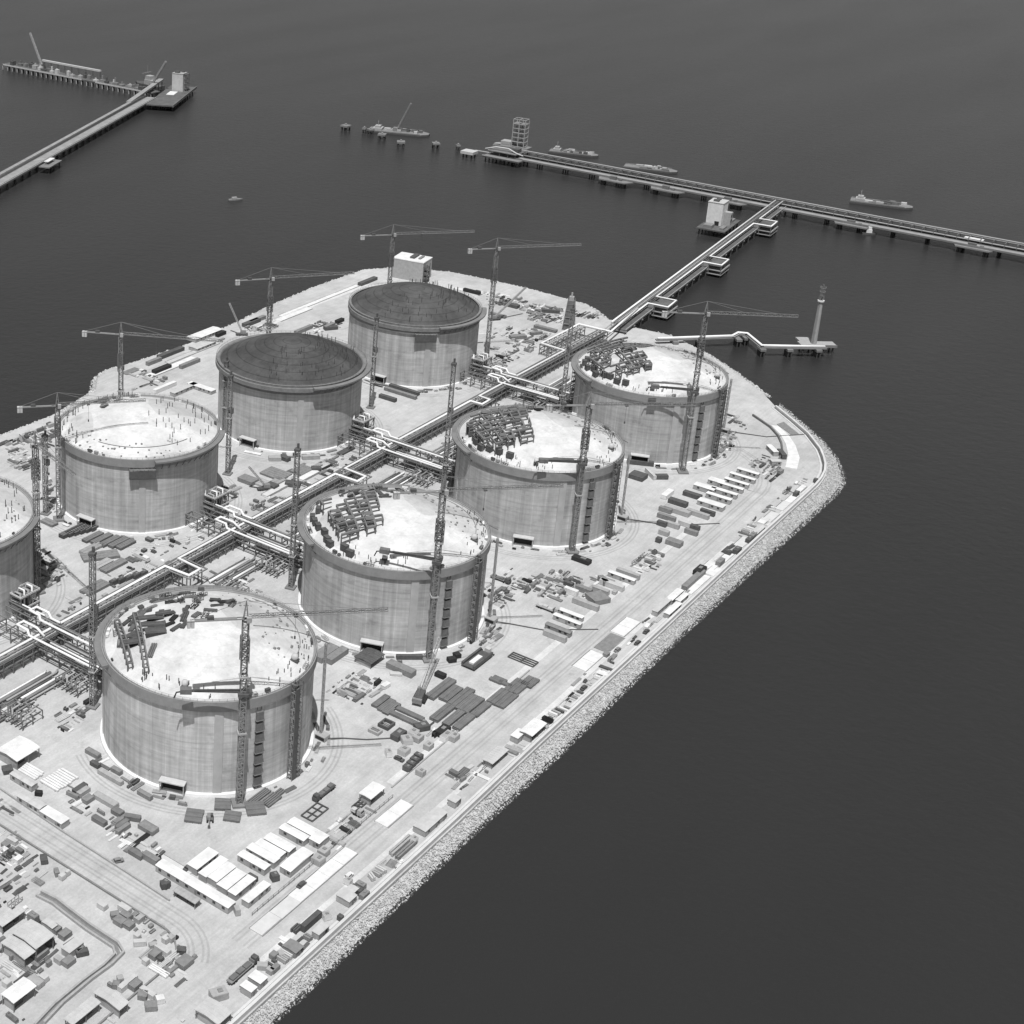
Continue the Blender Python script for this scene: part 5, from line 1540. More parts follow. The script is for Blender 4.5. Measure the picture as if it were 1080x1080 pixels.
YARD = {
 'lowcabins': [('cabin',-81.1,-61.8,-1.57,35.4,4.5,3,'w'), ('cabin',-68.7,-55.2,0,12.8,5,3.2,'w'), ('cabin',-69.5,-61.1,0,13.1,3.7,3.2,'w'), ('cabin',-69.5,-64.8,0,11.5,5.2,3,'w'), ('cabin',-70.2,-70.6,0,11.8,4.8,3,'w'), ('cabin',-70.2,-75.5,0,12.2,3.6,3,'w'), ('cabin',-56,-70.1,-1.57,13,3.9,3,'w'), ('cabin',-69.3,-81.6,0,13.2,3.3,2.8,'w'), ('cabin',-50.6,-70.2,-1.57,13.4,3.8,3,'w'), ('cabin',-46.4,-70.5,-1.57,12.1,4,3,'w'), ('cabin',-41.2,-71.2,-1.57,12.3,4.5,3,'w'), ('cabin',-32.5,-71.7,-1.57,11.9,4,3,'w'), ('cabin',-44.8,-82.1,-1.57,5,14.8,3,'w'), ('cabin',-27.4,-72,-1.57,11.6,4.6,3,'w'), ('cabin',-28.4,-80.7,-1.57,4.9,6.6,3,'w')],
 'lowmisc': [('container',-80.2,-39,-1.57,7.3,2.6,2.6,'m'), ('container',-87.9,-52.7,-0.53,3.1,2.6,2.6,'d'), ('crate',-87.4,-52.7,0,2.7,3,2.5,'d'), ('shed',-88,-63.7,-1.57,10.4,3,3,'l'), ('crate',-80.7,-81.7,-0.6,1.9,3,2.6,'l'), ('tank',-62.5,-74.7,-1.57,4.3,2.2,2.4,'d'), ('crate',-56.8,-80.7,-0.49,3,3,2.6,'d'), ('crate',-37.9,-87.3,-1.57,4.3,4,2.5,'l'), ('crate',-32.8,-86.2,0,4.1,3.5,2.5,'l')],
 'rebar': [('rebar',-14.3,-68.5,0,10.9,5.5,0.4,'m'), ('rebar',1.5,-79.3,0,6.4,3,0.6,'m'), ('rebar',144.1,-74.7,0,5.2,13.2,0.4,'m')],
 'steelR1': [('panels',-49,-34.2,-1.03,7.1,8,1.2,'t'), ('machine',-46.2,-40.2,-2.45,5.5,2.5,2.5,'d'), ('panels',-35.7,-38.1,-0.92,6.6,7,1.2,'t'), ('panels',-39,-45.8,-1.06,6.8,6,1.2,'t'), ('beams',-22.2,-45.8,0,13.6,3.5,1,'t'), ('panels',-28.9,-49.5,-0.7,8,8,1.2,'t'), ('beams',-19.9,-50.7,0,8.9,5,1,'t'), ('beams',-13.6,-50.4,0,4.1,3,1,'t')],
 'slabs': [('slab',-72.3,-93,0,23.4,5.6,0.5,'c'), ('slab',-42.2,-92.9,0,36.9,5.7,0.5,'w'), ('slab',6.5,-92.8,0,18.8,5.9,0.5,'w'), ('slab',164.4,-98,0,18.7,6.9,0.4,'w'), ('slab',186.2,-98.3,0,18.2,7,0.2,'m'), ('slab',205.2,-97.3,0,18.1,7.2,0.4,'w')],
 'sheds': [('shed',-139.9,-24.4,0,11,3.2,4,'p'), ('shed',-68.9,46,0,13,12.1,5,'w'), ('shed',-163.2,-53,0,10.1,5.8,4.5,'w'), ('shed',-148.6,-38.1,0,6.2,11.7,4.5,'p'), ('shed',-142.4,-38.7,0,8.7,11.6,6,'p'), ('crate',-133.1,-29,0,2.5,3.9,3,'m'), ('cabin',-132.3,-36.6,0,2.5,5.2,3,'l'), ('cabin',-134.6,-50.4,0,7.2,4,3,'l'), ('shed',-155.1,-75.1,0,13,3.7,4,'p'), ('shed',-144.4,-78.3,0,4.4,11.5,4,'p'), ('shed',-126,-107.8,0,7,9.8,4,'p'), ('crate',-116.9,-102.7,-0.48,5.9,4,2.6,'l'), ('cabin',-108.6,-109.1,0,3.2,4.8,3,'w'), ('cabin',-103,-108.8,0,4.1,5.2,3,'w'), ('shed',94.2,-21,0,11.1,9.2,3,'d'), ('shed',8.7,-80.3,0,10,5.5,4,'w'), ('shed',65.5,-104.9,0,13.1,4.4,3,'p'), ('cabin',85.8,-104.4,0,7.1,3.6,3,'w'), ('shed',93,-107.6,0,12.6,5.6,4,'w')],
 'wallside': [('beams',-94.5,-107.4,-1.57,3.4,2.4,1.6,'d'), ('beams',-88.4,-108.5,-1.57,3.9,2.6,1.6,'l'), ('beams',-85.5,-108.3,-1.57,4.9,2.6,1.6,'p'), ('cabin',-82.8,-108.8,0,4.5,5.7,2.9,'m'), ('beams',-73.2,-103.2,0,4.2,2.6,1.6,'d'), ('container',-67.2,-105.3,0,10.6,2,2.9,'d'), ('beams',-74,-108.8,-1.57,3.1,2.2,1.6,'m'), ('cabin',-69.2,-110.9,0,6.2,3.1,2.9,'p'), ('crate',-60.8,-107.7,-2.05,2.6,3,2.3,'w'), ('cabin',-48.4,-107.8,0,5,5.7,2.9,'p'), ('crate',-58.4,-112.1,0,1.8,2,2.3,'d'), ('cabin',-44.8,-107.3,0,4.6,3.4,2.9,'l'), ('crate',-40.2,-102.8,-1.57,2.8,2.2,2.3,'w'), ('crate',-42,-108,-1.57,4.8,2.6,2.3,'d'), ('crate',-38.9,-107.7,-1.57,3.6,2.4,2.3,'m'), ('crate',-42.5,-111.7,0,4.2,2.2,2.3,'m'), ('beams',-31.7,-107.8,-2.05,3.5,2,1.6,'p'), ('beams',-28.8,-108.1,-1.57,3.6,2,1.6,'l'), ('beams',-26,-108.2,-1.57,4.2,2,1.6,'p'), ('beams',-8.8,-105.9,0,14.4,2.5,1.6,'l'), ('beams',-9.8,-108.9,0,14.1,2,1.6,'m'), ('crate',-2.9,-108.3,-1.57,2.3,2.4,2.3,'w'), ('cabin',8,-107.1,0,11.4,5.7,2.9,'l'), ('cabin',16.2,-107.3,0,4.6,5.3,2.9,'l'), ('cabin',28,-107.6,0,4.5,3.5,3,'l'), ('beams',112.5,-106.8,-1.57,4.3,1.6,1.4,'w'), ('beams',114.5,-107.6,-1.57,4.3,1.6,1.4,'l'), ('beams',116.6,-108.4,-1.57,4.3,1.6,1.4,'d'), ('beams',118.7,-109.2,-1.57,4.3,1.6,1.4,'w'), ('beams',120.8,-110,-1.57,4.3,1.6,1.4,'m'), ('cabin',233.6,-103.2,0,16.9,2.8,2.8,'p'), ('cabin',234.3,-108.6,0,14.8,2.9,2.8,'w'), ('cabin',248.1,-103.5,0,13.7,3.4,2.8,'w'), ('cabin',248.1,-107.4,0,10.4,2.5,2.8,'w'), ('container',271.6,-103.5,0,24.2,3,2.6,'m'), ('slab',270.2,-106.3,0,24.4,4,0.5,'w'), ('crate',283.6,-101.7,0,9,4,2.6,'k'), ('slab',294.9,-103.3,0,8.8,6,0.5,'w'), ('slab',289.4,-106.7,0,10.6,5,0.5,'w'), ('crate',299.9,-106,0,6.8,2.6,2.6,'m'), ('slab',309.6,-105.5,0,11.6,4,0.5,'w'), ('crate',313.3,-104.9,0,2.5,3,2.6,'d'), ('crate',318.9,-107.5,0,6,3,2.6,'d'), ('slab',332.1,-105.2,0,13.8,5,0.5,'c'), ('crate',335.5,-107.7,0,5.7,2.6,2.6,'d'), ('crate',341.9,-107.2,0,6.3,2.6,2.6,'m'), ('cabin',349.6,-107.1,0,11.6,3.5,2.6,'p'), ('slab',365.9,-103.8,0,8.1,4,0.5,'w'), ('slab',373.4,-105.1,0,13.8,5,0.5,'c'), ('slab',392.7,-104.9,0,13.9,4.5,0.5,'c'), ('slab',405.4,-105.2,0,13.2,4,0.5,'w'), ('crate',411.2,-105.5,0,4.7,2.4,2.6,'d'), ('slab',422.7,-104.4,0,10.2,3,0.5,'w'), ('crate',437.2,-107.5,0,2.8,2,2.6,'d')],
 'midcont': [('container',172.2,-76.4,-1.57,11.6,2.8,2.7,'l'), ('cabin',178.4,-75,-1.57,13.3,3,2.7,'m'), ('cabin',189.2,-74.3,-1.57,14.5,3,2.7,'w'), ('cabin',195.4,-72.9,-1.57,12.8,2.8,2.7,'w'), ('container',222.9,-57.3,-1.57,4.8,2.6,2.7,'d'), ('container',217.3,-61.6,-1.57,7.2,2.6,2.7,'w'), ('container',210.4,-73.3,-1.57,13.8,2.8,2.7,'l'), ('container',223.2,-65.7,-1.57,8.5,2.8,2.7,'m'), ('container',220,-75,-0.49,9.5,9,2.7,'m'), ('container',228.1,-72.7,-1.57,8.5,2.6,2.7,'l'), ('container',238.7,-68.8,-2.2,6.8,3,2.7,'m'), ('container',237.6,-74.2,-1.57,12.9,3,2.7,'p'), ('cabin',248.4,-74.6,-1.57,14.5,3,2.7,'w'), ('container',254.3,-75.2,-1.57,12.5,2.6,2.7,'l')],
 'parcabins': [('cabin',381.4,-62.8,-1.57,12.1,5,2.9,'w'), ('cabin',363,-74.5,-1.57,14.9,5,2.9,'w'), ('cabin',374.4,-74.2,-1.57,14.5,3.2,2.9,'w'), ('cabin',394.2,-64.5,-1.57,8.8,5,2.9,'w'), ('cabin',383.4,-73.7,-1.57,15.3,3,2.9,'w'), ('cabin',393.1,-73.5,-1.57,15.1,3,2.9,'w'), ('cabin',401.5,-73.9,-1.57,14.2,3,2.9,'w'), ('cabin',410.9,-73.7,-1.57,15,3,2.9,'w'), ('cabin',420.2,-73.3,-1.57,12.9,3,2.9,'w')],
 'midrow': [('container',301.5,-70.6,-1.57,2.7,3,2.6,'d'), ('container',321.3,-63.5,-1.57,5.2,2.6,2.6,'d'), ('container',330.6,-62,-1.57,10.4,2.6,2.6,'m'), ('container',311.8,-69,-1.57,5.5,3,2.6,'l'), ('container',339,-57.6,-1.57,6.9,2.4,2.6,'m'), ('container',359,-49.7,0,10.9,3.5,2.6,'w'), ('container',342.7,-62.9,-1.57,14.8,4,2.6,'l'), ('container',304.4,-78.3,-1.57,8.3,5,2.6,'m'), ('container',323.8,-68.8,-1.57,7.4,2.6,2.6,'l'), ('container',353,-58.9,-1.57,10.7,4,2.6,'d'), ('container',330.2,-73.1,-1.57,7,3,2.6,'p'), ('container',368,-61,-1.57,10.5,3.4,2.6,'d'), ('container',322.8,-80,-1.57,6.9,2.4,2.6,'m'), ('container',346.7,-73.6,-1.57,12.7,2.8,2.6,'l'), ('container',329.4,-79.3,-1.57,4.8,2.4,2.6,'d'), ('container',352.4,-76.8,-1.57,8.2,2.4,2.6,'d'), ('cabin',462.6,-71.8,-2.37,11,3.2,3,'w'), ('cabin',446,-80.1,-0.82,5.9,3.5,3,'p'), ('container',461.2,-78.2,-2.45,9.4,3,3,'d')],
 'plates': [('panels',69.2,-44.3,0,11.1,3.4,1.2,'t'), ('panels',68.2,-48.1,0,11.1,3.4,1.2,'t'), ('panels',67.6,-51.2,0,10.7,3.4,1.2,'t'), ('crate',38,-69.1,-0.7,2.5,3.5,2.4,'w'), ('panels',64.9,-59.7,-1.57,14,3,1.2,'t'), ('crate',52,-65,0,7.2,4,2.4,'d'), ('panels',69.8,-59.2,-1.57,14.6,3,1.2,'t'), ('crate',43.7,-73.2,0,4.5,4,2.4,'p'), ('crate',51.2,-69.6,-0.64,4.5,4.5,2.4,'p'), ('crate',34.5,-80.9,-1.57,3.5,2.6,2.3,'d'), ('crate',37.8,-80.6,-1.57,3.5,2.6,2.3,'d'), ('crate',57.5,-69,0,4.5,3.5,2.4,'w'), ('crate',41.2,-80.2,-1.57,3.5,2.6,2.3,'d'), ('crate',55.8,-72.6,0,4.4,3.4,2.4,'l'), ('crate',44.6,-79.9,-1.57,3.5,2.6,2.3,'d'), ('crate',63.9,-69.3,-0.55,6.6,4,2.4,'d'), ('crate',35.8,-86.6,-1.57,3.6,3,2.4,'l'), ('crate',53.8,-79.1,-1.57,3.1,4,2.4,'l'), ('panels',96,-59.3,0,20,4.5,1.4,'t'), ('panels',79.8,-70,0,15,4.5,1.4,'t'), ('crate',67.3,-77.8,0,7.3,4,2.4,'k'), ('panels',95.5,-64.8,0,14,5,1.4,'t'), ('crate',65.2,-81,0,6.5,3,2.4,'w'), ('panels',79.8,-75.9,0,14.4,4,1.4,'t'), ('panels',96.1,-69.9,0,17.5,4.5,1.4,'t'), ('crate',66.8,-84,0,4.6,3,2.4,'l'), ('panels',80.1,-80.8,0,13.8,4,1.4,'t'), ('panels',94.1,-74,0,15,3.6,1.4,'t'), ('panels',94.1,-77.2,0,15.4,3.6,1.4,'t'), ('panels',93.8,-81.5,0,13,3.6,1.4,'t'), ('panels',119.1,-74.3,-1.57,6.2,2.4,1.2,'t'), ('panels',108.2,-84.1,0,14.1,9,1.2,'t'), ('panels',121.4,-75.3,-1.57,6.7,2.4,1.2,'t'), ('panels',119.6,-79.2,-1.57,6.7,2.4,1.2,'t'), ('panels',121,-84.2,0,13,7,1.2,'t'), ('panels',128.5,-86.7,0,8.9,6,1.2,'t')],
 'formframes': [('form',48.3,-55.4,0,3.7,5.4,1.4,'l'), ('form',55.6,-56.4,0,6,5.4,1.6,'d'), ('lowloader',128.1,-59.2,0,17.2,7.1,2.4,'d')],
 'atR2': [('container',84.2,-2.9,0,14.3,6,2.8,'m'), ('container',86,-8.1,0,14,4,2.8,'m'), ('container',96.9,-37,-1.57,13.9,4.5,2.8,'m'), ('container',92.8,-36.9,-0.94,5.6,2.5,1,'p'), ('crate',108.7,-34,-0.83,12.5,2,2,'d'), ('crate',105.3,-53.2,-1.57,4.9,3,2,'k'), ('crate',120.2,-50.1,-0.59,4,3,2,'k'), ('crate',125.3,-50,-0.49,3,3,2,'k'), ('crate',252.1,-49.7,-1.57,10,4,2.2,'k')],
 'leftmid': [('container',248.8,174.1,-1.57,16.1,2,2.4,'d'), ('container',207.8,141.7,-1.57,10.6,7,2.4,'m'), ('panels',211.5,135.2,-1.57,11.4,8,1.2,'p'), ('slab',210.7,122.5,0,24.6,4,1.2,'c'), ('panels',226.7,135.6,-1.57,15.8,12,1.2,'m'), ('container',210.8,126.3,-1.57,6.7,5,2.4,'d'), ('container',242.4,148.6,-0.81,7.4,3.6,2.4,'l'), ('panels',219.9,128.8,0,8.3,6,1.2,'l'), ('container',246.8,143.9,-1.57,5.7,3.6,2.4,'d'), ('container',221.4,119.2,-1.09,8.9,5,2.4,'d'), ('panels',241.2,127.1,0,12.9,9,1.2,'m'), ('slab',238,119.9,0,16.5,4,1.2,'w'), ('container',258.9,133.7,-0.7,10.9,3,2.4,'l'), ('container',247.4,121.2,-0.83,5.8,4,2.4,'d'), ('truckbox',282.1,124,0,14.3,4,1.2,'d')],
 'darkL2': [('panels',91.2,189.4,-1.57,9.4,5,1.4,'m'), ('panels',92.3,172.4,0,18,4.2,2.2,'d'), ('panels',94.9,171.3,0,16.4,4.2,2.2,'d'), ('panels',97.4,170.1,0,14.8,4.2,2.2,'d'), ('panels',85.1,151.3,0,14.8,5,1.4,'l'), ('panels',100,169,0,13.2,4.2,2.2,'d'), ('panels',56.1,121,0,16,7,1.4,'m'), ('panels',82.5,142.3,-0.56,20.1,8,1.4,'m'), ('panels',102.6,167.9,0,11.7,4.2,2.2,'d'), ('panels',95.2,159.8,0,13.7,4.2,1.6,'s'), ('panels',105.2,166.8,0,10.1,4.2,2.2,'d'), ('panels',76.8,135.2,0,12,5,1.4,'p'), ('panels',97,154.8,0,14.5,4.2,1.6,'s'), ('panels',79.4,129.6,0,16.9,5,1.4,'m'), ('panels',98,149.7,0,14.4,4.2,1.6,'s'), ('crate',65.8,117.2,0,4.3,2.4,2.6,'d'), ('panels',100.2,145.2,0,14.1,4.2,1.6,'s'), ('crate',70,115.8,0,4.2,2.4,2.6,'d'), ('panels',100.9,140.8,0,12.3,4.2,1.6,'s'), ('crate',74.3,114.3,0,4.3,2.4,2.6,'d'), ('crate',78.6,113,0,4.3,2.4,2.6,'d'), ('crate',82.9,111.7,0,4.4,2.4,2.6,'d'), ('panels',102.7,129.2,-1.57,2.3,3,1.4,'d'), ('panels',113.8,135.4,-1.57,4.3,3,1.4,'d')],
 'beams': [('beams',-74.8,35,-1.57,10.5,1.5,0.9,'w'), ('beams',-73.5,35,-1.57,10.5,1.5,0.9,'w'), ('beams',-72.2,35.1,-1.57,10.5,1.5,0.9,'w'), ('beams',-71,35.2,-1.57,10.5,1.5,0.9,'w'), ('beams',-69.7,35.4,-1.57,10.5,1.5,0.9,'w'), ('beams',-73.8,22.5,-1.57,10.4,1.5,0.9,'w'), ('beams',-72.4,22.5,-1.57,10.4,1.5,0.9,'w'), ('beams',-71,22.5,-1.57,10.3,1.5,0.9,'w'), ('beams',-69.6,22.5,-1.57,10.3,1.5,0.9,'w'), ('beams',-68.2,22.4,-1.57,10.2,1.5,0.9,'w'), ('beams',-66.8,22.4,-1.57,10.2,1.5,0.9,'w'), ('beams',-65.4,22.4,-1.57,10.1,1.5,0.9,'w'), ('beams',-64,22.4,-1.57,10.1,1.5,0.9,'w'), ('beams',-62.5,22.3,-1.57,10,1.5,0.9,'w')],
 'lowleft': [('container',-78.4,42.7,-0.53,4.2,4.2,1.9,'d'), ('cabin',-79.6,31.7,-1.57,12.7,3.5,3,'p'), ('cabin',-87.5,18.9,-1.57,13,4.1,3,'p'), ('container',-80.7,21.9,-1.03,2.9,2,1.9,'k'), ('cabin',-87.9,5.5,-1.57,12.1,4.6,3,'w'), ('container',-67.3,11.5,0,7,2.5,1.9,'d'), ('container',-67.8,9.1,0,5.9,2.5,1.9,'l'), ('container',-70.1,4.3,0,4.5,3.1,1.9,'m'), ('container',-46.2,24.3,-1.57,7.3,2.5,1.9,'m'), ('container',-51.3,18.1,-1.57,4.7,2,1.9,'d'), ('container',-76.8,-8.5,-1.57,6.6,2.5,1.9,'t'), ('container',-65.7,-1.5,-1.57,11.9,3.1,1.9,'l'), ('container',-53.2,7.6,-1.57,13,2.2,1.9,'l'), ('container',-68,-10.2,-1.57,4.8,3.1,1.9,'t'), ('container',-48.4,8.6,-1.57,5.1,2.2,1.9,'m'), ('container',-72.6,-16.9,0,6.8,2,1.9,'t'), ('container',-74.2,-18.8,0,7,2,1.9,'m'), ('container',-66.6,-17,-1.09,6.5,2.5,1.9,'t'), ('container',-81.7,-32.8,-1.57,5.6,2.5,1.9,'t'), ('container',-52.5,-10.9,-1.57,7.1,2.1,1.9,'m'), ('container',-67.1,-25.9,-1.57,7.6,4.2,1.9,'m'), ('container',-78.3,-37.3,-1.57,6.5,2.9,1.9,'p'), ('container',-79.2,-40.5,0,4.1,2.2,1.9,'k'), ('slab',-77,-47.7,-1.57,15,5,0.4,'c')],
 'lotboxes': [('container',-161.3,-45,-1.57,2.6,2.4,2,'p'), ('container',-151.4,-37.2,-1.57,1,2.1,2,'m'), ('container',-154.2,-52,-1.57,5.3,3.2,2,'l'), ('container',-143.7,-43,0,6,4,2,'m'), ('container',-151.1,-52.7,-1.57,3,2.4,2,'p'), ('container',-107.8,-8.7,-0.65,2.6,4,2,'d'), ('container',-137.6,-42,-0.56,3.2,2.4,2,'d'), ('container',-145.1,-49,-1.57,1.3,2.1,2,'m'), ('container',-131.4,-39,0,3,3.2,2,'m'), ('container',-109.8,-17.6,-0.57,1.7,3.2,2,'m'), ('container',-141.6,-50.5,0,2.1,3.2,2,'l'), ('container',-110,-20.8,-1.57,2,2.4,2,'p'), ('container',-131.2,-43.2,0,4.2,3.2,2,'m'), ('container',-139.9,-53.6,0,4.3,3.2,2,'m'), ('container',-107.2,-20.9,-1.57,1.2,1.9,2,'p'), ('container',-133.6,-54,-0.54,4.4,2.4,2,'d'), ('container',-133.4,-52,0,3.1,3.2,2,'m'), ('container',-111.4,-42.9,-1.57,3.6,2.4,2,'p'), ('container',-138.4,-72.2,0,1.2,1.9,2,'m'), ('container',-112,-49.8,-0.57,3.3,2.4,2,'m'), ('container',-136.9,-73.5,-1.02,2.5,2.4,2,'m'), ('container',-112.8,-53.3,-1.57,4.2,4,2,'m'), ('container',-107.1,-50,-1.57,5.1,2.4,2,'p'), ('container',-133.9,-72.7,-2.1,2.2,2.1,2,'l'), ('container',-109.9,-53.1,-1.57,4,3.2,2,'m'), ('container',-133.6,-75.9,0,8.3,2.1,2,'p'), ('container',-112.4,-57.1,0,3.4,3.2,2,'m'), ('container',-132.5,-78.4,0,4.2,3.2,2,'m'), ('container',-107.3,-55.7,0,2.4,2.4,2,'m'), ('container',-116.4,-65.9,-0.74,4.5,1.9,2,'p'), ('container',-107.4,-57.5,0,3.4,2.7,2,'l'), ('container',-114.7,-63.2,-1.57,2.1,2,2,'p'), ('container',-134.3,-83.5,-1.07,3.3,2.9,2,'m'), ('container',-132.3,-84.1,-1.57,6.2,2.1,2,'p'), ('container',-121.8,-73.6,-1.57,2.2,2.1,2,'p'), ('container',-136.1,-88.9,-0.73,3.6,3.2,2,'m'), ('container',-114.4,-70.4,-0.51,2.6,2,2,'l'), ('container',-117,-73.8,0,3.6,3.2,2,'m'), ('container',-113.6,-74.4,-1.57,6,2.4,2,'p'), ('container',-131.8,-89.2,-0.56,2.8,2.4,2,'w'), ('container',-117.6,-77,-1.57,1.7,1.9,2,'d'), ('container',-109,-71.7,-1.57,2.3,2.4,2,'p'), ('container',-107.3,-72.8,0,2.3,2.4,2,'l'), ('container',-109.5,-79.6,-0.99,2.7,2.7,2,'d'), ('container',-113,-84,-1.57,4.2,5.6,2,'m'), ('crate',-96.2,-105.5,-0.96,3.7,2.4,1.8,'l'), ('crate',-96.1,-108.9,-1.57,2.5,2.1,1.8,'l'), ('crate',-94.2,-109.5,0,3.9,1.9,1.8,'m'), ('crate',-89.4,-105.3,0,2.8,2.4,1.8,'m'), ('crate',-87.4,-107,-0.6,1.9,2.4,1.8,'l')],
 'trucks': [('truck',-102.5,-101.8,3.14,16,2.8,3.2,'m'), ('truck',-2.1,-64.3,0,14.1,2.6,3,'d'), ('truck',-3.8,-81.9,1.57,5.8,2.6,2.8,'l'), ('truck',204.4,-28.1,1.57,11.7,2.8,3,'m'), ('truck',193.8,-61,1.57,12.9,2.8,3,'l')],
 'cars': [('car',-89,-29.9,-0.54,1.7,1.9,1.5,'m'), ('car',-73.9,-52.5,0,1.4,1.9,1.5,'d'), ('car',-53,-90.5,0,1.3,1.9,1.5,'d'), ('car',-37,-100.9,0,2.1,1.9,1.5,'w'), ('car',38.3,-74.3,-1.57,2.5,1.9,1.5,'d'), ('car',141.1,-107.5,0,7.2,1.9,1.5,'d'), ('car',182.2,-104.3,0,4.4,1.9,1.5,'m'), ('car',194.6,-108.7,0,4.5,1.9,1.5,'d'), ('car',207.4,-107.2,0,5.9,1.9,1.5,'d'), ('car',314.9,-104.4,0,3.5,1.9,1.5,'d')],
 'backrow': [('panels',290.3,310.7,0,14.4,6,0.5,'m'), ('slab',315.9,295.4,0,48.7,6,0.5,'w'), ('container',313.3,309.8,0,14.2,3,2.6,'m'), ('container',282.1,272.4,0,21.5,3,2.6,'w'), ('container',306,296,0,16.8,4,2.6,'k'), ('container',334,312.1,0,26,4,2.6,'d'), ('slab',347.2,302.6,0,55.6,4,0.5,'p'), ('cabin',288.4,260.4,0,24.3,4,2.6,'p'), ('container',327.5,288.8,0,19.8,3,2.6,'m'), ('cabin',298.2,253.5,-1.57,21.4,5,2.6,'w'), ('cabin',360.9,305.2,0,21.2,8,2.6,'p'), ('cabin',379.6,318.9,0,30.7,9,2.6,'w'), ('container',389,311.1,0,9.5,3,2.6,'k'), ('container',423.9,309.9,0,18.3,4,2.6,'d'), ('container',431.8,310.6,0,18.5,3,2.6,'m'), ('slab',463.8,299.9,0,39.9,6,0.5,'w'), ('slab',504.2,304.3,0,102.7,4,0.5,'w'), ('container',438.5,272,0,20.1,3,2.6,'m'), ('container',458.2,262.5,0,12.1,3,2.6,'m')],
 'farright': [('container',455.9,259.6,-0.54,10.4,4,2.4,'d'), ('container',473.5,263.9,0,8.7,3,2.4,'k'), ('container',568.4,302.9,0,23.2,4,2.4,'d'), ('container',370.1,151.7,-1.57,12.7,3,2.4,'d'), ('panels',383.6,150.4,-1.57,25.2,3,2.4,'m'), ('container',390.1,151.7,-1.57,22.9,3,2.4,'d'), ('container',605,226.9,-1.57,14.9,3,2.4,'k'), ('container',606.8,222.8,-1.57,3.9,3,2.4,'d'), ('panels',569,182.5,-1.57,13.8,3,2.4,'m'), ('container',597,185.6,-1.57,10.4,5,2.4,'d'), ('container',536.2,147.1,-0.59,12.5,5,2.4,'m'), ('panels',553.2,141.1,-0.52,9.8,3,2.4,'m'), ('panels',567.1,140.7,-1.57,18.3,4,2.4,'m'), ('container',605.5,156.9,-1.03,13.5,3,2.4,'d'), ('container',389.4,-18.6,-1.08,15.7,3,2.6,'d'), ('container',370.6,-26.1,-1.57,8.8,8,2.6,'d'), ('container',378.6,-30.3,-2.28,11.8,2,2.6,'p'), ('container',379.2,-36.8,-0.82,7.6,3,2.6,'d')],
}

def size_word(L): return 'long' if L > 13 else ('short' if L < 5 else 'mid sized')
for cl_, items in YARD.items():
    cnt = {}
    for it in items: cnt[it[0], it[7]] = cnt.get((it[0], it[7]), 0) + 1
    seen = {}
    for (kind, x, y, rot, L, w, h, tone) in items:
        nm, noun, cat = NAME[kind]
        k = (kind, tone); i = seen.get(k, 0); seen[k] = i + 1
        tw = TONE_WORD[tone]
        if kind == 'slab': noun = 'flat slab'; tw = tw.replace(' concrete', '')
        if kind in ('rebar', 'lowloader', 'form', 'machine'): tw = {'rebar': 'dark', 'lowloader': 'dark', 'form': tw, 'machine': 'dark'}[kind]
        lab = '%s %s%s %s' % (tw, noun, '' if cnt[k] == 1 else ', ' + nth(i) + ' from left', WHERE[cl_])
        g = None if cnt[k] == 1 else '%s %ss %s' % (tw, noun, WHERE[cl_])
        t = thing(nm, lab, cat, (x, y, .05), rot, g)
        BUILD[kind](t, L, w, h, tone)

# crawler crane between the plates
t = thing('crawler_crane', 'dark crawler crane with raised lattice boom in the plate yard', 'crawler crane', (84, -56, 0), .3)
part('track', MB().box(0, -2.4, 0, 8, 1.2, 1.4).box(0, 2.4, 0, 8, 1.2, 1.4), M_BLACK, t)
part('house', MB().box(-2.2, 0, 1.5, 7.5, 3.6, 2.6), M_DARK, t)
part('counterweight', MB().box(-6.6, 0, 1.6, 1.6, 4.2, 2.2), M_MID, t)
c = part('cab', MB().box(2.4, 1.6, 1.5, 2, 1.4, 2.4), M_MID, t); part('window', MB().box(3.45, 1.6, 2.5, .1, 1.1, 1.1), M_GLASS, c)
part('boom', lattice(MB(), (1.5, 0, 2.5), (30, 0, 15), 1.2, 16, .22, .13), M_LIGHT, t)
part('backstay', MB().bar((-4, 0, 4), (-3, 0, 9), .3).bar((-3, 0, 9), (30, 0, 15), .12), M_MID, t)
# kerbs and berms in the yards
TR_ = [(-120.7, -20.4), (-119.8, -28), (-120.5, -35.4), (-121.3, -46.8), (-121.3, -60), (-123.3, -64.6), (-130.2, -65.4), (-140, -65), (-154.3, -65.4), (-165, -67)]
t = thing('lot_wall', 'low double wall bending round the lot at bottom left', 'low wall', (0, 0, 0))
part('wall', ribbon(TR_, .45, 0, 1.3), M_LIGHT, t)
part('inner_wall', ribbon([(x - 2.6, y + (1.8 if i > 4 else 0)) for i, (x, y) in enumerate(TR_)], .4, 0, 1.1), M_LIGHT, t)
part('channel_floor', ribbon([(x - 1.3, y + (.9 if i > 4 else 0)) for i, (x, y) in enumerate(TR_)], .8, 0, .06), M_MID, t)
t = thing('kerb_wall', 'low kerb wall along the upper side of the lower left road', 'low wall')
part('wall', ribbon([(-90, 90), (-88.5, 37), (-90.6, -1), (-91.5, -40), (-92.2, -59)], .3, 0, .9), M_LIGHT, t)
t = thing('kerb_wall', 'low kerb line along the upper side of the shore road below the plate yard', 'low wall')
part('wall', ribbon([(20, -82.6), (80, -82.0), (138, -81.4)], .3, 0, .6), M_LIGHT, t)
t = thing('lot_kerb', 'pale kerb curving along the road side of the bottom left lot', 'kerb')
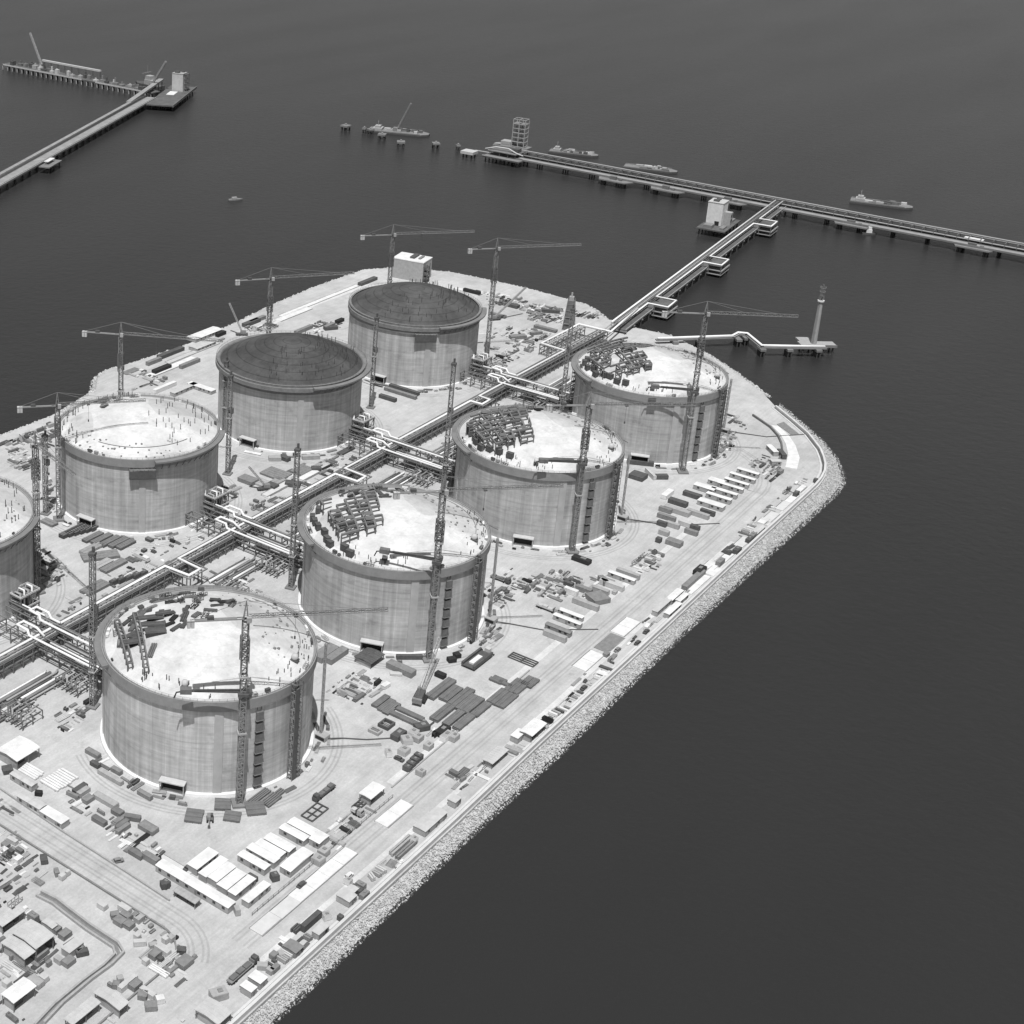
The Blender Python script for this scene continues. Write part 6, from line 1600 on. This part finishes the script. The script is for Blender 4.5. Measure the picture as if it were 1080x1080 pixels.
part('kerb', ribbon([(-104.3, 60), (-104.3, 10), (-104.4, -40)] + arc(-119, -66, 14.6, 0, -90, 10) + [(-150, -80.8), (-230, -82)], .3, 0, .8), M_MID, t)
t = thing('yard_fence', 'thin fence line beside the white slabs on the shore road', 'fence')
f = MB()
for i in range(30):
    x = -78 + i * 3.2; f.bar((x, -86.6, 0), (x, -86.6, 1.8), .16)
f.bar((-78, -86.6, 1.7), (15, -86.6, 1.7), .12).bar((-78, -86.6, .9), (15, -86.6, .9), .1)
part('rail', f, M_MID, t)
t = thing('curved_kerb', 'dark curved kerb bordering the white paving at the rounded shore corner', 'kerb')
part('kerb', ribbon([(512, -40), (500.4, -56), (490, -65), (479.8, -71), (466, -77), (450, -80), (440, -80.5)], .5, 0, 1.4), M_STEEL, t)
cres = [(504.5, -55.2), (493.5, -65.5), (481.0, -73.6), (465.9, -80.6), (446.8, -86.0), (448.8, -92.4), (466.3, -87.6), (483.7, -78.6), (495.8, -70.0), (506.9, -58.5)]
solid('cast_slab', MB().prism(cres, 0, .3), M_WHITE, 'white curved paving slab at the rounded shore corner', 'slab')
solid('cast_slab', MB().prism([(508.7, -57.2), (497.5, -71.4), (502.0, -74.8), (515.8, -59.1)], 0, .3), M_MID, 'grey rectangular pad beside the curved white paving', 'slab')

# white block building and derrick on the far shore
t = thing('block_building', 'large pale block building with white flat roof on the far shore', 'building', (606, 285, 0), radians(-80))
part('wall', MB().box(0, 0, 0, 27, 19, 16.5), M_LIGHT, t)
part('roof', MB().box(0, 0, 16.5, 27.4, 19.4, .6), M_WHITE, t)
part('roof_unit', MB().box(1, 2, 17.1, 4, 11, 1.5), M_DARK, t); part('roof_unit', MB().box(7, 2, 17.1, 2, 9, 1.2), M_MID, t)
st = MB()
for z in (4, 8.5, 13): st.box(15.2, -6, z, 3.4, 6, .4).bar((16.8, -9, z - 4), (16.8, -3, z), .8, .3)
for x, y in ((16.8, -9), (16.8, -3)): st.box(x, y, 0, .4, .4, 16)
part('stair_landing', st, M_DARK, t)
t = thing('tapered_tower', 'grey tapered lattice tower clad in sheeting beside the far end of the pipe rack', 'tower', (581, 129, 0), .4)
part('shaft', MB().box(0, 0, 0, 7.4, 7.4, 23, 0, .6), M_STEEL, t)
lg_ = MB()
for sx in (-1, 1):
    for sy in (-1, 1): lg_.bar((sx * 4.4, sy * 4.4, 0), (sx * 2.4, sy * 2.4, 24), .4)
part('corner_post', lg_, M_MID, t)
part('head', MB().box(0, 0, 23, 3.4, 3.4, 3).box(0, 0, 26, 1.2, 1.2, 3), M_LIGHT, t)
f = MB()
for z, k in ((5, .95), (10, .82), (15, .7), (20, .58)): f.box(0, 0, z, 9.0 * k, 9.0 * k, .3)
part('landing', f, M_MID, t)
for (x, y, r, lab, L, el) in [(560, 180, -.6, 'dark mobile crane with raised boom by the far shore, right of the last dark tank', 32, .75), (400, 300, 2.3, 'mobile crane with short raised boom on the back shore by the nearer dark tank', 24, 1.15), (206, 128, 2.5, 'small crawler crane in front of the post dotted tank', 16, .9)]:
    t = thing('mobile_crane', lab, 'mobile crane', (x, y, 0), r)
    part('carrier', MB().box(0, 0, .7, 9, 2.7, 1.0), M_DARK, t)
    wheels(t, (-3, -1.5, 1.5, 3), 1.2)
    h = part('house', MB().box(-1, 0, 1.7, 4, 2.5, 2), M_MID, t); part('window', MB().box(1.05, .5, 2.4, .1, 1.1, 1), M_GLASS, h)
    part('boom', lattice(MB(), (0, 0, 3), (L * cos(el), 0, 3 + L * sin(el)), .95, 14, .3, .16), M_LIGHT, t)

# ---------------------------------------------------------------- small loose gear
def g_bundle(M):
    b = MB()
    for i in range(5): b.tube([(-3, -.8 + .4 * i, .35), (3, -.8 + .4 * i, .35)], .19, 6)
    for i in range(4): b.tube([(-2.9, -.6 + .4 * i, .7), (2.9, -.6 + .4 * i, .7)], .19, 6)
    b.box(-2, 0, 0, .2, 2.2, .17).box(2, 0, 0, .2, 2.2, .17); return b
def g_stack(M):
    b = MB()
    for i in range(3): b.box(0, -.75 + .75 * i, .15, 5, .55, .45)
    b.box(.2, 0, .62, 4.4, 1.9, .3).box(-1.5, 0, 0, .25, 2.2, .14).box(1.5, 0, 0, .25, 2.2, .14); return b
def g_box(M):
    b = MB().box(0, 0, .2, 2.8, 2.0, 1.5).box(0, 0, 1.7, 2.9, 2.1, .12)
    for s in (-1, 0, 1): b.box(s * 1.1, 0, 0, .2, 2.0, .2)
    for x in (-1.2, 0, 1.2):
        for s in (-1, 1): b.box(x, s * 1.03, .2, .14, .06, 1.5)
    return b
def g_skip(M):
    b = MB(); a, c = (1.3, 1.0), (1.9, 1.2)
    lo = [(-a[0], -a[1], .1), (a[0], -a[1], .1), (a[0], a[1], .1), (-a[0], a[1], .1)]; hi = [(-c[0], -c[1], 1.5), (c[0], -c[1], 1.5), (c[0], c[1], 1.5), (-c[0], c[1], 1.5)]
    li = [(x * .94, y * .94, .25) for x, y, z in lo]; hI = [(x * .94, y * .94, 1.5) for x, y, z in hi]
    f = [(3, 2, 1, 0)]
    for i in range(4):
        j = (i + 1) % 4
        f += [(i, j, 4 + j, 4 + i), (4 + i, 4 + j, 12 + j, 12 + i), (8 + j, 8 + i, 12 + i, 12 + j)]
    f.append((8, 9, 10, 11))
    return b.add(lo + hi + li + hI, f)
def g_drum(M):
    b = MB()
    for y in (-.7, .7): b.tube([(0, y - .08, 1.1), (0, y + .08, 1.1)], 1.1, 16)
    return b.tube([(0, -.65, 1.1), (0, .65, 1.1)], .6, 12)
def g_gen(M):
    b = MB().box(0, 0, .3, 3.6, 1.5, 1.6).box(0, 0, 0, 4.0, 1.3, .3).box(1.2, 0, 1.9, .3, .3, .8).box(-.8, 0, 1.9, 1.2, 1.0, .12); return b
def g_plates(M):
    b = MB()
    for i in range(3): b.box(.1 * i, -.1 * i, .12 + i * .22, 4.6, 2.3, .16)
    for s in (-.8, 0, .8): b.box(0, s, .74, 4.4, .14, .16)
    return b.box(-1.5, 0, 0, .3, 2.3, .12).box(1.5, 0, 0, .3, 2.3, .12)
def g_pipes(M):
    b = MB()
    for y in (-.9, 0, .9): b.tube([(-4, y, .45), (4, y + .1, .45)], .4, 8)
    return b.box(-2.5, 0, 0, .3, 2.6, .12).box(2.5, 0, 0, .3, 2.6, .12)
def g_pallet(M):
    b = MB()
    for y in (-.8, 0, .8): b.box(0, y, 0, 2.2, .2, .2)
    for i in range(4): b.box(-.8 + i * .53, 0, .2, .4, 2.0, .08)
    return b.box(-.1, 0, .28, 1.8, 1.7, .5).box(.1, .1, .78, 1.4, 1.3, .4)
def g_tubes(M):
    b = MB(); q = random.Random(4)
    for i in range(9): b.bar((-3 + q.uniform(-.5, .5), -.9 + .22 * i, .2 + .1 * (i % 3)), (3 + q.uniform(-.5, .5), -.9 + .22 * i + q.uniform(-.3, .3), .2 + .1 * (i % 2)), .16)
    return b
def g_drums(M):
    b = MB()
    for x in (-.7, 0, .7):
        for y in (-.35, .35): b.tube([(x, y, 0), (x, y, .9)], .3, 10)
    return b
def g_frame(M):
    b = MB()
    for y in (-1, 1): b.bar((-2.5, y, .3), (2.5, y, .3), .25).bar((-2.5, y, 1.5), (2.5, y, 1.5), .2)
    for x in (-2.5, -.8, .8, 2.5):
        b.bar((x, -1, .3), (x, 1, .3), .2)
        for y in (-1, 1): b.bar((x, y, 0), (x, y, 1.6), .2)
    return b
def g_tarp(M):
    q = random.Random(9); vs = []; n = 7; m = 5
    for i in range(n):
        for j in range(m):
            e = i in (0, n - 1) or j in (0, m - 1)
            vs.append((-2.4 + 4.8 * i / (n - 1), -1.4 + 2.8 * j / (m - 1), 0 if e else .9 + q.uniform(-.25, .35)))
    return MB().add(vs, [(i * m + j, (i + 1) * m + j, (i + 1) * m + j + 1, i * m + j + 1) for i in range(n - 1) for j in range(m - 1)])
GEAR = [('pipe_bundle', 'pipe bundle', 'pipe bundle', g_bundle), ('timber_stack', 'beam stack', 'beam stack', g_stack), ('wooden_crate', 'battened crate', 'crate', g_box), ('waste_skip', 'open skip', 'skip', g_skip), ('cable_drum', 'cable drum', 'cable drum', g_drum), ('generator_set', 'generator set', 'generator', g_gen), ('panel_stack', 'panel stack', 'panel stack', g_plates), ('pipe_row', 'pipe row', 'pipe row', g_pipes), ('loaded_pallet', 'loaded pallet', 'pallet', g_pallet), ('scaffold_tubes', 'tube heap', 'scaffold tubes', g_tubes), ('drum_group', 'drum group', 'drums', g_drums), ('steel_trestle', 'steel trestle', 'trestle frame', g_frame), ('covered_heap', 'sheet covered heap', 'covered heap', g_tarp)]
def gear(i, tone):
    nm, noun, cat, fn = GEAR[i]
    return nm, noun, cat, shared(('g', i, tone), lambda: fn(0).mesh(nm, TONES[tone]))
CLUTTER = [[(141.3, 278.4), (147.6, 276.7), (152.1, 266.8), (135.1, 245.3), (124.3, 252.2)],
[(260.9, 314.6), (360.7, 294.7), (343.9, 285.1), (285.3, 282.4), (253.8, 288.3)],
[(314, 316.8), (388.8, 322.5), (398.5, 312.3), (357, 291.7)],
[(418, 314.3), (458.5, 318.6), (428.2, 288.5), (408.3, 302.1)],
[(-49.7, 22.4), (-40.9, 17.8), (-46.2, -6.5), (-53, -8.6)],
[(-66.7, 17.7), (-64, 4.3), (-71.1, -17.8), (-81.3, -25.4), (-80.1, -11), (-77.5, 9)],
[(-72, -16.8), (-69.2, -19.9), (-73.9, -39.8), (-78.8, -40.5), (-80.4, -26.4)],
[(-105.9, 17.7), (-102.6, 9.3), (-106.4, -0.6), (-118.1, -1.2), (-121.5, 1)],
[(-37, 56.5), (-16.7, 56.1), (-16.6, 53.5), (-30.5, 44.6), (-39.3, 42.5), (-44.1, 46.7)],
[(201.5, -22.8), (221.9, -24.2), (211.6, -33.8), (179.9, -45.4), (177.7, -36.6)],
[(460.2, -37.1), (481.7, -40.7), (455.7, -51.2), (436, -48.5)],
[(439.4, -65.8), (457.7, -71.8), (439.3, -78.9), (431.3, -70.3)],
[(220.7, -50.3), (231.5, -55.5), (229.2, -75.7), (218.4, -76.4), (209.6, -57.4)],
[(237.5, -62.1), (251.3, -67.2), (246.8, -78.8), (226.7, -79.2), (232.9, -66.8)],
[(268.2, -68.6), (287.8, -69.1), (294.1, -79.5), (272.3, -83.4), (261.9, -78.8)],
[(69.2, -65.8), (75.1, -72.3), (73.1, -81.1), (62.4, -80.2), (61.3, -70.8)],
[(-34.8, -82.3), (-20.4, -84), (-22.5, -89.8), (-33.4, -87.8)],
[(-21.1, -79), (7.2, -78.2), (7.2, -84.8), (-17.4, -85.2)],
[(-105.6, -103.8), (-88.7, -104.7), (-82.5, -108.2), (-92.9, -110), (-108.5, -110.1)],
[(-84, -103.2), (-66.4, -105.4), (-59.5, -109.6), (-79.3, -111.8), (-87.2, -109.7)],
[(-32, -105), (-12.8, -106.7), (-14.9, -112.3), (-30.7, -110.3)],
[(-118.8, -74.3), (-111.9, -75.6), (-109.8, -86.9), (-120.7, -89.8), (-122.4, -79.1)],
[(-127.6, -103.5), (-126.1, -109.9), (-131.8, -104), (-134.1, -99.8)],
[(-169.6, -55.6), (-165.1, -59.4), (-167.7, -63.8), (-172.3, -58.5)],
[(-149.1, -30.4), (-147.7, -39.7), (-145, -49.1), (-148.2, -45.5), (-151.6, -36.6)],
[(-147.7, -75.4), (-143.3, -82.7), (-148.2, -85.6), (-153, -78.8)],
[(478.1, 139.9), (509, 136.9), (442.8, 107.5), (448.5, 128.7)],
[(607.8, 234.3), (616.5, 215.9), (616.8, 170.4), (619.7, 149.9), (594.9, 158.6), (594.2, 203)],
[(457.9, 277.4), (477.3, 265.3), (457.4, 253.6), (441.1, 262.8)],
[(263.1, 143.4), (294, 125.6), (299.9, 127), (261.3, 134)],
[(193.4, 146.3), (199.4, 143.3), (184, 129.6), (180.5, 133.3)],
[(60.9, 162), (63, 148.3), (40.5, 132.7), (41.5, 142.3)],
[(130.8, 230.9), (133.2, 223.5), (104.2, 196.4), (103.8, 205.5)],
[(484, -26.6), (475.1, -43.3), (434, -49.4), (416.4, -42.5), (396.2, -44.2), (429.2, -44.2)],
[(508.7, -25.9), (482.5, -51.4), (484.5, -46.9), (498.2, -28.3)],
[(453.3, -76.1), (434.3, -91.1), (418.6, -86.9), (422.1, -77.8)],
[(64.1, -43.2), (68.8, -42.6), (72.9, -55.7), (61.9, -57.7)],
[(44.2, -96.2), (61.4, -102.6), (56.7, -107.7), (32.7, -105.6)],
[(151.7, -39.5), (164.2, -53.1), (150.5, -56.1), (138.3, -48.7)],
[(621.2, 148.3), (630.8, 126.3), (617.5, 122.6), (608, 138.4)],
[(597.7, 203.3), (612.3, 188), (599.9, 182.6), (590.2, 198.9)],
[(67, 203), (89.8, 212), (63.5, 159.2), (47.5, 146.6), (14.6, 140.1)],
[(174.2, 318), (186.7, 304.7), (187.6, 281.6), (165.9, 262.3), (144.1, 285.7)],
[(-47.6, 80.3), (-40.4, 79.7), (-25.5, 80.9), (-25.7, 78.6), (-47.2, 72.5), (-53.1, 74.3)],
[(22.4, 101.6), (33.4, 99.4), (28.6, 91.6), (16.9, 94.6)],
[(22, 54), (120, 54), (120, 88), (22, 88)],
[(168, 54), (264, 54), (264, 88), (168, 88)],
[(312, 54), (410, 54), (410, 88), (312, 88)],
[(-100, 104), (-20, 104), (-20, 116), (-100, 116)],
[(20, 105), (130, 105), (140, 122), (100, 135), (60, 128), (25, 118)],
[(165, 105), (290, 105), (285, 122), (240, 135), (200, 128), (170, 118)],
[(60, -109), (330, -106), (330, -101), (60, -103)],
[(330, -106), (440, -103), (430, -97), (330, -100)],
[(-170, -50), (-130, -50), (-130, -10), (-170, -10)],
[(-98, 20), (-93, 20), (-93, 85), (-98, 85)],
[(200, -30), (235, -45), (235, -62), (205, -58)],
[(60, -20), (84, -18), (84, -40), (62, -48)],
[(545.2, 172.9), (572, 135.6), (516, 124.9), (479.9, 127.6), (506.6, 154.6)],
[(608.1, 179.6), (611, 150.6), (587.1, 138), (578.7, 159.3)],
[(-111.9, 11.4), (-105.9, -3.6), (-116.1, -16.5), (-133.8, -12.2)],
[(-103.5, -46), (-103.7, -71.7), (-108.1, -84.5), (-122.2, -85.7), (-115.7, -61.9)],
]

CW = ['behind the tank at the left edge', 'on the back shore left of the dark tanks', 'on the back shore between the dark tanks', 'beside the cabins behind the nearer dark tank',
      'at the lower left foot of the nearest tank', 'mid yard left of the nearest tank', 'at the right end of the laydown yard', 'left of the lower left road',
      'between pipe pits and the nearest tank', 'just right of the second right row tank', 'at the farthest right tank right foot', 'above the parallel white cabins',
      'around the second tank containers', 'at the right end of the container rows', 'in the narrow rows by the third tank', 'at the lower end of the plate yard',
      'above the long white slab', 'below the small white canopy', 'by the parapet at the bottom edge', 'along the parapet below the slabs', 'along the parapet right of the slabs',
      'in the right part of the bottom lot', 'beside the building at the bottom edge', 'at the bottom left corner', 'around the big sheds at bottom left', 'between the bottom edge sheds',
      'by the farthest pipe rack crossing', 'right of the farthest dark tank', 'left of the farthest dark tank', 'on the rack side of the nearer dark tank', 'by the valve platform of the dotted tank',
      'right of the left edge tank', 'left of the post dotted tank', 'along the farthest right tank foot', 'on the farthest right ring track', 'inside the curved kerb', 'at the left edge of the plate yard',
      'along the parapet below the plates', 'right of the second tank foot', 'by the start of the jetty trestle', 'on the far shore by the tower crane', 'at the left edge beyond the tank', 'on the back shore at the left edge', 'in the pipe pits at the left edge', 'by the cross rack of the nearest tank',
      'in the rack yard behind the nearest tank', 'in the rack yard behind the second tank', 'in the rack yard behind the third tank', 'on the left strip of the main rack', 'between rack and post dotted tank', 'between rack and nearer dark tank', 'in the parapet strip by the middle yard', 'in the parapet strip near the corner', 'at the lower left of the bottom lot', 'on the upper left of the lower road', 'between the second and third right tanks', 'between the nearest and second right tanks', 'between the farthest dark tank and rack', 'on the far shore by the tapered tower', 'in the upper left of the bottom lot', 'in the middle of the bottom lot']
def inside(x, y, P):
    r = False; j = len(P) - 1
    for i in range(len(P)):
        if (P[i][1] > y) != (P[j][1] > y) and x < (P[j][0] - P[i][0]) * (y - P[i][1]) / (P[j][1] - P[i][1]) + P[i][0]: r = not r
        j = i
    return r
boxes = [(x, y, hypot(L, w) * .42) for its in YARD.values() for (k, x, y, r, L, w, h, tn) in its]
rr = random.Random(77)
for ci, P in enumerate(CLUTTER):
    A_ = abs(sum(P[i - 1][0] * P[i][1] - P[i][0] * P[i - 1][1] for i in range(len(P)))) / 2
    n = int(min(84, max(10, A_ / 7)))
    xs = [p[0] for p in P]; ys = [p[1] for p in P]; put = []
    cells = []; y = min(ys) + 1
    while y < max(ys):
        x = min(xs) + rr.uniform(0, 2); rowrot = rr.choice((0, 0, pi / 2)); gap = rr.uniform(1.9, 3.0)
        while x < max(xs):
            cells.append((x, y, rowrot)); x += gap * rr.uniform(.9, 1.5) * (1.5 if rowrot == 0 else 1)
        y += rr.uniform(2.0, 3.6)
    rr.shuffle(cells)
    for x, y, base in cells:
        if len(put) >= n: break
        x += rr.gauss(0, .25); y += rr.gauss(0, .25)
        if not inside(x, y, P) or y > (311 if 285 < x < 590 else 289): continue
        if any(hypot(x - a, y - b) < r + .6 for a, b, r in boxes): continue
        if any(hypot(x - a, y - b) < 48.5 for a, b in TC.values()): continue
        put.append((x, y))
        i = rr.choices(range(13), (4, 3.4, 3.4, 2, 1.4, 2, 4, 4, 3.4, 4, 2, 3, 3))[0]; tone = rr.choices('wlpmdks', (1.3, 1.8, 1.5, 2.4, 2.2, .5, 1.5))[0]
        nm, noun, cat, me = gear(i, tone)
        lab = 'small %s %s %s' % (TONE_WORD[tone], noun, CW[ci])
        o = obj(nm, me, None, (x, y, .03), base + rr.gauss(0, .05))
        k = rr.choice((.4, .5, .55, .65, .8, 1.0, 1.15)); o.scale = (k * rr.uniform(.8, 1.5), k * rr.uniform(.7, 1.1), k * rr.uniform(.7, 1.2))
        tag(o, lab, cat, '%s %ss %s' % (TONE_WORD[tone], noun, CW[ci]))
# gear round the feet of the tanks
FT = {'R1': 'nearest tank', 'R2': 'second right row tank', 'R3': 'third right row tank', 'R4': 'farthest right row tank', 'L2': 'post dotted white tank', 'L3': 'nearer dark roofed tank', 'L4': 'farthest dark roofed tank'}
for k, who in FT.items():
    cx, cy = TC[k]
    for j in range(46):
        a = radians(rr.uniform(168, 345)); r = rr.choice((48.3, 48.8, 50.2, 51.5, 53))
        x, y = cx + r * cos(a), cy + r * sin(a)
        if any(hypot(x - p, y - q) < rr_ + .5 for p, q, rr_ in boxes): continue
        i = rr.choices(range(13), (4, 3, 3, 1, 1, 2, 3, 3, 3, 4, 2, 3, 2))[0]; tone = rr.choices('wlpmdks', (.6, 1.5, 1, 2.4, 2.6, .6, 2))[0]
        nm, noun, cat, me = gear(i, tone)
        o = obj(nm, me, None, (x, y, .05), a + pi / 2 + rr.gauss(0, .1)); kk = rr.uniform(.45, .9); o.scale = (kk * rr.uniform(.8, 1.6), kk, kk)
        tag(o, 'small %s %s at the foot of the %s' % (TONE_WORD[tone], noun, who), cat, '%s %ss at the foot of the %s' % (TONE_WORD[tone], noun, who))
# gear on the domes
RN = {'R1': 'the nearest tank', 'R2': 'the second right row tank', 'R3': 'the third right row tank', 'R4': 'the farthest right row tank', 'L1': 'the tank cut by the left edge', 'L2': 'the post dotted white tank'}
for k, (cx, cy) in TC.items():
    if k not in RN: continue
    n = 64 if k == 'R1' else 34 if k[0] == 'R' else 12
    for _ in range(n):
        if k == 'R1': x, y = rr.uniform(-30, 24), rr.uniform(3, 38)
        elif k[0] == 'R': x, y = rr.uniform(2, 26), rr.uniform(12, 38)
        else: x, y = rr.uniform(-10, 25), rr.uniform(18, 40)
        if hypot(x, y) > 41.5: continue
        i = rr.choice((0, 1, 9, 6, 6, 0, 9, 11, 7)); tone = rr.choice('mddsdk')
        nm, noun, cat, me = gear(i, tone); r = hypot(x, y)
        o = obj(nm, me, None, (cx + x, cy + y, dome_z(r) + .1), 0)
        sl = math.asin(min(.9, r / ((44.4 ** 2 + DOME ** 2) / (2 * DOME)))); ax_ = atan2(y, x)
        o.rotation_euler = (Matrix.Rotation(ax_, 3, 'Z') @ Matrix.Rotation(sl, 3, 'Y') @ Matrix.Rotation(rr.uniform(-1, 1) - ax_, 3, 'Z')).to_euler()
        tag(o, '%s %s resting on the roof of %s' % (TONE_WORD[tone], noun, RN[k]), cat, '%s %ss on the roof of %s' % (TONE_WORD[tone], noun, RN[k]))
    for j in range(22 if k[0] == 'R' else 12):
        a = rr.uniform(0, 2 * pi); r = 43.6
        i = rr.choice((2, 5, 8, 3, 10, 11)); tone = rr.choice('mdlwd')
        nm, noun, cat, me = gear(i, tone)
        o = obj(nm, me, None, (cx + r * cos(a), cy + r * sin(a), 44.55), a + pi / 2); o.scale = (.8, .6, .8)
        tag(o, '%s %s at the roof rim of %s' % (TONE_WORD[tone], noun, RN[k]), cat, '%s %ss at the roof rim of %s' % (TONE_WORD[tone], noun, RN[k]))
    if k in ('R2', 'R3', 'R4'):
        for j in range(9):
            a = radians(118 + j * 8 + rr.uniform(-2, 2)); r = rr.uniform(38.5, 42)
            nm, noun, cat, me = gear(2, 'd')
            o = obj(nm, me, None, (cx + r * cos(a), cy + r * sin(a), dome_z(r) + .2), a + pi / 2); o.scale = (1.3, 1.2, 1.7)
            tag(o, 'dark grey crate along the left roof edge of ' + RN[k], cat, 'dark crates along the left roof edge of ' + RN[k])
    if k[0] == 'R':
        for j, a in enumerate((205, 285)):
            a = radians(a); r = 39
            t = thing('mixer_pot', 'round pale mixer on the dome edge at the %s of %s' % (('left', 'right')[j], RN[k]), 'mixer', (cx + r * cos(a), cy + r * sin(a), dome_z(r) + .3), a, 'mixers on the dome edges')
            part('drum', MB().tube([(0, -1.2, 1.6), (0, -.7, 1.6), (0, .7, 1.6), (0, 1.3, 1.6)], [.7, 1.5, 1.5, .8], 12), M_PALE, t, True)
            part('stand', MB().box(0, 0, 0, 3.4, 2.6, .5), M_DARK, t)
